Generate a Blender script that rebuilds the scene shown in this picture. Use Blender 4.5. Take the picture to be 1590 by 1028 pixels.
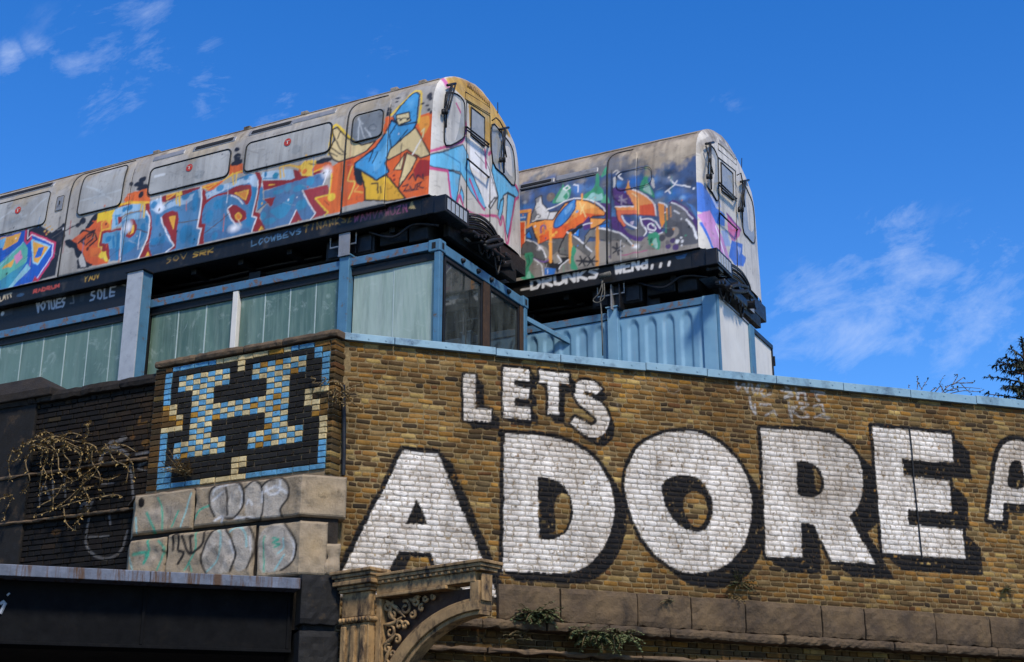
import bpy, math, random
import numpy as np
from mathutils import Matrix, Vector
R = math.radians
for o in list(bpy.data.objects): bpy.data.objects.remove(o)
scene = bpy.context.scene
COL = scene.collection

# ------------------------------------------------------------------ camera
PITCH = R(19.0); FPX = 2180.0; EYE = 1.6
cd = bpy.data.cameras.new('camera'); cam_o = bpy.data.objects.new('camera', cd); COL.objects.link(cam_o)
cd.sensor_width = 36; cd.lens = FPX / 1590 * 36; cd.clip_start = 0.1; cd.clip_end = 5000
cam_o.location = (0, 0, EYE); cam_o.rotation_euler = (R(90) + PITCH, 0, 0)
scene.camera = cam_o

# ------------------------------------------------------------------ sky, sun, exposure
SUN_EL = R(50); SUN_AZ = math.atan2(0.33, -0.94)      # azimuth from +Y towards +X: behind the viewer, to the right
sun_dir = Vector((math.cos(SUN_EL) * math.sin(SUN_AZ), math.cos(SUN_EL) * math.cos(SUN_AZ), math.sin(SUN_EL)))
sd = bpy.data.lights.new('sun', 'SUN'); sd.energy = 2.6; sd.angle = R(9); sd.color = (1.0, 0.90, 0.76)
so = bpy.data.objects.new('sun', sd); COL.objects.link(so)
so.rotation_euler = sun_dir.to_track_quat('Z', 'Y').to_euler()
world = bpy.data.worlds.new('World'); scene.world = world; world.use_nodes = True
scene.view_settings.view_transform = 'Standard'; scene.view_settings.look = 'None'
scene.view_settings.gamma = 1; scene.view_settings.use_curve_mapping = False
scene.view_settings.exposure = 0.74
scene.render.engine = 'CYCLES'

cp, sp = math.cos(PITCH), math.sin(PITCH)
CAMP = np.array([0, 0, EYE]); FW = np.array([0, cp, sp]); UP = np.array([0, -sp, cp]); RT = np.array([1., 0, 0])
def ray(u, v): return FW + RT * ((u - 795) / FPX) + UP * ((514 - v) / FPX)

def build_world():
    nt = world.node_tree; N = nt.nodes; L = nt.links
    for n in list(N): N.remove(n)
    out = N.new('ShaderNodeOutputWorld'); bg = N.new('ShaderNodeBackground')
    sky = N.new('ShaderNodeTexSky'); sky.sky_type = 'NISHITA'; sky.sun_disc = False
    sky.sun_elevation = SUN_EL; sky.sun_rotation = SUN_AZ
    sky.air_density = 1.0; sky.dust_density = 0.15; sky.ozone_density = 3.5; sky.altitude = 0
    bg.inputs[1].default_value = SKY_STRENGTH
    tc = N.new('ShaderNodeTexCoord')
    def math_(op, a, b=None, clamp=False):
        m = N.new('ShaderNodeMath'); m.operation = op; m.use_clamp = clamp
        for i, x in enumerate((a, b)):
            if x is None: continue
            if isinstance(x, (int, float)): m.inputs[i].default_value = x
            else: L.new(x, m.inputs[i])
        return m.outputs[0]
    d = tc.outputs['Generated']
    # thin wind-torn cirrus: stretched fractal noise on the sky direction
    mp = N.new('ShaderNodeCombineXYZ')
    for k_, ax in enumerate(((.90 * .42, 0, .43 * .42), (-.43, 0, .90), (0, 1, 0))):
        dp_ = N.new('ShaderNodeVectorMath'); dp_.operation = 'DOT_PRODUCT'; L.new(d, dp_.inputs[0]); dp_.inputs[1].default_value = ax; L.new(dp_.outputs['Value'], mp.inputs[k_])
    n1 = N.new('ShaderNodeTexNoise'); n1.inputs['Scale'].default_value = 29; n1.inputs['Detail'].default_value = 10
    n1.inputs['Roughness'].default_value = 0.68; n1.inputs['Distortion'].default_value = 0.35; L.new(mp.outputs[0], n1.inputs[0])
    wn_ = N.new('ShaderNodeTexNoise'); wn_.inputs['Scale'].default_value = 9; wn_.inputs['Detail'].default_value = 4; L.new(d, wn_.inputs[0])
    v1 = N.new('ShaderNodeVectorMath'); v1.operation = 'SUBTRACT'; L.new(wn_.outputs['Color'], v1.inputs[0]); v1.inputs[1].default_value = (.5, .5, .5)
    v2 = N.new('ShaderNodeVectorMath'); v2.operation = 'MULTIPLY_ADD'; L.new(v1.outputs[0], v2.inputs[0]); v2.inputs[1].default_value = (.13, .13, .13); L.new(d, v2.inputs[2])
    tot = None
    blobs = [(215, 78, 75, .95), (125, 143, 50, 1.05), (335, 140, 80, .85), (590, 98, 65, 1.05), (430, 170, 60, .6), (1390, 400, 85, .8), (1505, 490, 120, .95),
             (1295, 545, 100, .85), (1570, 430, 100, .85), (1110, 150, 40, .5), (175, 190, 55, .6), (40, 105, 28, 1.), (1330, 470, 70, .6), (1420, 540, 70, .6), (600, 130, 40, .6), (690, 50, 25, .4),
             (-500, 300, 260, .9), (-900, -300, 300, .8), (2100, 300, 250, .9), (2600, 700, 300, .8), (700, -700, 300, .8), (1500, -1200, 350, .8), (-300, -1500, 300, .8)]
    for (u, v, r, s) in blobs:
        c = ray(u, v); c = c / np.linalg.norm(c)
        dot = N.new('ShaderNodeVectorMath'); dot.operation = 'DISTANCE'; L.new(v2.outputs[0], dot.inputs[0]); dot.inputs[1].default_value = c
        mr = N.new('ShaderNodeMapRange'); mr.interpolation_type = 'SMOOTHSTEP'; L.new(dot.outputs['Value'], mr.inputs[0])
        mr.inputs[1].default_value = r / FPX * 1.6; mr.inputs[2].default_value = 0.0; mr.inputs[3].default_value = 0; mr.inputs[4].default_value = s
        tot = mr.outputs[0] if tot is None else math_('MAXIMUM', tot, mr.outputs[0])
    m = math_('ADD', n1.outputs[0], math_('MULTIPLY', tot, 0.22))
    mr = N.new('ShaderNodeMapRange'); L.new(m, mr.inputs[0]); mr.inputs[1].default_value = 0.60; mr.inputs[2].default_value = 1.08; mr.inputs[3].default_value = 0; mr.inputs[4].default_value = 0.66
    mask = math_('MULTIPLY', mr.outputs[0], math_('MINIMUM', math_('MULTIPLY', tot, 3.0), 1.0))
    mix = N.new('ShaderNodeMix'); mix.data_type = 'RGBA'; L.new(mask, mix.inputs[0])
    hs = N.new('ShaderNodeHueSaturation'); hs.inputs['Saturation'].default_value = SKY_SAT; hs.inputs['Hue'].default_value = SKY_HUE; hs.inputs['Value'].default_value = SKY_VAL
    L.new(sky.outputs[0], hs.inputs['Color'])
    L.new(hs.outputs[0], mix.inputs[6]); mix.inputs[7].default_value = CLOUD
    L.new(mix.outputs[2], bg.inputs[0]); L.new(bg.outputs[0], out.inputs[0])
SKY_STRENGTH = 0.122; SKY_SAT = 1.36; SKY_HUE = 0.512; SKY_VAL = 1.0; CLOUD = (3.4, 4.0, 5.2, 1)
build_world()

# ------------------------------------------------------------------ frames of reference
class Frame:
    """local axes of a building face: X along it (to the right), Y into it, Z up"""
    def __init__(s, o, ang):
        s.o = np.array(o, float); s.X = np.array([math.sin(ang), math.cos(ang), 0]); s.Y = np.array([-s.X[1], s.X[0], 0]); s.Z = np.array([0, 0, 1.])
        s.A = np.array([s.X, s.Y, s.Z])
        s.m = Matrix([[s.X[0], s.Y[0], 0, s.o[0]], [s.X[1], s.Y[1], 0, s.o[1]], [0, 0, 1, s.o[2]], [0, 0, 0, 1]])
    def loc(s, P): return s.A @ (np.asarray(P, float) - s.o)
    def w(s, p): return s.o + s.A.T @ np.asarray(p, float)
    def px(s, u, v, axis=1, val=0.0):
        d = s.A @ ray(u, v); c = s.A @ (CAMP - s.o); t = (val - c[axis]) / d[axis]
        return c + t * d
    def shifted(s, p, ang=None):
        f = Frame(s.w(p), 0); f.X, f.Y, f.A = s.X, s.Y, s.A
        f.m = s.m.copy(); f.m.translation = Vector(s.w(p)); return f
A_T = R(180 - 62.6)           # heading of the trains, containers and the parapet
A_W = R(70.5)                 # heading of the mural wall
WORLD = Frame((0, 0, 0), R(90))
C0 = CAMP + ray(530, 515) * 15.8
FWALL = Frame((C0[0], C0[1], 0), A_W)             # mural wall plane, z = height above street
hc = FWALL.w(FWALL.px(524, 514, 1, -0.12))
FH = Frame((hc[0], hc[1], 0), A_T)                # chequered parapet, x <= 0
K1 = CAMP + ray(683, 372) * 17.46 * 1.06
FC1 = Frame(K1, A_T)                              # glazed container: near top corner, x <= 0, z <= 0
t1 = FC1.px(665.3, 302.2, 1, -0.085)
FT1 = Frame(FC1.w(t1), A_T)                       # first carriage: front lower corner of its near side
FT2 = Frame(CAMP + ray(1084.6, 384.5) * 18.72 * 1.065, A_T)
K2 = CAMP + ray(1111, 456) * 19.8
FC2 = Frame(K2, A_T)

# ------------------------------------------------------------------ colours and materials
def lin(c): 
    c = c / 255.0
    return c / 12.92 if c <= 0.04045 else ((c + 0.055) / 1.055) ** 2.4
def hx(h):
    h = h.lstrip('#'); h = ''.join(q * 2 for q in h) if len(h) == 3 else h; return np.array([lin(int(h[i:i + 2], 16)) for i in (0, 2, 4)])
def base_mat(name):
    m = bpy.data.materials.new(name); m.use_nodes = True; return m, m.node_tree.nodes, m.node_tree.links, m.node_tree.nodes['Principled BSDF']
def noise(N, L, co, scale, detail=5, rough=.6, dist=0, stretch=None):
    n = N.new('ShaderNodeTexNoise'); n.inputs['Scale'].default_value = scale; n.inputs['Detail'].default_value = detail
    n.inputs['Roughness'].default_value = rough; n.inputs['Distortion'].default_value = dist
    if stretch:
        mp = N.new('ShaderNodeMapping'); mp.inputs['Scale'].default_value = stretch; L.new(co, mp.inputs[0]); L.new(mp.outputs[0], n.inputs[0])
    else: L.new(co, n.inputs[0])
    return n.outputs[0]
def ramp(N, L, v, a, b, x=0., y=1.):
    r = N.new('ShaderNodeMapRange'); L.new(v, r.inputs[0]); r.inputs[1].default_value = a; r.inputs[2].default_value = b; r.inputs[3].default_value = x; r.inputs[4].default_value = y; return r.outputs[0]
def mixc(N, L, f, a, b, blend='MIX'):
    m = N.new('ShaderNodeMix'); m.data_type = 'RGBA'; m.blend_type = blend
    for i, x in ((0, f), (6, a), (7, b)):
        if isinstance(x, (int, float)): m.inputs[i].default_value = x
        elif isinstance(x, (tuple, list, np.ndarray)): m.inputs[i].default_value = (*[float(q) for q in x][:3], 1)
        else: L.new(x, m.inputs[i])
    return m.outputs[2]
def bump(N, L, b, h, strength, dist):
    n = N.new('ShaderNodeBump'); n.inputs['Strength'].default_value = strength; n.inputs['Distance'].default_value = dist
    L.new(h, n.inputs['Height']); L.new(n.outputs[0], b.inputs['Normal'])
def mat(name, c1, c2=None, scale=6, rough=.7, metal=0., stain=None, st_scale=3, st_lo=.55, st_hi=.75, st_stretch=None, bmp=.3, bscale=60, bdist=.01, spec=.4, rrange=.12):
    """weathered surface: two tones of the material, blotchy stains, fine relief"""
    m, N, L, b = base_mat(name); co = N.new('ShaderNodeTexCoord').outputs['Object']
    c1 = hx(c1); c2 = hx(c2) if c2 is not None else c1 * .75
    v = ramp(N, L, noise(N, L, co, scale, 6, .65), .32, .68)
    c = mixc(N, L, v, c1, c2)
    if stain: c = mixc(N, L, ramp(N, L, noise(N, L, co, st_scale, 8, .7, .3, st_stretch), st_lo, st_hi), c, hx(stain))
    L.new(c, b.inputs['Base Color']); b.inputs['Metallic'].default_value = metal; b.inputs['Specular IOR Level'].default_value = spec
    L.new(ramp(N, L, noise(N, L, co, scale * 2.3, 4), .3, .7, max(0.02, rough - rrange), min(1, rough + rrange)), b.inputs['Roughness'])
    if bmp: bump(N, L, b, noise(N, L, co, bscale, 6, .7), bmp, bdist)
    return m
def attr_mat(name, kind):
    """colour comes from the paint layer stored on the mesh; wear and grime from noise"""
    m, N, L, b = base_mat(name); co = N.new('ShaderNodeTexCoord').outputs['Object']
    at = N.new('ShaderNodeAttribute'); at.attribute_name = 'Col'; c = at.outputs['Color']; al = at.outputs['Alpha']
    if kind == 'brick':
        f = noise(N, L, co, 55, 7, .7)
        c = mixc(N, L, ramp(N, L, f, .3, .72, .0, .6), c, mixc(N, L, 1., c, (.45, .39, .33), 'MULTIPLY'))
        g = noise(N, L, co, 14, 8, .72)
        chip = N.new('ShaderNodeMath'); chip.operation = 'MULTIPLY'; L.new(ramp(N, L, al, .0, 1., 0., .85), chip.inputs[0]); L.new(ramp(N, L, noise(N, L, co, 24, 9, .77), .57, .63), chip.inputs[1])
        c = mixc(N, L, chip.outputs[0], c, hx('#4a3a2a'))
        c = mixc(N, L, ramp(N, L, noise(N, L, co, .9, 7, .68, .6), .40, .66, 0, .9), c, mixc(N, L, 1., c, (.52, .47, .41), 'MULTIPLY'))
        c = mixc(N, L, ramp(N, L, noise(N, L, co, 5.5, 8, .75, .5), .47, .70, 0, .8), c, mixc(N, L, 1., c, (.42, .37, .31), 'MULTIPLY'))
        c = mixc(N, L, ramp(N, L, noise(N, L, co, 2.6, 6, .7, .3, (1.6, 1.6, .4)), .56, .76, 0, .5), c, mixc(N, L, 1., c, (.5, .45, .38), 'MULTIPLY'))
        L.new(ramp(N, L, g, .3, .7, .7, .95), b.inputs['Roughness']); b.inputs['Specular IOR Level'].default_value = .25
        ad = N.new('ShaderNodeMath'); ad.operation = 'ADD'; L.new(f, ad.inputs[0]); L.new(noise(N, L, co, 160, 4, .7), ad.inputs[1])
        bump(N, L, b, ad.outputs[0], .55, .008)
    elif kind == 'stone':
        f = noise(N, L, co, 22, 9, .72); s = noise(N, L, co, 3.2, 8, .7, .5, (1, 1, .45))
        c = mixc(N, L, ramp(N, L, f, .3, .7, 0, .45), c, mixc(N, L, 1., c, (.5, .42, .34), 'MULTIPLY'))
        c = mixc(N, L, ramp(N, L, s, .50, .68, 0, .65), c, hx('#4a3f31'))
        c = mixc(N, L, ramp(N, L, noise(N, L, co, 8, 9, .78), .56, .66, 0, .55), c, hx('#2e271f'))
        L.new(c, b.inputs['Base Color']); b.inputs['Roughness'].default_value = .9; b.inputs['Specular IOR Level'].default_value = .2
        bump(N, L, b, f, .7, .02)
    else:   # train: sprayed paint over bare aluminium
        s = noise(N, L, co, 1.6, 8, .7, .2, (2.2, 2.2, .35)); f = noise(N, L, co, 30, 6, .7)
        c = mixc(N, L, ramp(N, L, s, .47, .72, 0, .45), c, mixc(N, L, 1., c, (.50, .45, .38), 'MULTIPLY'))
        c = mixc(N, L, ramp(N, L, f, .55, .75, 0, .35), c, mixc(N, L, 1., c, (.6, .56, .5), 'MULTIPLY'))
        L.new(ramp(N, L, f, .3, .7, *((.08, .22) if kind == 'pane' else (.36, .6))), b.inputs['Roughness']); b.inputs['Specular IOR Level'].default_value = .4
        bump(N, L, b, noise(N, L, co, 4, 3, .5), .12, .02)
    L.new(c, b.inputs['Base Color'])
    return m
M = {}
M['brick'] = None
M['brick'] = attr_mat('stock_brick', 'brick'); M['stone_v'] = attr_mat('weathered_stone', 'stone'); M['train'] = attr_mat('sprayed_aluminium', 'train')
M['pane_v'] = attr_mat('painted_over_pane', 'pane')
M['mortar'] = mat('old_lime_mortar', '#8c7a5e', '#6a5b46', 9, .95, bmp=.6, bscale=90)
M['soot_shade_brick'] = mat('soot_shade_brick', '#12100e', '#0a0908', 5, .9, stain='#4a3a28', st_scale=6, bmp=.6, bscale=50)  # base tone carries deep shade as well as soot
M['soot_shade_stone'] = mat('soot_shade_stone', '#2c241b', '#17130f', 4, .9, stain='#15120f', st_scale=3, bmp=.7, bscale=28, bdist=.02)  # dark tone stands for soot and shade together
M['ledge_stone'] = mat('ledge_stone', '#67543b', '#433628', 3, .92, stain='#2b241c', st_scale=2.5, st_lo=.5, st_hi=.72, bmp=.7, bscale=22, bdist=.025)
M['brown_stone'] = mat('coping_stone', '#6e5a42', '#4a3d2f', 5, .9, stain='#2e261d', st_scale=4, bmp=.6, bscale=35, bdist=.015)
M['flash'] = mat('blue_flashing', '#88a6b2', '#7796a4', 3, .5, .15, stain='#4d6272', st_scale=4, st_lo=.5, st_hi=.7, bmp=.12, bscale=20)
M['blue'] = mat('blue_steel_paint', '#4f7a94', '#406a84', 4, .55, 0, stain='#5d4a38', st_scale=8, st_lo=.585, st_hi=.68, bmp=.15, bscale=30)
M['blue_c'] = mat('blue_container_paint', '#7aa2b9', '#6892ac', 2.5, .55, 0, stain='#7d98ad', st_scale=5, st_lo=.55, st_hi=.75, st_stretch=(2, 2, .25), bmp=.15, bscale=18)
M['rust_blue'] = mat('chipped_blue_paint', '#4a7390', '#3d627e', 6, .6, 0, stain='#6b4a2c', st_scale=7, st_lo=.52, st_hi=.62, bmp=.3, bscale=40)
M['silver'] = mat('grey_gloss_paint', '#a6abb0', '#959a9f', 5, .5, 0, stain='#7f8387', st_scale=8, bmp=.12)
M['white'] = mat('white_panel', '#d8d4ca', '#c8c4bb', 2, .55, 0, stain='#a9a8a2', st_scale=4, st_stretch=(2, 2, .3), bmp=.05)
M['black'] = mat('black_underframe', '#0e0e0e', '#080808', 7, .55, .2, stain='#33271b', st_scale=8, st_lo=.6, st_hi=.75, bmp=.4, bscale=40)
M['blackm'] = mat('worn_black_steel', '#232427', '#131417', 6, .42, .3, stain='#3b3029', st_scale=11, bmp=.3, bscale=60)
M['rubber'] = mat('rubber_seal', '#141516', '#0d0e0f', 9, .6, 0, bmp=.1)
M['girder'] = mat('black_girder_paint', '#0f1012', '#0a0b0d', 3, .85, 0, stain='#171513', st_scale=5, bmp=.25, bscale=30, spec=.12)
M['flange'] = mat('weathered_flange', '#6b7280', '#454b56', 5, .6, .1, stain='#4a3422', st_scale=6, st_lo=.50, st_hi=.62, st_stretch=(3, 1, .25), bmp=.4, bscale=30)
M['pier'] = mat('black_painted_stone', '#171614', '#0d0d0f', 4, .85, 0, stain='#3a2f20', st_scale=7, st_lo=.58, st_hi=.72, bmp=.5, bscale=50, bdist=.012)
M['iron'] = mat('brown_cast_iron', '#ab8a5c', '#7f6542', 5, .75, 0, stain='#2c2118', st_scale=6, st_lo=.47, st_hi=.64, st_stretch=(1.5, 1.5, .6), bmp=.5, bscale=45)
M['roof'] = mat('grimy_roof', '#9a8f7e', '#7d7365', 3.5, .8, .05, stain='#4d4132', st_scale=4, st_lo=.46, st_hi=.66, bmp=.4, bscale=25)
M['alu'] = mat('dull_aluminium', '#8f9092', '#7d7d7e', 4, .5, .25, stain='#5a554e', st_scale=6, bmp=.2)
M['twig'] = mat('dry_twig', '#857250', '#54442e', 9, .9, bmp=.3)
M['leaf'] = mat('leaf_green', '#47542a', '#2f3a1e', 9, .7, bmp=0)
M['fern'] = mat('fern_green', '#626b42', '#3f4a2b', 9, .75, bmp=0)
M['dryleaf'] = mat('dry_leaf', '#a38a54', '#6f5a34', 12, .85, bmp=0)
M['treeleaf'] = mat('dark_tree_leaf', '#2e3520', '#1d2415', 9, .7, bmp=0)
M['wood'] = mat('old_brown_timber', '#4a3422', '#33241a', 8, .8, stain='#20160f', st_scale=6, bmp=.4)
M['cable'] = mat('grey_rope', '#6b6860', '#4c4a45', 20, .8, bmp=.3)
M['asphalt'] = mat('asphalt', '#3c3c3d', '#333334', 2, .95, bmp=.5, bscale=120)
M['dark'] = mat('dark_interior', '#15171a', '#0d0f11', 3, .8, bmp=0)
M['red'] = mat('red_sticker', '#b23a30', '#9c3027', 9, .6, bmp=0)

# ------------------------------------------------------------------ mesh building
class MB:
    def __init__(s): s.v = []; s.f = []; s.c = []
    def add(s, v, f, c=None):
        n = len(s.v); s.v += [tuple(map(float, p)) for p in v]; s.f += [tuple(i + n for i in q) for q in f]
        if c is not None: s.c += [tuple(map(float, q)) for q in c]
        return s
    def box(s, x0, x1, y0, y1, z0, z1):
        v = [(x, y, z) for z in (z0, z1) for y in (y0, y1) for x in (x0, x1)]
        return s.add(v, [(0, 2, 3, 1), (4, 5, 7, 6), (0, 1, 5, 4), (1, 3, 7, 5), (3, 2, 6, 7), (2, 0, 4, 6)])
    def prism(s, pts, a, b, axis=1):
        """extrude a polygon; axis = the axis it is extruded along"""
        n = len(pts)
        def P(p, t): return {0: (t, p[0], p[1]), 1: (p[0], t, p[1]), 2: (p[0], p[1], t)}[axis]
        v = [P(p, a) for p in pts] + [P(p, b) for p in pts]
        return s.add(v, [tuple(range(n))[::-1], tuple(range(n, 2 * n))] + [(i, (i + 1) % n, n + (i + 1) % n, n + i) for i in range(n)])
    def tube(s, path, r, n=6, caps=True):
        path = [Vector(p) for p in path]; rings = []; up = Vector((0.13, 0.21, 0.97))
        for i, p in enumerate(path):
            t = (path[min(i + 1, len(path) - 1)] - path[max(i - 1, 0)])
            t = t.normalized() if t.length > 1e-9 else Vector((0, 0, 1))
            a = t.cross(up); a = a.normalized() if a.length > .05 else t.cross(Vector((1, 0, 0))).normalized()
            b = t.cross(a); rr = r[i] if isinstance(r, (list, tuple)) else r
            rings.append([p + (a * math.cos(2 * math.pi * k / n) + b * math.sin(2 * math.pi * k / n)) * rr for k in range(n)])
        v = [q for g in rings for q in g]; f = []
        for i in range(len(path) - 1):
            for k in range(n): f.append((i * n + k, i * n + (k + 1) % n, (i + 1) * n + (k + 1) % n, (i + 1) * n + k))
        if caps: f += [tuple(range(n))[::-1], tuple(range((len(path) - 1) * n, len(path) * n))]
        return s.add(v, f)
    def build(s, name, m, parent=None, bevel=0, smooth=False, seg=2):
        me = bpy.data.meshes.new(name); me.from_pydata(s.v, [], s.f)
        if s.c:
            a = me.color_attributes.new('Col', 'FLOAT_COLOR', 'POINT'); a.data.foreach_set('color', np.array(s.c, np.float32).ravel())
        if isinstance(m, str): m = M[m]
        me.materials.append(m); me.update()
        if smooth: me.polygons.foreach_set('use_smooth', [True] * len(me.polygons))
        o = bpy.data.objects.new(name, me); COL.objects.link(o)
        if parent is not None: o.parent = parent
        if bevel:
            b = o.modifiers.new('bevel', 'BEVEL'); b.width = bevel; b.segments = seg; b.limit_method = 'ANGLE'; b.angle_limit = R(40)
        return o
def thing(name, label, cat, frame, group=None):
    o = bpy.data.objects.new(name, None); COL.objects.link(o); o.matrix_world = frame.m; o.empty_display_size = .2
    o['label'] = label; o['category'] = cat
    if group: o['group'] = group
    return o
def tag(o, label, cat, group=None, frame=None):
    o['label'] = label; o['category'] = cat
    if group: o['group'] = group
    if frame is not None: o.matrix_world = frame.m
    return o
def bx(name, m, parent, *a, bevel=.006): return MB().box(*a).build(name, m, parent, bevel)
def grid_mesh(vs, nu, nv, cols=None, flip=False):
    """vs: array (nu,nv,3)"""
    idx = np.arange(nu * nv).reshape(nu, nv)
    q = np.stack([idx[:-1, :-1], idx[1:, :-1], idx[1:, 1:], idx[:-1, 1:]], -1).reshape(-1, 4)
    if flip: q = q[:, ::-1]
    return vs.reshape(-1, 3), q
def fast_obj(name, verts, quads, m, parent, cols=None, smooth=False):
    me = bpy.data.meshes.new(name); verts = np.asarray(verts, np.float32); quads = np.asarray(quads, np.int32)
    me.vertices.add(len(verts)); me.vertices.foreach_set('co', verts.ravel())
    me.loops.add(quads.size); me.loops.foreach_set('vertex_index', quads.ravel())
    me.polygons.add(len(quads)); me.polygons.foreach_set('loop_start', np.arange(0, quads.size, 4, dtype=np.int32))
    me.update(calc_edges=True); me.validate()
    if cols is not None:
        a = me.color_attributes.new('Col', 'FLOAT_COLOR', 'POINT'); a.data.foreach_set('color', np.asarray(cols, np.float32).ravel())
    me.materials.append(M[m] if isinstance(m, str) else m)
    me.polygons.foreach_set('use_smooth', [smooth] * len(me.polygons))
    o = bpy.data.objects.new(name, me); COL.objects.link(o); o.parent = parent
    return o

# ------------------------------------------------------------------ paint layers (flat paint on real surfaces, in surface coordinates)
class Canvas:
    def __init__(s, x0, z0, x1, z1, res, base=None):
        s.x0, s.z0, s.res = x0, z0, res; s.w = int((x1 - x0) * res) + 1; s.h = int((z1 - z0) * res) + 1
        s.a = np.zeros((s.h, s.w, 4), np.float32)
        if base is not None: s.a[..., :3] = base
    def _win(s, P, pad):
        i0 = max(0, int((P[:, 0].min() - pad - s.x0) * s.res)); i1 = min(s.w, int((P[:, 0].max() + pad - s.x0) * s.res) + 2)
        j0 = max(0, int((P[:, 1].min() - pad - s.z0) * s.res)); j1 = min(s.h, int((P[:, 1].max() + pad - s.z0) * s.res) + 2)
        if i1 <= i0 or j1 <= j0: return None
        X, Z = np.meshgrid(s.x0 + np.arange(i0, i1) / s.res, s.z0 + np.arange(j0, j1) / s.res)
        return (slice(j0, j1), slice(i0, i1)), X, Z
    def _put(s, win, m, col, al):
        t = s.a[win]; m = m[..., None]; t[..., :3] = t[..., :3] * (1 - m) + np.asarray(col, np.float32) * m
        t[..., 3:] = t[..., 3:] * (1 - m) + al * m
    def poly(s, P, col, k=1., al=1.):
        P = np.asarray(P, float); w = s._win(P, .02)
        if w is None: return
        win, X, Z = w; ins = np.zeros(X.shape, bool); Q = np.roll(P, -1, 0)
        for (ax, az), (bx_, bz) in zip(P, Q):
            if az == bz: continue
            c = ((az > Z) != (bz > Z)) & (X < (bx_ - ax) * (Z - az) / (bz - az) + ax); ins ^= c
        s._put(win, ins.astype(np.float32) * k, col, al)
    def stroke(s, P, wd, col, k=1., soft=0.004, al=1.):
        P = np.asarray(P, float); w = s._win(P, wd + soft)
        if w is None: return
        win, X, Z = w; D = np.full(X.shape, 9.)
        for (ax, az), (bx_, bz) in zip(P[:-1], P[1:]):
            dx, dz = bx_ - ax, bz - az; l2 = dx * dx + dz * dz + 1e-12
            t = np.clip(((X - ax) * dx + (Z - az) * dz) / l2, 0, 1); D = np.minimum(D, np.hypot(X - ax - t * dx, Z - az - t * dz))
        s._put(win, np.clip((wd / 2 + soft - D) / (2 * soft), 0, 1).astype(np.float32) * k, col, al)
    def blob(s, c, rx, rz, col, k=1., soft=.15, al=1.):
        w = s._win(np.array([[c[0] - rx, c[1] - rz], [c[0] + rx, c[1] + rz]]), .05)
        if w is None: return
        win, X, Z = w; d = np.hypot((X - c[0]) / rx, (Z - c[1]) / rz)
        s._put(win, np.clip((1 - d) / soft, 0, 1).astype(np.float32) * k, col, al)
    def sample(s, x, z):
        fx = np.clip((np.asarray(x) - s.x0) * s.res, 0, s.w - 1.001); fz = np.clip((np.asarray(z) - s.z0) * s.res, 0, s.h - 1.001)
        i = fx.astype(int); j = fz.astype(int); a = (fx - i)[..., None]; b = (fz - j)[..., None]; A = s.a
        return (A[j, i] * (1 - a) + A[j, i + 1] * a) * (1 - b) + (A[j + 1, i] * (1 - a) + A[j + 1, i + 1] * a) * b
    def varied(s, x0, x1, z0, z1):
        i0 = int(np.clip((x0 - s.x0) * s.res, 0, s.w - 1)); i1 = int(np.clip((x1 - s.x0) * s.res, 0, s.w - 1)) + 1
        j0 = int(np.clip((z0 - s.z0) * s.res, 0, s.h - 1)); j1 = int(np.clip((z1 - s.z0) * s.res, 0, s.h - 1)) + 1
        t = s.a[j0:j1, i0:i1]; return t.size > 0 and float((t.max((0, 1)) - t.min((0, 1))).max()) > .03
def smooth_pts(P, closed=True, n=6):
    P = [np.array(p, float) for p in P]; out = []; N_ = len(P)
    for i in range(N_ if closed else N_ - 1):
        p0, p1, p2, p3 = (P[(i + k) % N_] if closed else P[min(max(i + k, 0), N_ - 1)] for k in (-1, 0, 1, 2))
        for t in np.linspace(0, 1, n, endpoint=False):
            out.append(.5 * (2 * p1 + (p2 - p0) * t + (2 * p0 - 5 * p1 + 4 * p2 - p3) * t * t + (3 * p1 - p0 - 3 * p2 + p3) * t ** 3))
    if not closed: out.append(P[-1])
    return out
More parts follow.
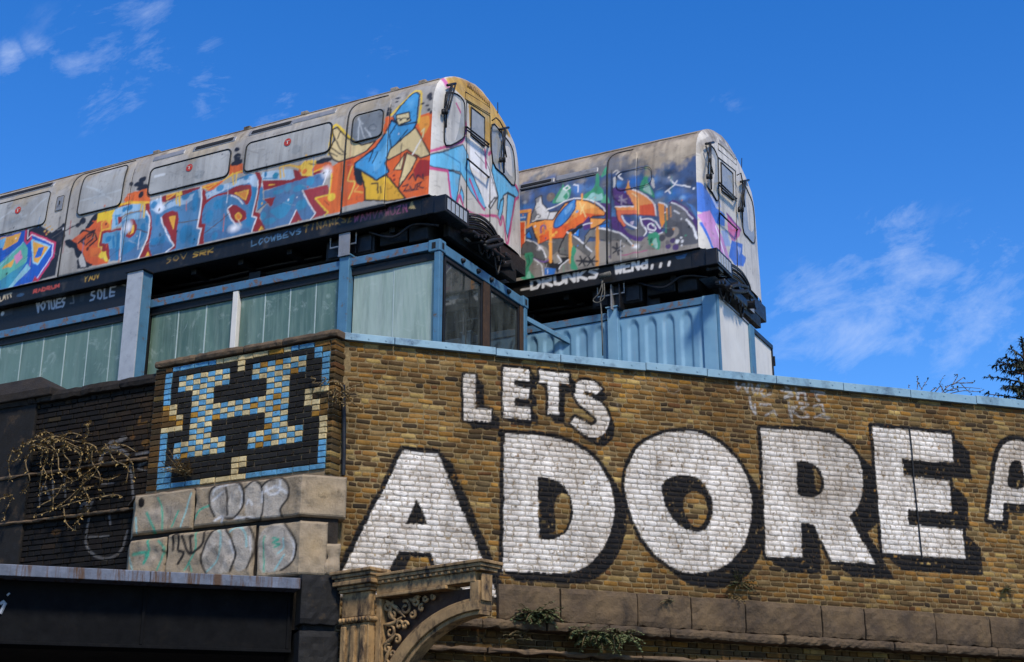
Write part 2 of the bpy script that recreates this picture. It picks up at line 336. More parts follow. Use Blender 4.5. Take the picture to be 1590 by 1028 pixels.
FONT = {'D': [[(0, 0), (0, 1), (.6, .9), (.9, .5), (.6, .05), (0, 0)]], 'R': [[(0, 0), (0, 1), (.8, .95), (.8, .6), (0, .5), (.9, 0)]], 'U': [[(0, 1), (.05, .1), (.5, 0), (.9, .15), (.9, 1)]],
        'N': [[(0, 0), (0, 1), (.85, 0), (.85, 1)]], 'K': [[(0, 0), (0, 1)], [(.85, 1), (.05, .45), (.9, 0)]], 'S': [[(.85, .9), (.3, 1), (.05, .75), (.8, .35), (.6, .02), (0, .1)]],
        'W': [[(0, 1), (.2, 0), (.45, .7), (.7, 0), (.95, 1)]], 'E': [[(.85, 1), (0, 1), (0, 0), (.85, 0)], [(0, .5), (.7, .5)]], 'd': [[(.8, .45), (.3, .5), (0, .25), (.3, 0), (.8, .08)], [(.8, 1), (.8, 0)]],
        'T': [[(0, 1), (.95, 1)], [(.48, 1), (.48, 0)]], 'H': [[(0, 0), (0, 1)], [(.85, 0), (.85, 1)], [(0, .5), (.85, .5)]], 'A': [[(0, 0), (.45, 1), (.9, 0)], [(.2, .4), (.7, .4)]], 'I': [[(.4, 0), (.4, 1)]],
        'O': [[(.45, 1), (.05, .7), (.05, .3), (.45, 0), (.85, .3), (.85, .7), (.45, 1)]], 'V': [[(0, 1), (.45, 0), (.9, 1)]], 'L': [[(0, 1), (0, 0), (.8, 0)]], 'Z': [[(0, 1), (.9, 1), (0, 0), (.9, 0)]],
        'G': [[(.85, .85), (.4, 1), (.05, .5), (.4, 0), (.85, .2), (.85, .5), (.5, .5)]], 'M': [[(0, 0), (.1, 1), (.45, .4), (.8, 1), (.9, 0)]], 'Y': [[(0, 1), (.45, .5), (.9, 1)], [(.45, .5), (.4, 0)]], 'B': [[(0, 0), (0, 1), (.7, .9), (.6, .55), (0, .5), (.8, .4), (.75, .05), (0, 0)]],
        'C': [[(.85, .85), (.4, 1), (.05, .5), (.4, 0), (.85, .2)]], '?': [[(.1, .8), (.5, 1), (.8, .75), (.45, .45), (.45, .25)], [(.45, .08), (.45, 0)]], '.': [[(.3, 0), (.35, .1)]], ',': [[(.4, .15), (.3, -.15)]], ' ': []}
def vnoise(h, w, cell, seed, octs=4, aspect=1.):
    rr = np.random.default_rng(seed); out = np.zeros((h, w)); amp = 1.; tot = 0.
    for o_ in range(octs):
        cx, cy = max(1.5, cell / 2 ** o_), max(1.5, cell * aspect / 2 ** o_); g_ = rr.random((int(h / cy) + 3, int(w / cx) + 3))
        y = np.arange(h) / cy; x = np.arange(w) / cx; j = y.astype(int); i = x.astype(int); fy = (y - j)[:, None]; fx = (x - i)[None]; fy = fy * fy * (3 - 2 * fy); fx = fx * fx * (3 - 2 * fx)
        a = g_[j][:, i]; b = g_[j][:, i + 1]; c = g_[j + 1][:, i]; d = g_[j + 1][:, i + 1]
        out += amp * ((a * (1 - fx) + b * fx) * (1 - fy) + (c * (1 - fx) + d * fx) * fy); tot += amp; amp *= .55
    return out / tot
def weather(cv, seed, grime=.5, soft=1, disp=6):
    """fade, overspray, run-off streaks and knocks in the paint itself"""
    A = cv.a; h, w = A.shape[:2]
    # ragged spray edges: nudge the paint by noise, then soften it slightly
    dx = np.round((vnoise(h, w, 14, seed) - .5) * disp).astype(int); dy = np.round((vnoise(h, w, 14, seed + 1) - .5) * disp).astype(int)
    J, I = np.meshgrid(np.arange(h), np.arange(w), indexing='ij'); A = A[np.clip(J + dy, 0, h - 1), np.clip(I + dx, 0, w - 1)]
    for _ in range(soft): A = (A * 2 + np.roll(A, 1, 0) + np.roll(A, -1, 0) + np.roll(A, 1, 1) + np.roll(A, -1, 1)) / 6
    n = vnoise(h, w, 60, seed + 2, 5); s = vnoise(h, w, 9, seed + 3, 4, 16.); f = vnoise(h, w, 8, seed + 4, 3)
    A[..., :3] *= (.72 + .56 * n)[..., None]
    m = np.clip((s - .52) * 5, 0, 1)[..., None] * grime; A[..., :3] = A[..., :3] * (1 - m) + (A[..., :3] * .45 + np.array([.02, .016, .012])) * m
    m = np.clip((f - .70) * 9, 0, 1)[..., None] * .5; A[..., :3] = A[..., :3] * (1 - m) + A[..., :3] * .5 * m
    m = np.clip((vnoise(h, w, 26, seed + 5, 4) - .64) * 7, 0, 1)[..., None] * .35 * grime; A[..., :3] = A[..., :3] * (1 - m) + hx('#8f8577') * m
    cv.a = A.astype(np.float32)
def scratches(cv, n, x0, x1, z0, z1, rr, cols=('#c9c6c0', '#2a2826', '#6b625a')):
    for _ in range(n):
        x, z = rr.uniform(x0, x1), rr.uniform(z0, z1); a = rr.uniform(-.5, .5); l = rr.uniform(.03, .25); cv.stroke([(x, z), (x + l * math.cos(a), z + l * math.sin(a))], rr.uniform(.004, .009), hx(rr.choice(cols)), rr.uniform(.3, .7))
def splatter(cv, n, x0, x1, z0, z1, rr, cols):
    for _ in range(n):
        x, z = rr.uniform(x0, x1), rr.uniform(z0, z1); c = hx(rr.choice(cols))
        if rr.random() < .35: l = rr.uniform(.05, .35); cv.stroke([(x, z), (x + rr.uniform(-.01, .01), z - l)], rr.uniform(.007, .016), c, .85)
        else:
            r_ = rr.uniform(.006, .02); cv.blob((x, z), r_, r_ * rr.uniform(.8, 1.5), c, .9)
def ragged(cv, x0, x1, zf, col, seed, k=.9, al=.2):
    """a stained band above a ragged edge zf(x)"""
    h, w = cv.a.shape[:2]; n = vnoise(h, w, 45, seed, 6); n2 = vnoise(h, w, 12, seed + 1, 4, 3.); X = cv.x0 + np.arange(w) / cv.res; Z = cv.z0 + np.arange(h) / cv.res
    e = (Z[:, None] - zf(X)[None]) / .16 + (n - .5) * 5 + (n2 - .5) * 2; m = np.clip(e, 0, 1) * ((X > x0) & (X < x1))[None] * k
    tone = (.62 + .76 * vnoise(h, w, 20, seed + 2, 5))[..., None]; cv.a[..., :3] = cv.a[..., :3] * (1 - m[..., None]) + hx(col) * tone * m[..., None]
class Painter:
    def __init__(s, cv, conv): s.cv, s.conv, s.o = cv, conv, (0, 0, 1)
    def crop(s, x, y, k): s.o = (x, y, k); return s
    def P(s, pts): return np.array([s.conv(s.o[0] + p[0] / s.o[2], s.o[1] + p[1] / s.o[2]) for p in pts])
    def poly(s, c, pts, k=1., sm=False, al=1.): s.cv.poly(s.P(smooth_pts(pts) if sm else pts), hx(c) if isinstance(c, str) else c, k, al)
    def wid(s, w, at): a = s.P([at, (at[0] + 1, at[1])]); return w * abs(a[1][0] - a[0][0])
    def line(s, c, w, pts, closed=False, sm=False, k=1., soft=.004):
        if sm: pts = smooth_pts(pts, closed)
        if closed: pts = list(pts) + [pts[0]]
        s.cv.stroke(s.P(pts), s.wid(w, pts[0]), hx(c), k, soft)
    def blob(s, c, x, y, rx, ry, k=1., soft=.15):
        a = s.P([(x, y), (x + rx, y), (x, y + ry)]); s.cv.blob(a[0], abs(a[1][0] - a[0][0]) + 1e-4, abs(a[2][1] - a[0][1]) + 1e-4, hx(c), k, soft)
    def text(s, t, p0, p1, h, c, w, rng=None):
        n = len(t); d = np.array(p1, float) - np.array(p0, float)
        for i, ch in enumerate(t):
            for pl in FONT.get(ch, []):
                pts = []
                for (a, b) in pl:
                    q = np.array(p0) + d * (i + a * .82) / n + np.array([0, -h * b])
                    if rng: q = q + np.array([rng.uniform(-.13, .13), rng.uniform(-.13, .13)]) * h
                    pts.append(q)
                s.line(c, w, pts)
    def throw(s, c, pts, cout, w, sm=False, k=1.):
        s.poly(c, pts, k, sm); s.line(cout, w, pts, True, sm)
# ================================================================== the setting
rng = random.Random(7); nr = np.random.default_rng(5)
g = MB().box(-400, 400, -400, 400, -.3, 0).build('ground', 'asphalt'); g['kind'] = 'structure'

def brick_geo(x0, x1, z0, z1, warp, colf, canvas, dep=.008, back=.02, ch=.006, cell=.012, tilt=.0015, force=False):
    """one brick: chamfered, a little uneven, proud of the joint; finer where a paint edge crosses it"""
    w0, w1 = warp(x0, z0), warp(x1, z1)
    fine = canvas is not None and (force or canvas.varied(min(w0[0], w1[0]) - .005, max(w0[0], w1[0]) + .005, min(w0[1], w1[1]) - .005, max(w0[1], w1[1]) + .005))
    nx = max(1, int(round((x1 - x0 - 2 * ch) / cell))) if fine else 1
    nz = max(1, int(round((z1 - z0 - 2 * ch) / cell))) if fine else 1
    xs = np.concatenate([[x0, x0], np.linspace(x0 + ch, x1 - ch, nx + 1), [x1, x1]])
    zs = np.concatenate([[z0, z0], np.linspace(z0 + ch, z1 - ch, nz + 1), [z1, z1]])
    lx = np.array([0, 1] + [2] * (nx + 1) + [1, 0]); lz = np.array([0, 1] + [2] * (nz + 1) + [1, 0])
    Xg, Zg = np.meshgrid(xs, zs, indexing='ij'); Ly = np.minimum(lx[:, None], lz[None, :])
    d = dep * rng.uniform(.45, 1.5); tx, tz = rng.uniform(-tilt, tilt), rng.uniform(-tilt, tilt)
    cx, cz = (x0 + x1) / 2, (z0 + z1) / 2; u = (Xg - cx) / (x1 - x0) * 2; v = (Zg - cz) / (z1 - z0) * 2
    Y = np.where(Ly == 2, -d, np.where(Ly == 1, -d + ch * .9, back)) + (tx * u + tz * v) * (Ly > 0)
    # round the corners off, skew the outline slightly
    rc = np.clip(np.abs(u) - .72, 0, 1) * np.clip(np.abs(v) - .5, 0, 1) * 2.2
    sk = rng.uniform(-.0022, .0022); sx = rng.uniform(-.003, .003); rk = rng.uniform(.2, 1.3)
    Xw = Xg - np.sign(u) * rc * .014 * rk + sx * v; Zw = Zg - np.sign(v) * rc * .010 * rk + sk * u
    ws = [warp(a, b) for a, b in zip(Xw.ravel(), Zw.ravel())]
    V = np.array([(a, y, b) for (a, b), y in zip(ws, Y.ravel())])
    base = np.array(colf(cx, cz)); C = np.tile(np.append(base, 0.), (len(V), 1))
    if canvas is not None:
        s = canvas.sample(V[:, 0], V[:, 2]); a = s[:, 3:]; C[:, :3] = C[:, :3] * (1 - a) + s[:, :3] * a; C[:, 3:] = a
    V2, Q = grid_mesh(V.reshape(nx + 5, nz + 5, 3), nx + 5, nz + 5)
    return V2, Q, C
def add_field(name, geos, m, parent, kind=None):
    if not geos: return
    V = []; Q = []; C = []; n = 0
    for v, q, c in geos: V.append(v); Q.append(q + n); C.append(c); n += len(v)
    o = fast_obj(name, np.concatenate(V), np.concatenate(Q), m, parent, np.concatenate(C))
    if kind: o['kind'] = kind
    return o
def split_field(geos, m, parent, frame, limit=300):
    """the bricks that show largest become parts of their own, the rest one mass"""
    def size(gq):
        v = gq[0]; c = v.mean(0); P = frame.w(c); d = P - CAMP; z = d @ FW; uu = 795 + FPX * (d @ RT) / z; vv = 514 - FPX * (d @ UP) / z
        inside = 0 < uu < 1585 and 0 < vv < 1026
        return (np.ptp(v[:, 0]) * np.ptp(v[:, 2]) / z ** 2 if inside else 0) * (.15 if HID(uu, vv) else 1)
    order = sorted(range(len(geos)), key=lambda i: -size(geos[i]))
    for i in order[:limit]: v, q, c = geos[i]; fast_obj('brick', v, q, m, parent, c)
    add_field('brick_field', [geos[i] for i in order[limit:]], m, parent, 'stuff')
def HID(u, v): return (500 < u < 775 and v > 868) or (v > 878 and u < 535)

PAL = [('#8f6c38', 4), ('#a17636', 3.5), ('#836235', 4), ('#735832', 3), ('#5f4a30', 1.8), ('#a98040', 1.3), ('#7d6847', 2.4), ('#937852', 1.8), ('#b39a68', 1.3), ('#c2a878', .5), ('#4a3c2b', 1.1), ('#86592f', .5), ('#b98b3c', .35)]
PCOL = [hx(c) for c, w in PAL]; PW = [w for c, w in PAL]
def stock(x, z, dark=1.):
    c = rng.choices(PCOL, PW)[0] * rng.uniform(.52, 1.08) * dark
    c = c * np.array([1.08, 1.03, .68]); gmix = rng.random() * .18; gr = c.mean(); return c * (1 - gmix) + gr * np.array([1.02, .95, .82]) * gmix

# ------------------------------------------------------------------ the mural wall
F = FWALL
def line_z(f, a, b, yv=0.):
    p, q = f.px(*a, 1, yv), f.px(*b, 1, yv); k = (q[2] - p[2]) / (q[0] - p[0]); return lambda x: p[2] + k * (x - p[0])
ZT = line_z(F, (545, 530), (1588, 636)); ZB = line_z(F, (790, 908), (1588, 961))
S_END = 11.4; S_LEDGE = F.px(778, 905)[0]
cvw = Canvas(-.3, 3.2, S_END + .2, 7.2, 130, hx('#6b5535'))
pw = Painter(cvw, lambda u, v: F.px(u, v)[[0, 2]])
WHT = '#f4efe6'; BLK = '#0a0b0f'
def letter(pts, shift, outline, holes=(), reveal=(), steps=14):
    for k in np.linspace(0, 1, steps): pw.poly(BLK, [(x + shift[0] * k, y + shift[1] * k) for x, y in pts])
    if outline: pw.line(BLK, outline * 4.2, pts, True)
    pw.poly(WHT, pts)
    for h in holes: pw.poly(BLK, h)
    for h in reveal: pw.poly('#6b5535', h, 1., False, 0.)
# LETS
pw.crop(700, 550, 5.889)
Ssh = smooth_pts([(1385, 320), (1312, 258), (1240, 235), (1165, 252), (1118, 315), (1125, 385), (1172, 455), (1260, 528), (1318, 578), (1333, 618), (1312, 645), (1280, 650), (1205, 612), (1132, 570)], False, 4) + smooth_pts([(1095, 630), (1170, 700), (1270, 755), (1350, 760), (1418, 712), (1448, 622), (1430, 530), (1372, 450), (1290, 400), (1232, 366), (1220, 346), (1250, 336), (1295, 348), (1330, 370)], False, 4)
letter(Ssh, (52, 76), 12)
letter([(807, 147), (1083, 178), (1080, 278), (985, 268), (988, 553), (888, 548), (885, 262), (808, 250)], (60, 88), 12)
letter([(478, 115), (718, 135), (718, 247), (578, 235), (578, 293), (715, 312), (715, 412), (580, 400), (580, 475), (725, 490), (728, 597), (478, 575)], (70, 70), 12)
letter([(118, 182), (225, 195), (225, 497), (368, 510), (368, 617), (118, 600)], (78, 78), 12)
# ADORE
pw.crop(540, 660, 3.614)
letter([(312, 145), (495, 160), (515, 185), (745, 725), (835, 960), (560, 960), (462, 712), (282, 708), (175, 960), (-105, 960)], (72, 34), 14, [[(385, 415), (325, 555), (452, 565)]])
letter(smooth_pts([(880, 52), (880, 52), (1060, 60), (1200, 85), (1320, 140), (1420, 240), (1480, 370), (1495, 480), (1470, 610), (1410, 720), (1320, 800), (1200, 830), (870, 820), (870, 820)], False, 5), (72, 62), 12,
       [smooth_pts([(1065, 290), (1065, 290), (1120, 295), (1190, 325), (1240, 390), (1265, 460), (1258, 540), (1220, 610), (1150, 645), (1075, 640), (1075, 640)], False)],
       [smooth_pts([(1195, 385), (1160, 450), (1168, 590), (1130, 612), (1205, 605), (1240, 540), (1250, 470), (1236, 405)])])
pw.crop(950, 640, 2.484)
letter(smooth_pts([(270, 75), (350, 85), (440, 140), (510, 230), (540, 340), (530, 450), (490, 540), (420, 600), (330, 620), (240, 600), (150, 530), (90, 430), (52, 310), (62, 210), (110, 130), (180, 90)]), (55, 62), 7,
       [smooth_pts([(290, 240), (340, 260), (380, 320), (390, 380), (370, 440), (320, 462), (260, 440), (215, 380), (192, 310), (205, 265), (245, 245)])],
       [smooth_pts([(320, 308), (355, 330), (370, 380), (350, 430), (320, 440), (290, 410), (275, 360), (285, 325)])])
letter([(575, 65)] + smooth_pts([(575, 65), (780, 72), (870, 100), (940, 160), (965, 230), (965, 310), (945, 368), (912, 402)], False) + [(1015, 582), (850, 575), (775, 430), (728, 428), (735, 562), (595, 555)], (75, 62), 7,
       [smooth_pts([(712, 190), (712, 190), (760, 192), (800, 220), (818, 265), (810, 310), (770, 330), (718, 322), (718, 322)], False)], [smooth_pts([(782, 222), (800, 245), (806, 280), (795, 305), (780, 270)])])
letter([(1003, 55), (1308, 85), (1318, 195), (1118, 180), (1125, 245), (1302, 265), (1310, 385), (1140, 375), (1145, 435), (1352, 455), (1362, 565), (1045, 545)], (70, 66), 7)
pw.crop(1400, 520, 3.115)
Af = [(418, 893)] + smooth_pts([(418, 893), (445, 700), (465, 590), (490, 535), (535, 512), (580, 514), (620, 540), (650, 600), (680, 720), (710, 905)], False) + [(625, 902), (615, 815), (492, 813), (487, 898)]
letter(Af, (26, 50), 11, [smooth_pts([(515, 735), (522, 640), (540, 608), (570, 608), (582, 640), (592, 735)])])
# faded pale tags under the coping
pw.crop(1060, 560, 4.676)
for pl in ([(385, 150), (400, 215), (440, 170), (470, 230), (480, 165)], [(500, 165), (515, 240), (555, 160), (545, 240)], [(560, 165), (620, 175), (570, 225), (590, 262), (640, 240)], [(715, 220), (785, 225), (735, 275), (795, 250), (735, 180)], [(820, 195), (835, 285), (840, 235), (880, 230), (890, 290)], [(930, 220), (1030, 245), (960, 245), (985, 295)], [(485, 265), (495, 345), (530, 390), (520, 320)], [(560, 320), (640, 320)], [(600, 400), (660, 360), (680, 395)],
           [(765, 305), (795, 440), (790, 340), (830, 330), (800, 365), (850, 410)], [(850, 310), (910, 320), (860, 350), (915, 405), (860, 415)], [(950, 330), (1010, 320), (1030, 390), (960, 410)], [(1000, 410), (1070, 420)]):
    pw.line('#c9cdd0', 17, pl, k=.85, soft=.006)
pw.crop(0, 0, 1)
for pl in ([(985, 585), (1000, 592), (1020, 588)], [(1030, 600), (1045, 612), (1060, 602)], [(955, 618), (962, 640)], [(975, 560), (990, 572), (985, 580)]): pw.line('#a9a59c', 2.2, pl, k=.6)
weather(cvw, 140, .34, 0, 4); blk_ = (cvw.a[..., :3].mean(-1) < .10) & (cvw.a[..., 3] > .6); cvw.a[..., :3] = np.where(blk_[..., None], hx(BLK), cvw.a[..., :3])
# worn edges: paint lost in ragged patches
wn1 = nr.random((cvw.h // 7 + 2, cvw.w // 7 + 2)); wn1 = np.kron(wn1, np.ones((7, 7)))[:cvw.h, :cvw.w]
wn2 = np.kron(nr.random((cvw.h // 3 + 2, cvw.w // 3 + 2)), np.ones((3, 3)))[:cvw.h, :cvw.w]
lum = cvw.a[..., :3].mean(-1); lost = ((wn1 * .55 + wn2 * .45) > np.where(lum < .1, .89, .885)) & (cvw.a[..., 3] > .5)
cvw.a[..., 3] = np.where(lost, .15, cvw.a[..., 3])

wall = thing('mural_wall', 'yellow stock brick wall painted with huge white letters reading LETS ADORE', 'wall', F)
NC = int(round((ZT(3) - ZB(3)) / .0605)); CH = 1.0 / NC
def warpw(x, zn): a, b = ZB(x), ZT(x); return (x, a + (b - a) * zn)
geos = []; J = .0100
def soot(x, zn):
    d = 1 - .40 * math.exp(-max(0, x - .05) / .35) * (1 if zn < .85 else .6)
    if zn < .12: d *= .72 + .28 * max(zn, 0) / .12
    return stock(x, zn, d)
r0 = -15
for r in range(r0, NC):
    x = .03 + (rng.uniform(.0, .1)); hz = CH * (ZT(3) - ZB(3))
    while x < S_END:
        L_ = .172 if rng.random() < (.66 if r % 2 else .42) else .088
        L_ += rng.uniform(-.008, .008); x1 = min(x + L_, S_END)
        if not (r < 0 and x > S_LEDGE - .02) and x1 - x > .05:
            jz = J / (ZT(3) - ZB(3)) / 2
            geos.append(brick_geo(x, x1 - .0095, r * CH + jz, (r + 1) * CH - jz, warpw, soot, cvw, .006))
        x = x1
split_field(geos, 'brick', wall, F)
# core of the wall down to the street
zt0, zt1 = ZT(-.1), ZT(S_END)
MB().prism([(-.02, 0), (S_END, 0), (S_END, zt1 - .004), (-.02, zt0 - .004)], .021, .55).build('wall_core', 'mortar', wall)
nx_, nz_ = 640, 170; V = np.zeros((nx_, nz_, 3)); XX = np.linspace(0, S_END, nx_)
for i_, x_ in enumerate(XX): V[i_, :, 0] = x_; V[i_, :, 1] = .0015; V[i_, :, 2] = np.linspace(ZB(x_) - .95 if x_ < S_LEDGE else ZB(x_) - .01, ZT(x_) - .006, nz_)
v, q = grid_mesh(V, nx_, nz_); cs = cvw.sample(v[:, 0], v[:, 2]); tone = nr.uniform(.7, 1.15, (len(v), 1)); lum_ = cs[:, :3].mean(1, keepdims=True); a_ = cs[:, 3:] * np.where(lum_ < .1, .93, .55)  # joint colour in white letters darkened for grime and recess shade
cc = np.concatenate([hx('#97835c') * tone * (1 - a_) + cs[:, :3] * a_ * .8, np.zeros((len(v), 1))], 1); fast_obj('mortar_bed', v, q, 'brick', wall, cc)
# blue metal flashing on top, in lengths
cuts = [530, 611, 768, 868, 1000, 1095, 1202, 1306, 1410, 1512, 1640, 1760]
xs = [F.px(u, 525 + (u - 530) * .1)[0] for u in cuts]; xs[-1] = S_END
ZC = line_z(F, (537, 516), (1588, 621.5), -.06)
for a, b in zip(xs[:-1], xs[1:]):
    if a >= S_END: continue
    a2, b2 = a + .004, min(b, S_END) - .004; dz = rng.uniform(-.007, .007)
    MB().add([(x, y, z) for x in (a2, b2) for (y, z) in ((-.06, ZT(x) + dz - .004), (-.06, ZC(x) + dz), (.50, ZC(x) + .05 + dz), (.56, ZT(x) + dz))], [(0, 1, 5, 4), (1, 2, 6, 5), (2, 3, 7, 6), (3, 0, 4, 7), (0, 3, 2, 1), (4, 5, 6, 7)]).build('flashing', 'flash', wall, .004)
    for q in range(3): xx = a2 + (b2 - a2) * (q + .5) / 3; MB().tube([(xx, -.061, ZC(xx) - .05), (xx, -.068, ZC(xx) - .05)], .009, 8).build('rivet', 'flash', wall)
# stone ledge
LZ1 = lambda x: ZB(x); 
hL = F.px(1130, 931)[2] - F.px(1130, 984)[2]; hM = .105
cuts = [770, 866, 985, 1068, 1152, 1270, 1336, 1445, 1530, 1640, 1760]
xs = [F.px(u, 920 + (u - 790) * .06)[0] for u in cuts]; xs[-1] = S_END
def rough_block(name, xa, xb, za, zb, y0, y1, m, par, amp=.012, n=(8, 5), seed=0):
    """weathered block: front face broken up, edges knocked off"""
    rr = np.random.default_rng(seed); nx, nz = n
    xs_ = np.linspace(0, 1, nx + 1); zs_ = np.linspace(0, 1, nz + 1)
    Vf = []
    for i, a in enumerate(xs_):
        for j, b in enumerate(zs_):
            x = xa + (xb - xa) * a; lo = za(x) if callable(za) else za; hi = zb(x) if callable(zb) else zb
            e = (i in (0, nx)) + (j in (0, nz)); y = y0 + rr.uniform(-amp, amp) * .6 + (.014 if e == 1 else .03 if e == 2 else 0)
            z = lo + (hi - lo) * b
            if j == nz: z -= abs(rr.normal(0, amp * .6))
            if j == 0: z += abs(rr.normal(0, amp * .8))
            Vf.append((x, y, z))
    mb = MB(); nz1 = nz + 1; mb.v = list(Vf)
    mb.f = [(i * nz1 + j, (i + 1) * nz1 + j, (i + 1) * nz1 + j + 1, i * nz1 + j + 1) for i in range(nx) for j in range(nz)]
    border = [i * nz1 for i in range(nx + 1)] + [nx * nz1 + j for j in range(1, nz1)] + [i * nz1 + nz for i in range(nx - 1, -1, -1)] + [j for j in range(nz - 1, 0, -1)]
    k = len(mb.v); mb.v += [(Vf[i][0], y1, Vf[i][2]) for i in border]; nb = len(border)
    for q in range(nb): mb.f.append((border[q], k + q, k + (q + 1) % nb, border[(q + 1) % nb]))
    mb.f.append(tuple(range(k, k + nb))); o = mb.build(name, m, par, .008); return o
sd_ = 11
for a, b in zip(xs[:-1], xs[1:]):
    sd_ += 1; off = rng.uniform(-.012, .008)
    rough_block('ledge_stone', a + .006, min(b, S_END) - .006, lambda x: ZB(x) - hL, lambda x: ZB(x) - .004, -.10 + off, .012, 'ledge_stone', wall, .012, (12, 6), sd_)
xs2 = np.arange(F.px(640, 960)[0], S_END, .74)
for a in xs2:
    sd_ += 1; b = min(a + .74, S_END)
    rough_block('moulding_stone', a + .005, b - .004, lambda x: ZB(x) - hL - hM - .012, lambda x: ZB(x) - hL - .004, -.20 + rng.uniform(-.02, .03), .012, 'ledge_stone', wall, .012, (14, 3), sd_)
for a in np.arange(F.px(625, 1000)[0], S_END, .92):
    sd_ += 1; rough_block('lower_moulding', a + .005, min(a + .92, S_END) - .005, lambda x: ZB(x) - hL - hM - .27, lambda x: ZB(x) - hL - hM - .20, -.13 + rng.uniform(-.02, .03), .012, 'brown_stone', wall, .018, (9, 2), sd_)
geos = []
for r in range(16):
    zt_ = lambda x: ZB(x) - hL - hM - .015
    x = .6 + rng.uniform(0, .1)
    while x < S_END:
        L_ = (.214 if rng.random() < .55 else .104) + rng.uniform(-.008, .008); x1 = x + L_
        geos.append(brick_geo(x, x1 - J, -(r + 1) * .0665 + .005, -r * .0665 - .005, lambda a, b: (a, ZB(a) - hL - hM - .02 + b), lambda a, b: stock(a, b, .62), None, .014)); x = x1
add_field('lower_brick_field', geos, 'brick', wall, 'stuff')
wall_crack = MB().tube([F.px(*q, 1, -.02) for q in ((1412, 664), (1416, 700), (1419, 745), (1424, 790), (1428, 830), (1432, 868))], .009, 6).build('cable_run', 'rubber', wall)

# ------------------------------------------------------------------ chequered corner parapet
F = FH
M['brown_stone'] = M['brown_stone']
par = thing('chequered_parapet', 'corner brick parapet painted with a blue and cream chequered letter H on black', 'parapet', F)
MAP = ['.BBBBBBYYYYYYYYYYBBB..', 'BKKKKKKKKKYKKKKKKKKKB.', 'BK0000000KYK0000000KBB', 'BK0000000KKK0000000KKB', 'BK0000000KKK0000000KKB', 'BKKK000KKKKKKK000KKKKB', 'BKKK000KKKKKKK000KKKKB', 'YYKK000KKKKKKK000KKKKB', '.YKK0000000000000KKYYY', '.YYK0000000000000KKY..',
       '..YK0000000000000KKYY.', 'YYYK000KKKKKKK000KKKY.', 'BKKK000KKKKKKK000KKKY.', 'BKKK000KKKKKKK000KKKKY', 'BK0000000KKK0000000KKY', 'BK0000000KKK0000000KKY', 'BK0000000KKK0000000KKY', 'BKKKKKKKKKKKKKKKKKKKKB', 'BBKKKKKKKKYYKKKKKKKKKB', 'BBKKKKKKKKYYKKKKKKKKKB', 'BBKKKKKKKKYKKKKKKKKKKB', 'BBBBBBYYYYYYBBBBBBBBBB']
HZ1, HZ0 = 6.615, 5.135; HXL, HXR = -2.44, -.085; cw = (HXR - HXL) / 22; rh = (HZ1 - HZ0) / 22
geos = []
def hcol(ch, r, c):
    j = rng.uniform(.82, 1.12)
    if ch == '0': ch = 'B' if (r + c) % 2 == 0 else 'Y'
    if ch == 'Y': return (hx('#eedba6') if rng.random() < (.9 if c < 11 else .72) else hx('#c08f36')) * j
    if ch == 'B': return hx('#68aeda') * j
    if ch == 'K': return hx('#20201f') * rng.uniform(.7, 1.4)
    return stock(0, 0, .8)
for r in range(22):
    c = 0
    while c < 22:
        ch = MAP[r][c]; n = 1
        if ch in 'K.' and c + 1 < 22 and MAP[r][c + 1] == ch and (c + r) % 2 == 0: n = 2
        if ch in 'BY' and r in (0, 21) and c + 1 < 22 and MAP[r][c + 1] == ch and c % 2 == 0: n = 2
        col = hcol(ch, r, c); a = 0.0 if ch == '.' else 1.0
        x0 = HXL + c * cw + .004 + rng.uniform(-.003, .003); x1 = HXL + (c + n) * cw - .004 + rng.uniform(-.003, .003); zt_ = HZ1 - r * rh
        lean = lambda x, z: (x + (z - HZ1) * -.0, z)
        v, q, cc = brick_geo(x0, x1, zt_ - rh + .0035, zt_ - .0035, lean, lambda a_, b_: col, None, .008)
        cc[:, 3] = a * .8; geos.append((v, q, cc)); c += n
split_field(geos, 'brick', par, F)
MB().box(HXL - .16, -.02, .012, .5, 4.2, 6.62).build('mortar_bed', 'mortar', par)
for r in range(23):   # rounded corner bricks
    z1 = HZ1 - r * rh; dk = rng.uniform(.5, .9)
    v, q, cc = brick_geo(HXR + .003, .0 - rng.uniform(0, .012), z1 - rh + .005, z1 - .004, lambda x, z: (x, z), lambda a, b: stock(0, 0, dk), None, .012, .30, .016)
    fast_obj('quoin_brick', v, q, 'brick', par, cc)
    if r < 22:
        v, q, cc = brick_geo(HXL - .15, HXL - .003, z1 - rh + .005, z1 - .004, lambda x, z: (x, z), lambda a, b: stock(0, 0, .35), None, .008)
        fast_obj('quoin_brick', v, q, 'brick', par, cc)
xa = -2.60
for k, L_ in enumerate([.62, .70, .55, .76]):
    sd_ += 1; rough_block('coping_stone', xa + .003, min(xa + L_, .03) - .003, 6.625, 6.715, -.055 + rng.uniform(-.008, .008), .45, 'brown_stone', par, .008, (10, 2), sd_); xa += L_
MB().box(HXL - .1, .02, .45, 1.1, 6.3, 6.6).build('backing', 'brown_stone', par)

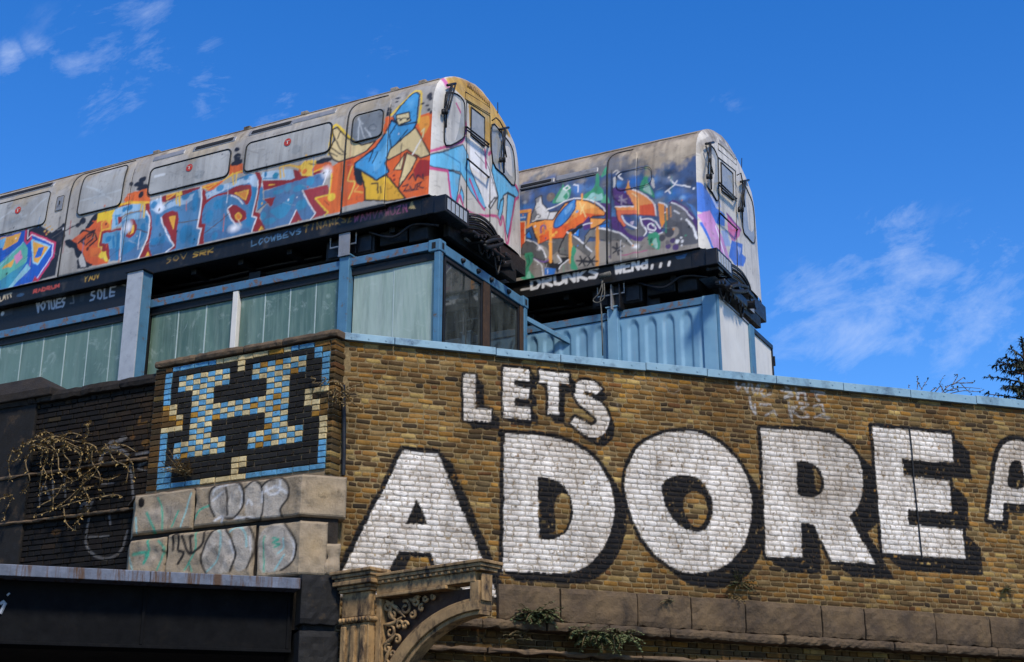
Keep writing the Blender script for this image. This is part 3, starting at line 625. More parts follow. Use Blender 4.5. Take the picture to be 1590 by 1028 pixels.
# ------------------------------------------------------------------ stone base blocks at the corner with silver throw-ups
p1 = FWALL.w(FWALL.px(470, 734, 1, -.2)); FS = Frame((p1[0], p1[1], 0), A_T); FS2 = Frame((p1[0], p1[1], 0), A_W)
def conv_s(u, v):
    if u <= 470: q = FS.px(u, v); return np.array([q[0], q[2]])
    q = FS2.px(u, v); return np.array([q[0], q[2]])
cvs = Canvas(-3.4, 3.6, 1.0, 5.3, 120, hx('#9c8d76')); ps = Painter(cvs, conv_s)
ps.crop(180, 720, 4.184)
for (x, y, rx, ry, k) in ((300, 330, 190, 90, .5), (700, 250, 130, 110, .4), (1020, 500, 130, 130, .4), (660, 560, 120, 120, .4), (200, 600, 120, 90, .4)): ps.blob('#a29b90', x, y, rx, ry, k, .6)
for (x, y, rx, ry, k) in ((1350, 200, 150, 130, .35), (1290, 540, 110, 140, .35)): ps.blob('#b39868', x, y, rx, ry, k, .95)  # warm patches put sunlight into the colour of the right-hand face
ps.blob('#1a1613', 165, 255, 22, 36); ps.blob('#2a241f', 740, 345, 40, 22)
TEAL = '#3fa58a'; LT = '#8fc4c4'; KB = '#16171a'; SV = '#cfd0d0'
for pl in ([(640, 340), (610, 270), (608, 200), (640, 150), (720, 125), (800, 125), (830, 190), (815, 290), (770, 345)], [(840, 160), (900, 110), (945, 160), (955, 260), (935, 350), (850, 350)], [(950, 160), (1000, 105), (1080, 95), (1120, 150), (1115, 220), (1070, 290), (1060, 340), (960, 340)], [(640, 430), (580, 520), (555, 640), (600, 710), (735, 700), (772, 590), (745, 490), (690, 410)], [(760, 430), (850, 400), (882, 460), (885, 560), (850, 670), (770, 680)], [(940, 440), (1080, 390), (1140, 460), (1160, 540), (1130, 640), (1050, 685), (930, 690)]): ps.poly('#b4b0a8', pl, .62, True)
for w, c, pl in ((12, TEAL, [(200, 320), (250, 430), (235, 450)]), (9, TEAL, [(300, 430), (300, 300), (270, 220)]), (9, TEAL, [(360, 410), (405, 305)]), (8, LT, [(420, 410), (470, 250), (490, 190)]), (9, LT, [(130, 350), (135, 450)]), (10, TEAL, [(510, 360), (545, 300), (610, 272)]),
                 (16, TEAL, [(110, 590), (205, 580), (180, 645)]), (14, TEAL, [(205, 500), (215, 560), (190, 600)]), (9, TEAL, [(275, 500), (310, 560), (265, 690)]), (9, LT, [(85, 610), (105, 690)]), (9, TEAL, [(515, 440), (515, 560), (440, 690)]), (8, TEAL, [(470, 640), (490, 700)]),
                 (10, LT, [(660, 430), (680, 470), (660, 620), (590, 700)]), (10, LT, [(740, 440), (790, 405), (840, 450), (850, 540)]), (9, TEAL, [(955, 700), (950, 560), (960, 470)]), (9, LT, [(1080, 480), (1080, 540), (1040, 580)]), (10, LT, [(1020, 690), (1085, 590)]), (10, TEAL, [(1010, 480), (1050, 490), (1010, 510), (1055, 520), (1020, 540)]),
                 (12, SV, [(625, 240), (700, 180)]), (14, SV, [(975, 150), (1000, 200), (1060, 180), (1070, 110)]), (14, SV, [(970, 180), (1040, 150), (1110, 190)]), (10, SV, [(850, 260), (860, 235), (885, 265)]), (12, SV, [(640, 370), (690, 340), (680, 380)]), (12, SV, [(770, 350), (820, 350), (900, 350)])): ps.line(c, w, pl, sm=True, k=.95)
for w, pl, cl in ((9, [(640, 340), (610, 270), (608, 200), (640, 150), (720, 125), (800, 125), (830, 190), (815, 290), (770, 345)], 0), (9, [(712, 130), (722, 230), (722, 330)], 0), (8, [(840, 160), (900, 110), (945, 160), (955, 260), (935, 360), (850, 355)], 0), (9, [(940, 150), (1000, 105), (1080, 95), (1120, 150), (1115, 220), (1070, 290), (1075, 340)], 0),
                  (9, [(640, 420), (580, 520), (555, 640), (590, 720)], 0), (9, [(690, 400), (750, 490), (775, 590), (740, 700)], 0), (8, [(850, 390), (885, 450), (890, 560), (850, 680)], 0), (9, [(1080, 380), (1140, 460), (1165, 540), (1130, 640), (1060, 690)], 0), (11, [(370, 560), (375, 470), (410, 470), (405, 560), (440, 580), (400, 650)], 0), (11, [(430, 470), (460, 560), (490, 580), (480, 480), (500, 470)], 0), (10, [(500, 580), (560, 520), (575, 440)], 0), (8, [(300, 560), (330, 600), (310, 650)], 0)): ps.line(KB, w * 1.45, pl, sm=True, k=.95)
for pl in ([(630, 200), (650, 165), (720, 140)], [(800, 150), (820, 200), (805, 280)], [(950, 180), (945, 250)], [(740, 500), (760, 580)], [(1130, 480), (1150, 540), (1130, 620)], [(870, 470), (875, 560)]): ps.line(SV, 10, pl, sm=True, k=.8)
base = thing('stone_base', 'eroded pale stone blocks with silver and black throw-ups under the chequered wall', 'stone blocks', FS)
BLKX = MB()
def plan_pt(a, out=0.):   # arc position along the two faces -> local FS xy
    if a <= 0: return np.array([a, -out])
    w = FS.loc(FS2.w((a, -out, 0))); return w[:2]
def stone(aL, aR, z0, z1, name='stone_block', amp=.007, seed=1, out=0.):
    rr = np.random.default_rng(seed); step = .016
    na = max(2, int((aR - aL) / step)); nz = max(2, int((z1 - z0) / step))
    aa = np.linspace(aL, aR, na + 1); zz = np.linspace(z0, z1, nz + 1)
    lowf = rr.normal(0, 1, (na // 6 + 3, nz // 6 + 3)); V = np.zeros((na + 1, nz + 1, 3)); C = np.zeros((na + 1, nz + 1, 4))
    for i, a in enumerate(aa):
        for j, z in enumerate(zz):
            fi, fj = i / 6, j / 6; ii, jj = int(fi), int(fj); s, t = fi - ii, fj - jj; s = s * s * (3 - 2 * s); t = t * t * (3 - 2 * t)
            n_ = (lowf[ii, jj] * (1 - s) + lowf[ii + 1, jj] * s) * (1 - t) + (lowf[ii, jj + 1] * (1 - s) + lowf[ii + 1, jj + 1] * s) * t
            ed = min(a - aL, aR - a, z - z0, z1 - z); o_ = out + amp * n_ - .035 * max(0, 1 - ed / .03) ** 2
            p = plan_pt(a, o_); V[i, j] = (p[0], p[1], z)
            q = cvs.sample(np.array([a]), np.array([z]))[0]; C[i, j] = (*q[:3], 1)
    v, q = grid_mesh(V, na + 1, nz + 1); c = C.reshape(-1, 4)
    # close the back
    n1 = nz + 1; bd = [i * n1 for i in range(na + 1)] + [na * n1 + j for j in range(1, n1)] + [i * n1 + nz for i in range(na - 1, -1, -1)] + [j for j in range(nz - 1, 0, -1)]
    bv = FS.A @ (FWALL.Y * .28); back = [v[i] + bv for i in bd]; k = len(v); v = np.concatenate([v, back]); c = np.concatenate([c, np.tile(c[0], (len(back), 1))])
    nb = len(bd); q2 = np.array([(bd[i], k + i, k + (i + 1) % nb, bd[(i + 1) % nb]) for i in range(nb)]); q = np.concatenate([q, q2])
    return fast_obj(name, v, q, 'stone_v', base, c, False)
zU1, zU0 = FS.px(469, 735)[2], FS.px(469, 801.5)[2]; zL1, zL0 = FS.px(469, 806.5)[2], FS.px(469, 893)[2]
aP = lambda u: conv_s(u, 800)[0]
stone(aP(206), aP(298), zU0, zU1, seed=1); stone(aP(300), aP(538), zU0 + .01, zU1, seed=2)
stone(aP(203), aP(260), zL0, zL1 - .02, seed=3); stone(aP(262), aP(396), zL0, zL1, seed=4); stone(aP(399), aP(512), zL0 + .01, zL1, seed=5, out=-.02)
stone(aP(506), aP(533), zL0 + .02, zL1 - .22, 'broken_stone', .02, 6, -.04)
MB().prism([(aP(206) - .02, .06), (-.02, .06), tuple(plan_pt(.42, -.06)), tuple(plan_pt(.42, -.3)), (-2.9, .6)], 3.4, zU1 - .02, 2).build('core', 'soot_shade_stone', base)
MB().prism([(aP(206), .02), (-.01, .02), tuple(plan_pt(aP(538), -.03)), tuple(plan_pt(aP(540), -.19)), (-2.9, .5)], zU1 - .018, zU1 + .004, 2).build('weathering_slab', 'brown_stone', base, .004)

# ------------------------------------------------------------------ near-black parapet further along the bridge, soot and shade both in its colour
dk = thing('soot_shade_parapet', 'near-black brick parapet, soot and shade in its colour, with dry creeper left of the chequered wall', 'parapet', FH)
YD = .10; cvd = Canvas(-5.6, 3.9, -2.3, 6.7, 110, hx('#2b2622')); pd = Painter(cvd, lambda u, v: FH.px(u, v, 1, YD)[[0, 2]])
pd.crop(0, 560, 3.023)
GW = '#8d8f92'
for pl, w in (([(610, 480), (622, 560), (628, 650)], 12), ([(420, 740), (405, 850), (440, 910), (510, 930), (570, 890), (600, 800)], 12), ([(470, 480), (490, 430), (550, 415), (600, 440)], 16), ([(515, 725), (520, 770)], 10), ([(420, 830), (510, 825)], 9), ([(185, 690), (205, 580), (240, 650)], 9), ([(250, 560), (255, 640)], 8), ([(305, 540), (310, 640)], 8), ([(650, 490), (690, 475), (650, 505), (700, 520)], 7), ([(380, 690), (400, 665), (420, 690), (440, 655)], 14), ([(640, 440), (700, 430)], 10), ([(480, 580), (540, 575)], 6)): pd.line(GW, w, pl, sm=True, k=.75)
pd.line('#8a6428', 10, [(650, 300), (660, 265), (655, 300), (690, 290)], k=.8); pd.blob('#8a6428', 690, 385, 28, 18, .8); pd.blob('#7a5424', 265, 805, 25, 15, .7); pd.blob('#7a5424', 625, 360, 14, 12, .8)
for (x, y) in ((560, 380), (580, 365), (530, 385), (545, 405), (510, 400)): pd.blob('#8b8a88', x, y, 22, 12, .7)
geos = []
zz = 6.47; r = 0
while zz > 3.9:
    x = -5.45 + rng.uniform(0, .1)
    while x < -2.62:
        L_ = (.214 if rng.random() < .6 else .104) + rng.uniform(-.008, .008); x1 = x + L_
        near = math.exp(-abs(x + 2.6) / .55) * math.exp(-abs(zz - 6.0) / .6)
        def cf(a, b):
            k = .022 + .26 * near + (.07 if rng.random() < .10 else 0); return stock(a, b, k) * .8 + np.array([.004, .004, .0045])  # brick tone scaled towards black: soot plus painted shade
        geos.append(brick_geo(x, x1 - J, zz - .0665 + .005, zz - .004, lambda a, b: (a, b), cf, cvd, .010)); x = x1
    zz -= .0665; r += 1
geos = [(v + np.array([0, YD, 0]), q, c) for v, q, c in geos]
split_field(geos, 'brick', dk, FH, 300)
MB().box(-11, -2.56, YD + .013, .6, 3.2, 6.48).build('mortar_bed', 'soot_shade_brick', dk)
xa = -4.55
for L_ in (.74, .62, .66): sd_ += 1; rough_block('coping_stone', xa, xa + L_ - .006, 6.47, 6.60, .02, .55, 'soot_shade_stone', dk, .01, (8, 2), sd_); xa += L_
xa = -11.
while xa < -4.6: sd_ += 1; rough_block('coping_stone', xa, min(xa + .9, -4.56) - .006, 6.47, 6.60, .02, .55, 'soot_shade_stone', dk, .01, (8, 2), sd_); xa += .9
for (a, b) in (((5, 747), (240, 706)), ((10, 817), (205, 786))):
    zq = FH.px(*b, 1, YD - .06)[2]
    xa = -5.3
    while xa < -2.7: sd_ += 1; rough_block('string_course', xa, min(xa + .9, -2.66) - .004, zq - .05, zq, YD - .07, YD + .02, 'brown_stone', dk, .012, (9, 2), sd_); xa += .9
# pier at the far left with its cap
pr = FH.px(79, 600, 1, -.02)
bx('pier', 'soot_shade_brick', dk, -6.2, pr[0] - .30, .06, .6, 3.2, pr[2] - .04, bevel=.01)
MB().add([(x, y + (.2 if y < 0 else 0), z) for (x, y, z) in [(-6.3, -.22, pr[2] - .10), (pr[0], -.22, pr[2] - .10), (pr[0], .62, pr[2] - .10), (-6.3, .62, pr[2] - .10), (-6.3, -.22, pr[2] + .0), (pr[0], -.22, pr[2] + .0), (pr[0], .62, pr[2]), (-6.3, .62, pr[2]), (-6.0, .12, pr[2] + .22), (pr[0] - .35, .12, pr[2] + .22)]],
         [(0, 3, 2, 1), (0, 1, 5, 4), (1, 2, 6, 5), (2, 3, 7, 6), (3, 0, 4, 7), (4, 5, 9, 8), (6, 7, 8, 9), (5, 6, 9), (7, 4, 8)]).build('pier_cap', 'soot_shade_stone', dk, .015)

# ------------------------------------------------------------------ black bridge girder spanning to the left
YG = -.42; FG = FWALL
gd = thing('bridge_girder', 'black riveted steel bridge girder with a rusty grey top flange across the lower left', 'girder', FG)
xr = FG.px(467, 905, 1, YG)[0]; zf1 = FG.px(467, 897.6, 1, YG)[2]; zf0 = FG.px(467, 914.5, 1, YG)[2]; zw0 = FG.px(458, 1009, 1, YG + .26)[2]
zsl = (FG.px(0, 875.3, 1, YG)[2] - zf1) / (FG.px(0, 875.3, 1, YG)[0] - xr)
zl = lambda x, z: z + zsl * (x - xr)
xa = xr - 9
while xa < xr - .01:
    b = min(xa + 1.5, xr)
    MB().add([(x, y, zl(x, z)) for x in (xa + .002, b - .002) for (y, z) in ((YG, zf0), (YG, zf1), (YG + .62, zf1), (YG + .62, zf0))], [(0, 1, 5, 4), (1, 2, 6, 5), (2, 3, 7, 6), (3, 0, 4, 7), (0, 3, 2, 1), (4, 5, 6, 7)]).build('top_flange', 'flange', gd, .006); xa = b
MB().add([(x, y, zl(x, z)) for x in (xr - 9, xr - .02) for (y, z) in ((YG + .26, zw0), (YG + .26, zf0 - .003), (YG + .32, zf0 - .003), (YG + .32, zw0))], [(0, 1, 5, 4), (1, 2, 6, 5), (2, 3, 7, 6), (3, 0, 4, 7), (0, 3, 2, 1), (4, 5, 6, 7)]).build('web', 'girder', gd)
MB().add([(x, y, zl(x, z)) for x in (xr - 9, xr - .02) for (y, z) in ((YG + .22, zw0 - .035), (YG + .22, zw0 - .003), (YG + .6, zw0 - .003), (YG + .6, zw0 - .035))], [(0, 1, 5, 4), (1, 2, 6, 5), (2, 3, 7, 6), (3, 0, 4, 7), (0, 3, 2, 1), (4, 5, 6, 7)]).build('bottom_flange', 'girder', gd, .004)
xq = FG.px(222, 960, 1, YG + .25)[0]
for xx in (xr - .06, xq, 2 * xq - xr + .06): bx('web_joint', 'girder', gd, xx - .014, xx + .014, YG + .238, YG + .262, zl(xx, zw0) + .004, zl(xx, zf0) - .004, bevel=.003)
MB().box(xr - 9, xr + .3, YG + .6, 9, zw0 - .02, zf0 - .05).build('bridge_deck', 'soot_shade_stone', gd)
wl = Canvas(0, 0, 1, 1, 4)
for pl in ([(0, 953), (4, 945), (8, 937), (6, 934), (0, 938)], [(12, 922), (14, 924)]): MB().tube([FG.px(*q, 1, YG + .255) for q in pl], .018, 6).build('paint_mark', 'silver', gd)

pr_ = thing('black_stone_pier', 'black painted stone pier blocks beside the iron pilaster', 'pier', FWALL)
x0 = FWALL.px(467, 905, 1, -.40)[0] + .012; x1 = FWALL.px(530, 905, 1, -.40)[0]
for k, (va, vb) in enumerate(((892, 971), (979, 1062))): rough_block('pier_block', x0, x1, FWALL.px(500, vb, 1, -.4)[2], FWALL.px(500, va, 1, -.4)[2], -.40, .3, 'pier', pr_, .012, (8, 8), 70 + k)
bx('pier_shaft', 'pier', pr_, x0 + .04, x1 - .03, -.33, .3, 0, FWALL.px(500, 898, 1, -.4)[2], bevel=.02)
bx('abutment', 'soot_shade_brick', pr_, x0 - 9, x0 + .5, 2.5, 3.2, 0, zw0, bevel=0)

# ------------------------------------------------------------------ cast-iron pilaster with scroll bracket
AB = R(130); pb = FWALL.w(FWALL.px(575, 879, 1, -.95)); FB = Frame(pb, AB)
br = thing('iron_bracket', 'brown cast-iron pilaster with moulded capital and arched scroll bracket', 'bracket', FB)
xl = FB.px(511, 889, 1, 0)[0]; yr = FB.px(604, 889, 0, 0)[1]
def ring(x0, x1, y0, y1, z0, z1, g): return (x0 - g, x1 + g, y0 - g, y1 + g, z0, z1)
X0, X1, Y0, Y1 = xl + .09, -.09, .09, yr - .06
for (z0, z1, g, nm) in ((-.035, 0, .09, 'abacus'), (-.075, -.037, .07, 'capital_moulding'), (-.105, -.077, .05, 'capital_moulding'), (-.15, -.107, .065, 'capital_moulding'), (-.185, -.152, .03, 'capital_moulding'), (-.22, -.187, .015, 'capital_moulding')):
    bx(nm, 'iron', br, *ring(X0, X1, Y0, Y1, z0, z1, g), bevel=.008)
bx('frieze', 'iron', br, *ring(X0, X1, Y0, Y1, -.47, -.222, -.012), bevel=.01)
bx('neck_band', 'iron', br, *ring(X0, X1, Y0, Y1, -.53, -.472, .008), bevel=.01)
nb = 9
for i in range(nb):
    x = X0 + (X1 - X0) * (i + .5) / nb
    mb = MB()
    for k in range(5):
        pass
    mb.tube([(x, Y0 - .012, -.524), (x, Y0 - .016, -.50), (x, Y0 - .012, -.478)], [.012, .02, .012], 8).build('bead', 'iron', br, smooth=True)
for i in range(5):
    y = Y0 + (Y1 - Y0) * (i + .5) / 5
    MB().tube([(X1 + .012, y, -.524), (X1 + .016, y, -.50), (X1 + .012, y, -.478)], [.012, .02, .012], 8).build('bead', 'iron', br, smooth=True)
bx('shaft', 'iron', br, *ring(X0, X1, Y0, Y1, -pb[2], -.532, -.01), bevel=.01)
for k in range(3):
    xx = X0 + (X1 - X0) * (k + .5) / 3; bx('fluting_rib', 'iron', br, xx - .035, xx + .035, Y0 - .022, Y0 + .02, -pb[2] + .3, -.56, bevel=.012)
# arm
ya0, ya1 = Y1 - .04, Y1 + .17; xe = FB.px(745, 869, 1, ya0)[0]; zt = FB.px(745, 869, 1, ya0)[2]
for (z0, z1, g, e) in ((-.03, 0, .055, .07), (-.065, -.032, .04, .05), (-.10, -.067, .022, .03), (-.20, -.102, .0, .0), (-.235, -.202, .02, .01)):
    x9 = xe + e if g else xe - .06
    if z0 < -.2: x9 = xe - .42
    bx('arm_moulding', 'iron', br, X1 + .02, x9, ya0 - g, ya1 + g, zt + z0, zt + z1, bevel=.006)
for q in range(16):
    xx = X1 + .12 + q * (xe - X1 - .1) / 16; bx('dentil', 'iron', br, xx, xx + .03, ya0 - .034, ya0 - .018, zt - .095, zt - .07, bevel=.003)
bx('end_block', 'iron', br, xe - .13, xe - .015, ya0 + .005, ya1 - .005, zt - .40, zt - .19, bevel=.008)
bx('end_face', 'iron', br, xe - .012, xe + .006, ya0 + .03, ya1 - .03, zt - .38, zt - .12, bevel=.004)
# arch rib: quarter ellipse from the end block down to the shaft
xc_, zc_ = xe - .02, zt - .38; ax_, az_ = xe - X1 - .03, 1.15
def arc(r0_, a): return (xc_ - ax_ * math.sin(a) * r0_ , zc_ - az_ * (1 - math.cos(a)) * 1.0 - (1 - r0_) * .9 * math.cos(a))
n = 22
for nm, ra, rb, ya, yb in (('arch_rib', 1.0, .90, ya0 + .0, ya1), ('arch_moulding', .90, .855, ya0 + .03, ya1 - .03), ('arch_moulding', 1.035, 1.003, ya0 + .02, ya1 - .02)):
    up = [arc(ra, R(90) * i / n) for i in range(n + 1)]; dn = [arc(rb, R(90) * i / n) for i in range(n + 1)]
    MB().prism(up + dn[::-1], ya, yb, 1).build(nm, 'iron', br, .006)
bx('back_stile', 'iron', br, X1 + .0, X1 + .07, ya0 + .02, ya1 - .02, zt - 1.5, zt - .24, bevel=.006)
# pierced scrollwork in the spandrel
ym = (ya0 + ya1) / 2 - .04
def spiral(cx, cz, r, turns, a0, sgn=1, n=22): return [(cx + r * (1 - .8 * t) * math.cos(a0 + sgn * 2 * math.pi * turns * t), ym, cz + r * (1 - .8 * t) * math.sin(a0 + sgn * 2 * math.pi * turns * t)) for t in np.linspace(0, 1, n)]
x_ = X1 + .07
for (cx, cz, r, tn_, a0, sg) in ((.13, -.40, .085, 1.2, 0, 1), (.30, -.36, .075, 1.2, 2, -1), (.45, -.31, .055, 1.2, 1, 1), (.10, -.58, .07, 1.1, 2, -1), (.22, -.52, .05, 1., 0, 1), (.07, -.74, .05, 1.1, 1, 1), (.57, -.29, .035, 1, 0, -1), (.05, -.88, .035, 1, 0, 1), (.68, -.285, .028, 1, 2, 1), (.40, -.43, .045, 1.1, 1, -1), (.30, -.53, .045, 1.1, 0, 1), (.20, -.66, .045, 1.1, 2, -1), (.14, -.80, .035, 1, 0, 1), (.52, -.38, .038, 1, 1, 1), (.05, -.32, .05, 1.1, 0, -1)):
    MB().tube(spiral(x_ + cx, zt + cz, r, tn_, a0, sg), .016, 6).build('scroll', 'iron', br, smooth=True)
for pl in ([(.02, -.26), (.16, -.34), (.30, -.45)], [(.0, -.5), (.12, -.5), (.26, -.44)], [(.0, -.70), (.10, -.66), (.18, -.60)], [(.35, -.27), (.42, -.30), (.5, -.26)], [(.02, -.95), (.06, -.82), (.12, -.72)], [(.12, -.27), (.10, -.4), (.2, -.5)]):
    MB().tube([(x_ + a, ym, zt + b) for a, b in smooth_pts(pl, False)], [.024 * math.sin(math.pi * (.12 + .8 * i / 12)) for i in range(13)], 6).build('acanthus_leaf', 'iron', br, smooth=True)
MB().prism([(x_, zt - .24), (xe - .14, zt - .24), (xe - .14, zt - .40), (x_ + .62, zt - .50), (x_ + .40, zt - .66), (x_ + .2, zt - .90), (x_ + .06, zt - 1.2), (x_, zt - 1.4)], ym + .045, ym + .06, 1).build('spandrel_plate', 'wood', br)

# drain pipe in the internal corner
dp = MB().tube([FWALL.px(u, v, 1, -.05) for u, v in ((533, 598), (534, 650), (534, 700), (533, 738))], .024, 10)
tag(dp.build('drain_pipe', 'blackm', None, smooth=False), 'thin black drain pipe in the corner beside the chequered wall', 'pipe', frame=FWALL)
# ================================================================== tube carriages
PROF = [(0, 0), (.36, .012), (.72, .03), (1.05, .043), (1.35, .062), (1.5, .08), (1.63, .115), (1.74, .165), (1.83, .23), (1.97, .40), (2.1, .64), (2.2, .93), (2.25, 1.17), (2.266, 1.345)]
_pz = np.array([p[0] for p in PROF]); _py = np.array([p[1] for p in PROF]); W1 = 2.69
_dz = np.linspace(0, 2.266, 300); _dy = np.interp(_dz, _pz, _py)
_dy = np.convolve(np.pad(_dy, 6, mode='edge'), np.ones(13) / 13, 'valid'); _dy[0] = 0
class Car:
    def __init__(s, F, L, k, nm, label, fine):
        s.F, s.L, s.k, s.W, s.H = F, L, k, W1 * k, 2.266 * k
        s.root = thing(nm, label, 'train carriage', F, 'carriages parked on the roof')
        s.fine = fine
    def Y(s, z): return np.interp(np.asarray(z) / s.k, _dz, _dy) * s.k
    def surf(s, x, z, off=0.):
        y = s.Y(z); e = .01; sl = (s.Y(z + e) - s.Y(np.maximum(z - e, 0))) / (2 * e); n = np.sqrt(1 + sl * sl)
        return np.array([x, y - off / n, z + off * sl / n])
    def conv(s, u, v):
        y = 0.
        for _ in range(7): p = s.F.px(u, v, 1, y); y = float(s.Y(min(max(p[2], 0), s.H - .02)))
        return np.array([p[0], p[2]])
    def convf(s, u, v): p = s.F.px(u, v, 0, .08); return np.array([p[1], p[2]])
    def fsurf(s, t, h, off=0.):
        c = s.W / 2; w = c - float(s.Y(min(h, s.H - .001)))
        hz = float(np.interp(min(t, s.W - t), s.Y(_dz * s.k), _dz * s.k)); e = max(0, min(w - abs(t - c), hz - h))
        return np.array([.13 * (1 - math.exp(-e / .16)) + off, t, h])
    def patch(s, name, m, x0, x1, z0, z1, rad, off, parent=None, cv=None, cell=.013, thick=.012, foot=False):
        nx = max(8, int((x1 - x0) / cell)); nz = max(8, int((z1 - z0) / cell)); V = np.zeros((nx + 1, nz + 1, 3))
        zs = np.linspace(z0, z1, nz + 1)
        for j, z in enumerate(zs):
            d = z1 - z if foot else min(z - z0, z1 - z); ins = rad - math.sqrt(max(0, rad * rad - (rad - d) ** 2)) if d < rad else 0
            for i in range(nx + 1):
                x = x0 + ins + (x1 - x0 - 2 * ins) * i / nx; o_ = off if 0 < i < nx and 0 < j < nz else off - thick
                V[i, j] = s.surf(x, z, o_)
        v, q = grid_mesh(V, nx + 1, nz + 1); c = None
        if cv is not None: c = cv.sample(v[:, 0], v[:, 2])
        return fast_obj(name, v, q, m, parent or s.root, c, True)
    def outline(s, x0, x1, z0, z1, rad, off, r, name='window_seal', m='rubber', parent=None, n=6):
        P = []
        for (cx, cz, a0) in ((x1 - rad, z1 - rad, 0), (x0 + rad, z1 - rad, 90), (x0 + rad, z0 + rad, 180), (x1 - rad, z0 + rad, 270)):
            for i in range(7): a = R(a0 + 15 * i); P.append((cx + rad * math.cos(a), cz + rad * math.sin(a)))
        P.append(P[0]); Q = []
        for a, b in zip(P[:-1], P[1:]):
            k = max(1, int(math.hypot(b[0] - a[0], b[1] - a[1]) / .08))
            for i in range(k): Q.append((a[0] + (b[0] - a[0]) * i / k, a[1] + (b[1] - a[1]) * i / k))
        Q.append(P[0]); return MB().tube([s.surf(x, z, off) for x, z in Q], r, n, False).build(name, m, parent or s.root, smooth=True)
    def run(s, pts, off, r, name, m='rubber', parent=None):
        Q = []
        for a, b in zip(pts[:-1], pts[1:]):
            k = max(1, int(math.hypot(b[0] - a[0], b[1] - a[1]) / .08))
            for i in range(k): Q.append((a[0] + (b[0] - a[0]) * i / k, a[1] + (b[1] - a[1]) * i / k))
        Q.append(pts[-1]); return MB().tube([s.surf(x, z, off) for x, z in Q], r, 6).build(name, m, parent or s.root, smooth=True)
    def box_px(s, *corners):
        P = [s.conv(*c) for c in corners]; xs_ = [p[0] for p in P]; zs_ = [p[1] for p in P]
        return (sum(sorted(xs_)[:2]) / 2, sum(sorted(xs_)[2:]) / 2, sum(sorted(zs_)[:2]) / 2, sum(sorted(zs_)[2:]) / 2)
    def body(s, cv, cvf, cvb):
        ZR = 1.93 * s.k
        # near side, fine mesh carrying the paint
        def strip(x0, x1, cx, cz):
            nx = int((x1 - x0) / cx); zs = np.linspace(0, ZR, int(ZR / cz)); X = np.linspace(x0, x1, nx + 1)
            y = s.Y(zs); V = np.zeros((nx + 1, len(zs), 3)); V[..., 0] = X[:, None]; V[..., 1] = y[None]; V[..., 2] = zs[None]
            v, q = grid_mesh(V, nx + 1, len(zs)); return v, q, cv.sample(v[:, 0], v[:, 2])
        v, q, c = strip(-s.fine, -.0, .0135, .0125); fast_obj('side_panel', v, q, 'train', s.root, c, True)
        if s.L > s.fine + .1: v, q, c = strip(-s.L, -s.fine, .1, .05); fast_obj('side_panel', v, q, 'train', s.root, c, True)
        # far side and roof
        zs = np.concatenate([np.linspace(ZR, s.H, 16)]); yl = s.Y(zs); prof = [(y, z) for y, z in zip(yl, zs)] + [(s.W - y, z) for y, z in zip(yl[::-1], zs[::-1])][1:]
        X = np.linspace(-s.L, 0, int(s.L / .25)); V = np.array([[(x, y, z) for y, z in prof] for x in X]); v, q = grid_mesh(V, len(X), len(prof)); fast_obj('roof', v, q, 'roof', s.root, None, True)
        zs = np.linspace(0, ZR, 24); V = np.array([[(x, s.W - float(s.Y(z)), z) for z in zs] for x in (-s.L, -.02)]); v, q = grid_mesh(V, 2, 24, flip=True); fast_obj('far_side_panel', v, q, 'alu', s.root, None, True)
        MB().prism([(float(s.Y(z)), z) for z in np.linspace(0, s.H, 30)] + [(s.W - float(s.Y(z)), z) for z in np.linspace(s.H, 0, 30)], -s.L, -s.L + .03, 0).build('rear_bulkhead', 'alu', s.root)
        # front
        nh, nt = 180, 190; V = np.zeros((nt + 1, nh + 1, 3))
        for j in range(nh + 1):
            h = (s.H - .012) * (1 - (1 - j / nh) ** 1.35); h = (s.H - .004) * j / nh; y0 = float(s.Y(h))
            for i in range(nt + 1): t = y0 + (s.W - 2 * y0) * i / nt; V[i, j] = s.fsurf(t, h)
        v, q = grid_mesh(V, nt + 1, nh + 1); fast_obj('cab_front', v, q, 'train', s.root, cvf.sample(v[:, 1], v[:, 2]), True)
        # solebar
        nx = int(s.fine / .014); X = np.linspace(-s.fine, -.01, nx); Z = np.linspace(-.26 * s.k, -.012, 22); V = np.zeros((nx, 22, 3)); V[..., 0] = X[:, None]; V[..., 1] = .035; V[..., 2] = Z[None]
        v, q = grid_mesh(V, nx, 22); fast_obj('solebar', v, q, 'train', s.root, cvb.sample(v[:, 0], v[:, 2]))
        z0 = -.26 * s.k
        bx('sill_plate', 'black', s.root, -s.L, .02, -.012, .2, -.011, -.0, bevel=0)
        bx('underframe', 'black', s.root, -s.L, -.02, .036, s.W - .04, z0, -.013, bevel=0)
        bx('solebar_lip', 'black', s.root, -s.L, -.02, .0, .12, z0 - .022, z0 - .001, bevel=.004)
        for x in np.arange(-s.L + .4, -.3, .85): bx('cross_bearer', 'black', s.root, x, x + .09, .15, s.W - .15, z0 - .10, z0 - .002, bevel=.004)
        for y, z, m_, r_c in ((.46, -.33, 'blackm', .025), (1.25, -.34, 'blackm', .03)):
            MB().tube([(-4.9, y, z * s.k), (-3.9, y + .01, z * s.k - .02), (-2.8, y, z * s.k), (-2.0, y + .01, z * s.k - .015)], r_c, 8).build('conduit', m_, s.root, smooth=True)
        for y in (.55, s.W - .75): bx('longitudinal_bearer', 'blackm', s.root, -s.L, -.3, y, y + .16, z0 - .15, z0 - .101, bevel=.004)
    def fpt(s, u, v, off=.02):
        p = s.F.px(u, v, 0, .10); q = s.F.px(u, v, 0, s.fsurf(p[1], p[2])[0] + off); return q
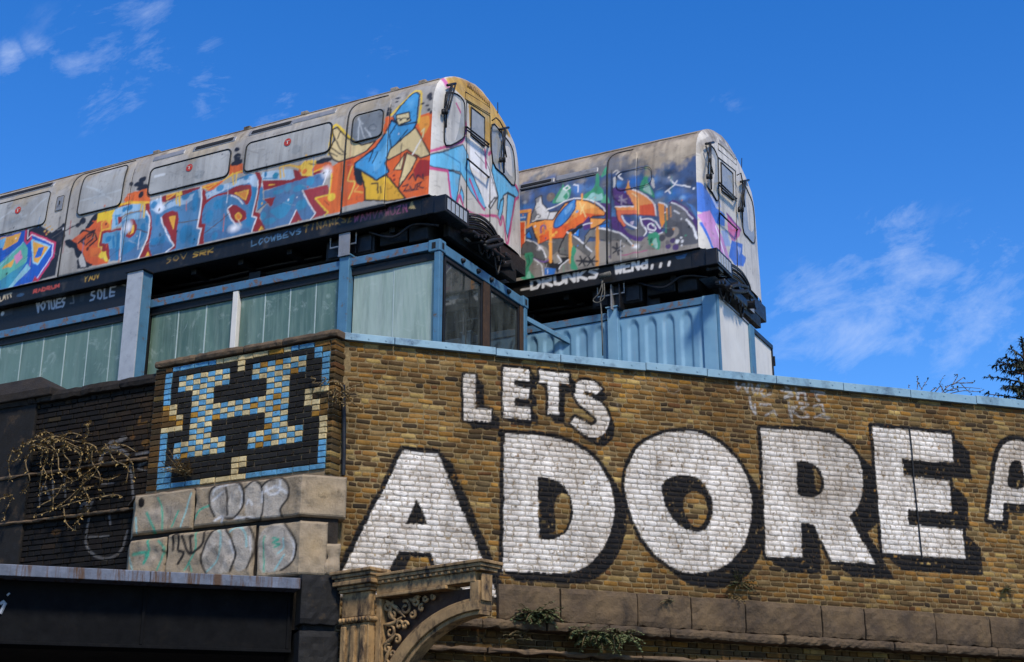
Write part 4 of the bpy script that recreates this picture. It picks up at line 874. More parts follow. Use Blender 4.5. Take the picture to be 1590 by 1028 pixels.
    def fpane(s, name, m, px, off=.006, parent=None, seal=.014, sm=True):
        P = [s.fpt(u, v, off) for u, v in (smooth_pts(px, True, 3) if sm else px)]
        B = [p - np.array([.02, 0, 0]) for p in P]; n = len(P); mb = MB(); mb.add(P + B, [tuple(range(n))] + [(i, (i + 1) % n, n + (i + 1) % n, n + i) for i in range(n)])
        o = mb.build(name, m, parent or s.root)
        if seal: MB().tube(P + [P[0]], seal, 6, False).build('window_seal', 'rubber', o, smooth=True)
        return o
    def fbar(s, name, m, px, off, r, parent=None):
        return MB().tube([s.fpt(u, v, o_) for (u, v), o_ in zip(px, off if isinstance(off, (list, tuple)) else [off] * len(px))], r, 7).build(name, m, parent or s.root, smooth=True)
    def fbox(s, name, m, u0, v0, u1, v1, x0, x1, bevel=.01):
        a = s.F.px(u0, v0, 0, x1); b = s.F.px(u1, v1, 0, x1); return bx(name, m, s.root, x0, x1, min(a[1], b[1]), max(a[1], b[1]), min(a[2], b[2]), max(a[2], b[2]), bevel=bevel)

A_ = (0, 230, 4.111); B_ = (90, 180, 3.953); C_ = (350, 120, 3.673); D_ = (500, 100, 3.115); E_ = (780, 190, 3.316)
def cpx(c, pts): return [(c[0] + x / c[2], c[1] + y / c[2]) for x, y in pts]
M['pane'] = mat('clouded_pane', '#aaaaa4', '#8e908c', 3, .14, 0, stain='#747b7c', st_scale=5, bmp=0, spec=.5)
ALU = hx('#a6a198')

# ------------------------------------------------------------------ first carriage
t1 = Car(FT1, 9.6, 1.0, 'train_carriage', 'nearer graffiti-covered tube carriage with hooded figure, on the glazed container', 8.3)
cv = Canvas(-9.7, -.02, .1, 2.1, 130, ALU); p = Painter(cv, t1.conv)
win = {'w1': t1.box_px((-30, 322), (79, 300), (-38, 372), (70.5, 350)), 'dw': t1.box_px((133, 276), (200, 257), (122, 336), (192, 318)), 'w2': t1.box_px((235.5, 263.5), (360.7, 230.6), (229, 306), (355, 272)), 'w3': t1.box_px((384, 225), (517.4, 188), (378.6, 269.7), (513, 234)), 'cw': t1.box_px((550, 182.6), (598, 169), (547, 221), (594, 214))}
for nm, (a, b, c, d) in win.items():
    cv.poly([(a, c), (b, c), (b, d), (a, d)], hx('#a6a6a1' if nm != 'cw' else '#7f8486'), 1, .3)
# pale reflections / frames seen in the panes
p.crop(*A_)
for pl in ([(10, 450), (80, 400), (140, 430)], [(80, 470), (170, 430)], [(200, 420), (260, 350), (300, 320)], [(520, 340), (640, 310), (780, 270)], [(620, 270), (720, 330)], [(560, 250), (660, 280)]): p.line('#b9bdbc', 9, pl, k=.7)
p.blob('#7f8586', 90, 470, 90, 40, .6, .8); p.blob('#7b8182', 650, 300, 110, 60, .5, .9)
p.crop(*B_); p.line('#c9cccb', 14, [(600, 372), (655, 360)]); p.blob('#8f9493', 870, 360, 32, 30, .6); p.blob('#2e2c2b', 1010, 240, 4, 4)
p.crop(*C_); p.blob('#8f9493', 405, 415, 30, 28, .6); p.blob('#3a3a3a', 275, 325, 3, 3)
# piece 1 (far left)
p.crop(*A_)
p.poly('#232428', [(170, 530), (255, 490), (330, 540), (400, 490), (420, 560), (385, 640), (350, 815), (230, 850), (0, 905), (-140, 930), (-140, 600), (0, 560)])
p.blob('#1d1d1f', 405, 490, 12, 12); p.poly('#1d1d1f', [(330, 560), (400, 495), (415, 505), (360, 600)])
for (x, y) in ((290, 490), (300, 510), (320, 500), (285, 530), (310, 535), (330, 520), (295, 550)): p.blob('#b59050', x, y, 7, 7)
p.poly('#2257b0', [(-140, 940), (-140, 600), (0, 570), (165, 525), (160, 585), (168, 605), (195, 585), (195, 545), (348, 605), (338, 690), (238, 848), (60, 890)])
p.poly('#5fae9c', [(-60, 800), (0, 735), (150, 598), (178, 640), (168, 730), (60, 800), (0, 850)]); p.poly('#3f8fa8', [(0, 850), (60, 800), (168, 730), (60, 890), (0, 900)]); p.poly('#86b9c4', [(50, 892), (175, 738), (195, 768), (78, 888)])
p.poly('#dca346', [(0, 575), (135, 542), (112, 598), (20, 652), (0, 610)]); p.poly('#6fb0d8', [(0, 585), (40, 570), (20, 640), (0, 640)])
p.poly('#d58ab0', [(90, 690), (130, 652), (146, 700), (100, 742)]); p.poly('#dca346', [(10, 770), (96, 702), (72, 760)])
p.throw('#d9a040', [(202, 585), (318, 628), (240, 742), (214, 730)], '#8fc4dc', 8); p.poly('#2a62b8', [(222, 700), (245, 636), (282, 628), (262, 690)])
p.line('#c23a5c', 11, [(168, 518), (160, 590), (172, 608), (197, 582), (197, 540), (352, 606), (340, 692), (236, 852)]); p.line('#e6d9dc', 5, [(180, 520), (176, 580), (203, 552), (340, 612), (328, 690), (226, 845)])
p.line('#8db6d8', 5, [(0, 752), (148, 600)]); p.poly('#b83a3a', [(205, 852), (222, 815), (240, 830), (236, 848)])
# piece 2: background spray
p.crop(*B_)
p.poly('#1e1e20', [(45, 770), (80, 760), (130, 800), (150, 850), (190, 905), (120, 940), (130, 880), (105, 820), (60, 800)], sm=True); p.poly('#1e1e20', [(170, 690), (215, 620), (245, 600), (240, 660), (200, 700)], sm=True)
p.blob('#1e1e20', 153, 645, 20, 20); p.blob('#1e1e20', 125, 668, 16, 14); p.line('#26262a', 7, [(30, 715), (75, 690), (110, 672)]); p.blob('#1e1e20', 150, 722, 14, 22)
p.poly('#dc5f28', [(78, 770), (180, 690), (250, 600), (350, 575), (365, 640), (270, 700), (262, 880), (205, 915), (170, 905), (150, 850), (100, 800)])
p.poly('#e07a30', [(190, 700), (260, 650), (330, 640), (330, 690), (250, 720)]); p.poly('#e6c133', [(240, 600), (300, 590), (350, 570), (350, 605), (330, 640), (300, 650), (285, 660), (250, 640)])
p.throw('#d8cf60', [(265, 850), (290, 830), (310, 895), (285, 900)], '#c89a2a', 6)
p.line('#241512', 9, [(150, 740), (190, 700), (240, 730), (215, 790), (165, 770), (230, 700)], sm=True); p.line('#241512', 8, [(100, 770), (180, 730), (160, 780)]); p.blob('#8c2f25', 195, 880, 12, 10)
p.poly('#d9672c', [(405, 520), (430, 480), (555, 445), (570, 540), (440, 545)]); p.line('#e3b93a', 15, [(378, 548), (440, 535), (555, 545)]); p.blob('#2b1f1c', 497, 487, 18, 14)
for (x, y, rx, ry) in ((515, 390, 20, 15), (490, 420, 26, 15), (450, 418, 12, 14), (525, 440, 34, 22), (1100, 205, 18, 15), (1100, 250, 24, 22), (1098, 285, 36, 16)): p.blob('#222226', x, y, rx, ry)
p.poly('#d9672c', [(1055, 298), (1135, 292), (1135, 350), (1050, 365)]); p.line('#e6bd3c', 12, [(1050, 372), (1085, 350), (1130, 340)]); p.poly('#d9672c', [(880, 430), (1030, 390), (930, 470)]); p.poly('#e5ad3a', [(890, 432), (1000, 402), (920, 450)])
# letters of the piece, traced shape by shape
RED = '#8f2b26'; YE = '#e6b43a'; WO = '#e9e6e6'; BL = '#2f78a4'; PK = '#bf4a7c'
R1 = (100, 270, 6.855); R2 = (300, 240, 6.425); p.crop(*R1)
for (x, y, rx, ry) in ((200, 505, 32, 36), (150, 548, 28, 20), (335, 465, 34, 40), (282, 548, 46, 40), (186, 640, 26, 34), (715, 108, 20, 26), (846, 55, 24, 30), (800, 112, 46, 30), (830, 148, 66, 26)): p.blob('#232327', x, y, rx, ry)
p.poly('#d6602a', [(70, 715), (270, 570), (330, 510), (400, 500), (490, 490), (500, 600), (385, 620), (360, 780), (400, 830), (390, 900), (470, 950), (300, 980), (230, 900), (190, 840), (140, 780)]); p.poly('#a8501f', [(150, 700), (300, 590), (340, 620), (320, 760), (220, 770)], .6)
p.poly('#1d1d1f', [(40, 700), (130, 740), (150, 800), (190, 830), (240, 930), (300, 975), (160, 1005), (140, 930), (150, 900), (120, 870), (100, 790), (50, 790)], sm=True); p.poly('#bdb9b2', [(152, 900), (190, 842), (215, 900), (238, 985), (172, 992)])
for pl in ([(150, 740), (260, 640), (320, 620), (300, 700), (230, 760), (180, 720), (290, 650)], [(330, 640), (350, 700), (270, 770)], [(200, 600), (280, 620), (330, 600)]): p.line('#2a1a10', 15, pl)
p.blob('#5a2a14', 250, 800, 16, 24); p.poly('#dd7430', [(270, 790), (390, 780), (385, 880), (280, 890)], .8)
p.poly('#e6c02e', [(360, 420), (430, 400), (510, 380), (550, 430), (505, 470), (492, 550), (430, 480), (400, 500), (350, 520)]); p.throw('#e07a32', [(400, 520), (440, 490), (490, 540), (490, 580), (395, 605)], YE, 9); p.blob('#7a2e18', 445, 540, 14, 14)
p.line(YE, 13, [(490, 470), (490, 582), (392, 606), (366, 776), (405, 780), (400, 830)]); p.poly('#e2c23c', [(355, 880), (400, 830), (440, 825), (465, 930), (440, 940), (425, 880), (390, 905)])
p.poly(RED, [(400, 620), (610, 575), (612, 602), (415, 638), (402, 740), (470, 742), (492, 912), (466, 922), (442, 830), (402, 830), (406, 775), (372, 775)])
p.poly('#5f97b7', [(415, 640), (612, 600), (602, 700), (588, 920), (490, 936), (470, 742), (405, 740)]); p.poly('#47698f', [(478, 800), (596, 780), (588, 920), (490, 936)], .8); p.blob(BL, 472, 695, 32, 34); p.line(BL, 26, [(525, 670), (530, 780)]); p.line(BL, 30, [(580, 640), (565, 800), (570, 900)])
p.poly('#d9682c', [(585, 345), (650, 300), (690, 210), (760, 190), (882, 160), (888, 240), (912, 290), (900, 322), (720, 312)]); p.line(YE, 22, [(590, 348), (690, 302), (895, 312)]); p.line(RED, 10, [(585, 352), (700, 322)]); p.blob('#2a201c', 815, 225, 28, 36)
p.poly('#93b6cd', [(510, 585), (515, 440), (545, 380), (620, 350), (720, 322), (835, 322), (852, 400), (700, 402), (622, 470), (612, 552)]); p.blob(BL, 690, 362, 38, 30); p.blob(BL, 640, 382, 18, 30); p.poly('#4c90b6', [(540, 440), (612, 430), (600, 455), (560, 460), (572, 545), (550, 550)]); p.poly(RED, [(572, 460), (622, 456), (612, 510), (578, 542)])
p.poly('#5a88ab', [(598, 942), (594, 850), (610, 680), (616, 500), (660, 440), (760, 406), (872, 396), (906, 470), (900, 570), (880, 660), (830, 780), (786, 892)]); p.poly('#93b8cf', [(622, 500), (680, 440), (780, 412), (872, 402), (880, 470), (780, 480), (740, 480), (680, 480)], .85); p.poly('#4a688e', [(600, 840), (820, 740), (786, 892), (600, 938)], .7); p.poly(BL, [(640, 740), (750, 710), (800, 620), (818, 540), (862, 530), (852, 650), (760, 770), (690, 830), (618, 865)], .9, sm=True); p.poly(BL, [(860, 440), (890, 440), (888, 520), (868, 520)])
p.line('#7a5a2a', 8, [(615, 470), (660, 430), (760, 402), (830, 396)], sm=True)
p.poly(RED, [(862, 318), (905, 318), (912, 388), (934, 470), (934, 580), (905, 700), (900, 790), (932, 870), (796, 895), (842, 800), (892, 660), (914, 560), (908, 450), (864, 390)]); p.poly(YE, [(860, 876), (882, 828), (910, 866)])
p.poly(RED, [(700, 490), (745, 486), (770, 530), (768, 590), (740, 650), (682, 686), (655, 650), (700, 600), (716, 540)], sm=True); p.poly(YE, [(722, 535), (750, 540), (740, 620), (704, 646)]); p.blob('#f0eef2', 678, 560, 62, 84, .97, .9); p.line('#5b3a2c', 8, [(768, 590), (888, 626)])
p.line(WO, 8, [(616, 570), (602, 760), (592, 915)]); p.line(WO, 11, [(872, 396), (908, 470), (900, 585), (878, 690), (788, 896)], sm=True)
p.poly('#5280a6', [(910, 300), (1035, 250), (1040, 340), (1250, 250), (1450, 150), (1472, 200), (1450, 330), (1415, 575), (1456, 586), (1412, 770), (1075, 836), (932, 870), (896, 780), (906, 700), (936, 560), (926, 450), (905, 380)]); p.poly('#a3bdd2', [(915, 300), (1035, 250), (1040, 340), (1250, 258), (1450, 158), (1462, 262), (1400, 250), (1300, 320), (1150, 350), (1000, 420), (922, 384)], .9); p.poly('#44668e', [(905, 740), (1080, 700), (1150, 770), (1075, 836), (932, 868)], .75)
for (x, y, rx, ry) in ((952, 332, 38, 42), (965, 715, 52, 44), (1046, 700, 34, 46), (990, 490, 22, 72), (1395, 290, 36, 130), (1275, 640, 52, 112), (1362, 670, 56, 84), (1290, 235, 46, 50), (1345, 195, 60, 26), (1330, 590, 40, 50)): p.blob(BL, x, y, rx, ry, .92, .2)
p.line(BL, 12, [(1060, 340), (1180, 262)]); p.poly(RED, [(1034, 462), (1070, 420), (1150, 390), (1206, 408), (1216, 480), (1200, 580), (1192, 700), (1186, 790), (1112, 826), (1168, 762), (1105, 620), (1055, 540)]); p.throw('#d99a38', [(1118, 465), (1180, 450), (1160, 586)], YE, 7)
p.line(WO, 11, [(1030, 465), (1055, 560), (1108, 670), (1166, 762), (1080, 832)])
p.poly(RED, [(1464, 195), (1512, 195), (1512, 545), (1482, 560), (1500, 610), (1484, 640), (1484, 742), (1414, 758), (1462, 590), (1418, 575), (1452, 400)]); p.line(WO, 10, [(1466, 180), (1450, 350), (1412, 575), (1454, 588), (1415, 752)])
p.poly(RED, [(1035, 242), (1090, 225), (1220, 190), (1462, 132), (1440, 160), (1250, 232), (1070, 302), (1040, 312)]); p.throw('#d9712c', [(1085, 230), (1200, 200), (1090, 276)], YE, 9); p.poly('#e0bb3a', [(1180, 215), (1250, 180), (1250, 225), (1190, 240)])
for (x0, y0, x1, y1, w) in ((1224, 195, 1228, 335, 18), (1192, 210, 1196, 322, 14), (826, 318, 816, 392, 18), (852, 318, 846, 455, 16)): p.line('#dcb648', w, [(x0, y0), (x1, y1)])
p.blob('#f2f0f4', 1018, 362, 68, 70, .97, .9); p.line('#eceaf0', 6, [(1026, 230), (1022, 350)]); p.line('#5b4a2c', 9, [(1216, 516), (1432, 486)]); p.line('#1d2a3a', 6, [(1008, 645), (1020, 632), (1032, 648), (1020, 662), (1008, 645)])
p.crop(*R2)
p.poly('#4d7fa6', [(115, 380), (250, 330), (400, 260), (560, 190), (640, 200), (652, 260), (636, 380), (586, 610), (636, 630), (586, 772), (110, 882), (98, 760), (116, 700), (76, 700), (96, 560), (140, 440)]); p.poly('#adc2d4', [(120, 392), (300, 300), (440, 258), (560, 215), (620, 196), (644, 225), (646, 300), (606, 330), (560, 282), (420, 312), (280, 372), (138, 445)]); p.poly('#48688f', [(110, 800), (330, 720), (560, 740), (586, 772), (110, 882)], .7)
for (x, y, rx, ry) in ((270, 335, 44, 36), (528, 232, 32, 24), (600, 400, 26, 90), (160, 620, 40, 72), (235, 500, 34, 56), (305, 480, 66, 66), (560, 655, 44, 74), (215, 812, 32, 44), (300, 735, 36, 30), (580, 520, 30, 60)): p.blob('#3180ab', x, y, rx, ry, .9, .2)
p.poly('#4d7fa6', [(300, 460), (360, 450), (350, 530), (310, 560)], .9)
p.poly(RED, [(100, 482), (200, 412), (330, 370), (430, 316), (560, 300), (582, 340), (576, 420), (535, 502), (480, 440), (400, 402), (300, 400), (200, 432), (112, 502)], sm=True); p.throw('#d98a35', [(415, 385), (550, 350), (525, 446)], YE, 9); p.line(WO, 10, [(378, 408), (440, 430), (495, 492)], sm=True)
p.poly(RED, [(350, 530), (400, 503), (460, 518), (526, 580), (522, 640), (440, 684), (380, 640)], sm=True); p.throw('#df8032', [(420, 612), (448, 582), (482, 612), (452, 650)], YE, 11, True); p.blob('#f1eff2', 412, 732, 84, 56, .97, .9); p.line(WO, 10, [(385, 505), (346, 545), (370, 620), (430, 712)], sm=True); p.line('#e2c9b4', 9, [(450, 655), (478, 708)]); p.line('#5b3a2c', 7, [(110, 780), (240, 690), (355, 590)])
p.poly(RED, [(92, 335), (126, 370), (116, 480), (96, 560), (86, 690), (122, 690), (106, 770), (106, 882), (48, 898), (82, 742), (42, 732), (76, 600), (82, 450)]); p.line(WO, 10, [(75, 325), (86, 440), (66, 600), (40, 732), (82, 738), (45, 892)]); p.throw('#d9712c', [(85, 330), (250, 275), (150, 346)], YE, 8)
p.poly('#d9682c', [(365, 100), (490, 110), (490, 180), (360, 192)]); p.blob('#26262a', 440, 35, 36, 36); p.blob('#26262a', 432, 88, 62, 24); p.line(YE, 14, [(300, 256), (400, 195), (482, 168)]); p.line('#e6c04a', 14, [(392, 190), (402, 300)]); p.line('#e6c04a', 12, [(432, 180), (426, 282)])
p.poly(RED, [(612, 178), (662, 178), (684, 230), (668, 330), (642, 480), (620, 572), (672, 582), (660, 640), (742, 745), (586, 775), (632, 640), (590, 612), (636, 420), (650, 260)]); p.poly(YE, [(652, 762), (680, 708), (706, 746)]); p.line(WO, 9, [(645, 262), (640, 380), (586, 612), (632, 630), (586, 770)])
p.poly('#3a7ba5', [(665, 340), (692, 306), (698, 450), (742, 468), (636, 566), (650, 480)]); p.line('#e9e6e6', 7, [(682, 290), (694, 340)])
p.poly('#adc4d4', [(690, 180), (850, 150), (992, 148), (1008, 230), (960, 252), (690, 252), (680, 210)]); p.blob('#2f8aa8', 820, 212, 32, 36); p.blob(BL, 722, 200, 14, 28); p.line(BL, 9, [(700, 240), (840, 235)])
p.poly(RED, [(690, 262), (960, 252), (1012, 230), (1000, 150), (1060, 160), (1082, 212), (1290, 148), (1306, 172), (1180, 218), (900, 302), (700, 362), (690, 332)]); p.line(YE, 10, [(760, 303), (820, 296)])
p.poly('#54799f', [(705, 370), (900, 300), (1180, 215), (1312, 180), (1296, 302), (1090, 360), (1160, 490), (1218, 590), (1170, 642), (1082, 655), (1030, 545), (965, 688), (720, 748), (672, 640), (668, 580), (740, 490), (765, 520), (816, 420), (706, 440)])
p.poly('#3f8bb0', [(770, 560), (900, 480), (990, 400), (1012, 430), (930, 600), (850, 640), (800, 600)], .95, sm=True)
for (x, y, rx, ry) in ((945, 330, 40, 40), (850, 372, 56, 24), (1050, 335, 64, 36), (1170, 270, 42, 42), (1080, 500, 62, 56), (760, 665, 70, 36), (700, 610, 30, 44)): p.blob('#3f8bb0', x, y, rx, ry, .95, .15)
p.poly('#98383a', [(1092, 360), (1340, 300), (1366, 400), (1212, 435), (1345, 585), (1170, 646), (1218, 590), (1160, 490)]); p.poly('#98383a', [(1030, 548), (1088, 656), (962, 690)]); p.poly(YE, [(1038, 668), (1048, 650), (1058, 664)]); p.poly(RED, [(704, 445), (820, 420), (775, 522), (742, 488)])
p.line(WO, 10, [(1090, 358), (1150, 480), (1220, 590), (1170, 646)]); p.line(WO, 10, [(1026, 555), (960, 692)]); p.line('#5b3a3c', 7, [(640, 560), (738, 480)])
p.poly('#d9682c', [(1040, 110), (1380, 70), (1392, 150), (1290, 150), (1180, 190), (1060, 170)]); p.poly('#e8c04a', [(1062, 112), (1110, 66), (1228, 55), (1228, 92), (1182, 150), (1200, 220), (1085, 212)]); p.blob('#dd7a32', 1110, 166, 24, 30); p.line('#5a4a2a', 8, [(1150, 95), (1215, 100)]); p.line(YE, 20, [(880, 122), (960, 105), (1060, 128)]); p.line(YE, 16, [(866, 130), (872, 232)]); p.line(YE, 13, [(900, 140), (906, 222)]); p.line(YE, 13, [(1200, 180), (1290, 140)])
p.blob('#26262a', 1300, 62, 90, 30)
p.poly('#dd6c2e', [(1388, 120), (1480, 60), (1502, 60), (1470, 572), (1310, 606), (1350, 580), (1212, 435), (1366, 395)]); p.line('#e6c33c', 13, [(1385, 190), (1356, 400), (1215, 436), (1345, 580), (1315, 606)]); p.blob('#e6c33c', 1378, 425, 40, 42); p.line('#7a3a20', 6, [(1310, 460), (1350, 500)])
p.blob('#f5f3f3', 1332, 172, 72, 78, .98, .9); p.line('#efedf0', 7, [(1330, 200), (1300, 300)]); p.line('#a85a28', 16, [(1480, 90), (1470, 500)], k=.7)
for (x, y) in ((1362, 145), (1364, 158), (1361, 170)): p.blob('#2a2a2a', x, y, 5, 5)
p.crop(*C_)
# hooded figure
p.poly('#df6629', [(664, 742), (680, 468), (745, 455), (900, 335), (912, 228), (950, 222), (1000, 240), (1090, 260), (1115, 215), (1182, 195), (1165, 666), (1030, 692), (800, 706)])
p.poly('#e8a03c', [(1100, 240), (1150, 220), (1165, 260), (1130, 330), (1105, 280)], .8, sm=True); p.poly('#a02c22', [(1110, 470), (1168, 470), (1166, 560), (1085, 575), (1070, 530)]); p.poly('#b54325', [(690, 480), (720, 480), (700, 560)], .7)
p.line('#e8c25a', 8, [(725, 510), (700, 590), (740, 600), (705, 690)], sm=True); p.line('#e9a84a', 7, [(760, 620), (740, 650), (785, 660)]); p.blob('#222', 935, 195, 16, 26) if False else p.poly('#222226', [(915, 225), (930, 170), (948, 180), (945, 222)])
p.poly('#26262a', [(735, 505), (765, 525), (782, 612), (752, 608), (738, 560)], sm=True)
p.throw('#e2b230', [(770, 532), (865, 588), (922, 560), (1026, 690), (920, 706), (797, 702), (797, 640)], '#24201c', 9); p.poly('#d29a2c', [(915, 600), (960, 620), (1020, 690), (920, 704)], .8); p.line('#2a241e', 8, [(835, 608), (870, 605), (872, 660)]); p.line('#2a241e', 7, [(885, 625), (890, 660)])
p.throw('#4a9ace', [(740, 492), (858, 402), (915, 320), (948, 242), (975, 262), (1092, 258), (1055, 330), (985, 380), (945, 408), (930, 450), (912, 490), (932, 542), (866, 588), (770, 530), (742, 518)], '#1d2a3a', 9)
p.poly('#6db3dd', [(840, 470), (900, 400), (940, 340), (940, 410), (880, 520), (850, 540)], .75); p.line('#1d2a3a', 7, [(975, 270), (935, 330), (945, 400)]); p.line('#1d2a3a', 6, [(1040, 300), (980, 370)]); p.line('#1d2a3a', 6, [(870, 430), (840, 490)]); p.line('#1d2a3a', 7, [(805, 440), (845, 420), (820, 480)])
p.line('#e8c43a', 10, [(945, 215), (1065, 92), (1095, 78), (1118, 95), (1112, 200), (1098, 258)], sm=True)
p.throw('#4a9ace', [(957, 222), (985, 185), (1068, 95), (1092, 86), (1108, 100), (1100, 190), (1090, 255), (1000, 276), (966, 246)], '#1d2a3a', 8); p.blob('#6db3dd', 1060, 150, 26, 36, .8, .9)
p.throw('#e0cd9c', [(974, 216), (1048, 198), (1056, 248), (988, 276), (976, 250)], '#1d1c1c', 8); p.line('#1d1c1c', 6, [(978, 240), (1052, 232)]); p.blob('#1d1c1c', 1040, 240, 8, 6); p.blob('#1d1c1c', 1000, 246, 8, 6)
p.line('#e8c43a', 12, [(590, 440), (600, 380), (615, 290), (640, 275), (700, 335), (750, 380)], sm=True)
p.throw('#dcc48e', [(612, 300), (638, 285), (660, 310), (700, 350), (780, 388), (858, 364), (808, 420), (740, 455), (688, 470), (650, 482), (618, 470), (590, 432), (600, 400), (625, 355), (612, 320)], '#241f1a', 8)
for pl in ([(600, 400), (660, 440), (690, 440)], [(625, 350), (650, 400), (688, 440)], [(595, 430), (640, 450)], [(655, 310), (640, 350)]): p.line('#241f1a', 6, pl)
p.throw('#dcc48e', [(1085, 286), (1110, 330), (1168, 442), (1110, 462), (1036, 412), (930, 472), (918, 460), (940, 410)], '#241f1a', 8); p.throw('#dcc48e', [(1034, 432), (1092, 462), (1060, 530), (986, 632), (1002, 560)], '#241f1a', 8); p.throw('#dcc48e', [(1024, 436), (960, 528), (1002, 528)], '#241f1a', 6)
p.line('#ebe5d8', 8, [(1115, 355), (1068, 440)]); p.line('#e0d49a', 8, [(1118, 310), (1135, 290), (1125, 340)])
p.line('#26262a', 7, [(1010, 622), (1045, 614), (1016, 650), (1050, 642)]); p.line('#26262a', 7, [(1055, 620), (1060, 645), (1080, 640), (1085, 612)]); p.line('#26262a', 7, [(1092, 640), (1095, 608), (1118, 600), (1100, 625), (1130, 632)]); p.line('#26262a', 5, [(1030, 655), (1100, 642)]); p.line('#26262a', 7, [(1045, 580), (1070, 550), (1085, 590), (1095, 555), (1130, 580), (1125, 550)])
p.blob('#7c2a20', 962, 560, 9, 7); p.blob('#7c2a20', 963, 585, 8, 8)
for (x, y, rx, ry) in ((1165, 105, 16, 20), (1170, 122, 12, 12), (985, 120, 16, 5), (978, 140, 10, 5), (1125, 150, 12, 6), (1150, 160, 14, 6), (1160, 185, 10, 10), (1172, 200, 8, 12)): p.blob('#3a3a3c', x, y, rx, ry)
for pl in ([(765, 235), (800, 360)], [(770, 260), (762, 370)], [(800, 290), (840, 350)], [(760, 240), (790, 270)]): p.line('#c3c7c7', 6, pl, k=.8)
p.line('#5d6163', 4, [(822, 292), (832, 275), (852, 270), (866, 285), (862, 305), (842, 312), (826, 305), (822, 292)])
p.line('#b9a58a', 3, [(684, 240), (676, 470), (660, 770)], k=.8)
# rust and soot at the cant rail
for i in range(90):
    x = rng.uniform(-8.4, 0); cv.blob((x, rng.uniform(1.55, 1.98)), rng.uniform(.03, .22), rng.uniform(.01, .05), hx(rng.choice(['#6f6253', '#5b5249', '#7d7468', '#84603c'])), rng.uniform(.15, .5), .9, .2)

# front paint
cvf = Canvas(-.1, -.05, W1 + .1, 2.3, 130, hx('#cbc5ba')); pf = Painter(cvf, t1.convf)
pf.crop(*D_)
pf.poly('#c59c46', [(618, 62), (660, 55), (720, 75), (770, 115), (830, 185), (885, 275), (912, 325), (905, 360), (870, 330), (822, 288), (815, 400), (800, 405), (700, 305), (694, 190), (645, 132), (612, 95)]); pf.poly('#d3b267', [(690, 150), (810, 250), (812, 300), (700, 200)], .6)
pf.line('#c0679a', 16, [(606, 60), (608, 105)]); pf.poly('#b7bbbc', [(545, 120), (600, 100), (640, 140), (640, 200), (665, 380), (560, 420), (530, 400)], .35)
pf.throw('#67b4d8', [(528, 436), (575, 425), (640, 400), (668, 392), (692, 440), (702, 510), (740, 600), (782, 690), (765, 705), (705, 620), (655, 525), (600, 512), (555, 495), (535, 470)], '#1e2c38', 4)
pf.throw('#67b4d8', [(598, 515), (655, 535), (640, 640), (626, 706), (612, 640)], '#1e2c38', 4); pf.throw('#67b4d8', [(658, 590), (672, 640), (666, 690), (650, 640)], '#1e2c38', 4); pf.line('#3c7ea8', 4, [(585, 430), (655, 480), (655, 530)])
pf.poly('#e9e6e3', [(700, 340), (735, 315), (760, 400), (800, 510), (836, 645), (800, 710), (776, 690), (745, 600), (702, 500)]); pf.line('#3a3a3a', 3, [(735, 320), (770, 440), (835, 640)]); pf.line('#3a3a3a', 4, [(836, 645), (800, 700), (790, 690), (815, 655), (836, 645)]); pf.line('#777', 3, [(725, 430), (770, 480)])
pf.throw('#67b4d8', [(812, 445), (850, 480), (905, 565), (948, 625), (942, 652), (885, 622), (862, 640), (845, 720), (832, 700), (838, 640), (806, 520)], '#1e2c38', 4); pf.throw('#67b4d8', [(884, 626), (922, 646), (905, 740), (884, 842), (874, 800)], '#1e2c38', 4); pf.throw('#67b4d8', [(850, 660), (866, 650), (860, 710), (842, 770), (836, 730)], '#1e2c38', 4)
PK = '#bf4a7c'
for pl in ([(528, 422), (580, 405), (640, 385), (670, 368), (682, 290), (660, 240), (640, 195)], [(600, 520), (612, 650), (630, 712), (645, 650), (655, 640), (672, 702), (690, 712), (740, 735), (830, 738), (848, 780), (862, 740), (880, 872), (908, 740), (925, 660), (948, 640)], [(792, 440), (812, 420), (872, 380)], [(700, 560), (740, 660), (770, 705)], [(775, 420), (778, 500)], [(530, 440), (535, 480), (560, 505), (600, 518)], [(905, 560), (950, 615)]): pf.line(PK, 8, pl, sm=True)
pf.blob('#8fa3ad', 640, 570, 18, 40, .5, .8)
for i in range(40): cvf.blob((rng.uniform(0, W1), rng.uniform(0, 2.2)), rng.uniform(.02, .2), rng.uniform(.03, .25), hx('#9a968e'), rng.uniform(.08, .25), .9)
# solebar tags
cvb = Canvas(-9.7, -.3, .1, .02, 130, hx('#121212')); pb_ = Painter(cvb, lambda u, v: FT1.px(u, v, 1, .035)[[0, 2]])
pb_.crop(*C_); r_ = random.Random(3)
pb_.text('TINAWKSZ', (450, 884), (730, 815), 36, '#8d6e2c', 5, r_); pb_.text('LCOWBEVS', (150, 962), (440, 890), 28, '#587f9e', 5, r_); pb_.text('WAMVAWUZN', (735, 824), (1045, 762), 38, '#8c4a6c', 6, r_); pb_.poly('#c7b27a', [(1045, 750), (1062, 705), (1085, 750)], .8); pb_.blob('#55504a', 900, 790, 160, 40, .5, .8)
pb_.crop(*B_); pb_.text('SOV', (665, 905), (800, 870), 30, '#8d6e2c', 5, r_); pb_.text('SRK', (830, 868), (965, 835), 28, '#a8842f', 6, r_)
pb_.crop(*A_); pb_.text('YAUV', (540, 852), (640, 828), 28, '#b08a34', 5, r_); pb_.text('RADRUM', (215, 925), (385, 885), 20, '#b34a3c', 7, r_); pb_.text('LMTT', (0, 975), (80, 950), 26, '#b9a88a', 6, r_); pb_.blob('#33506e', 130, 938, 26, 12, .8)
tr1 = random.Random(12)
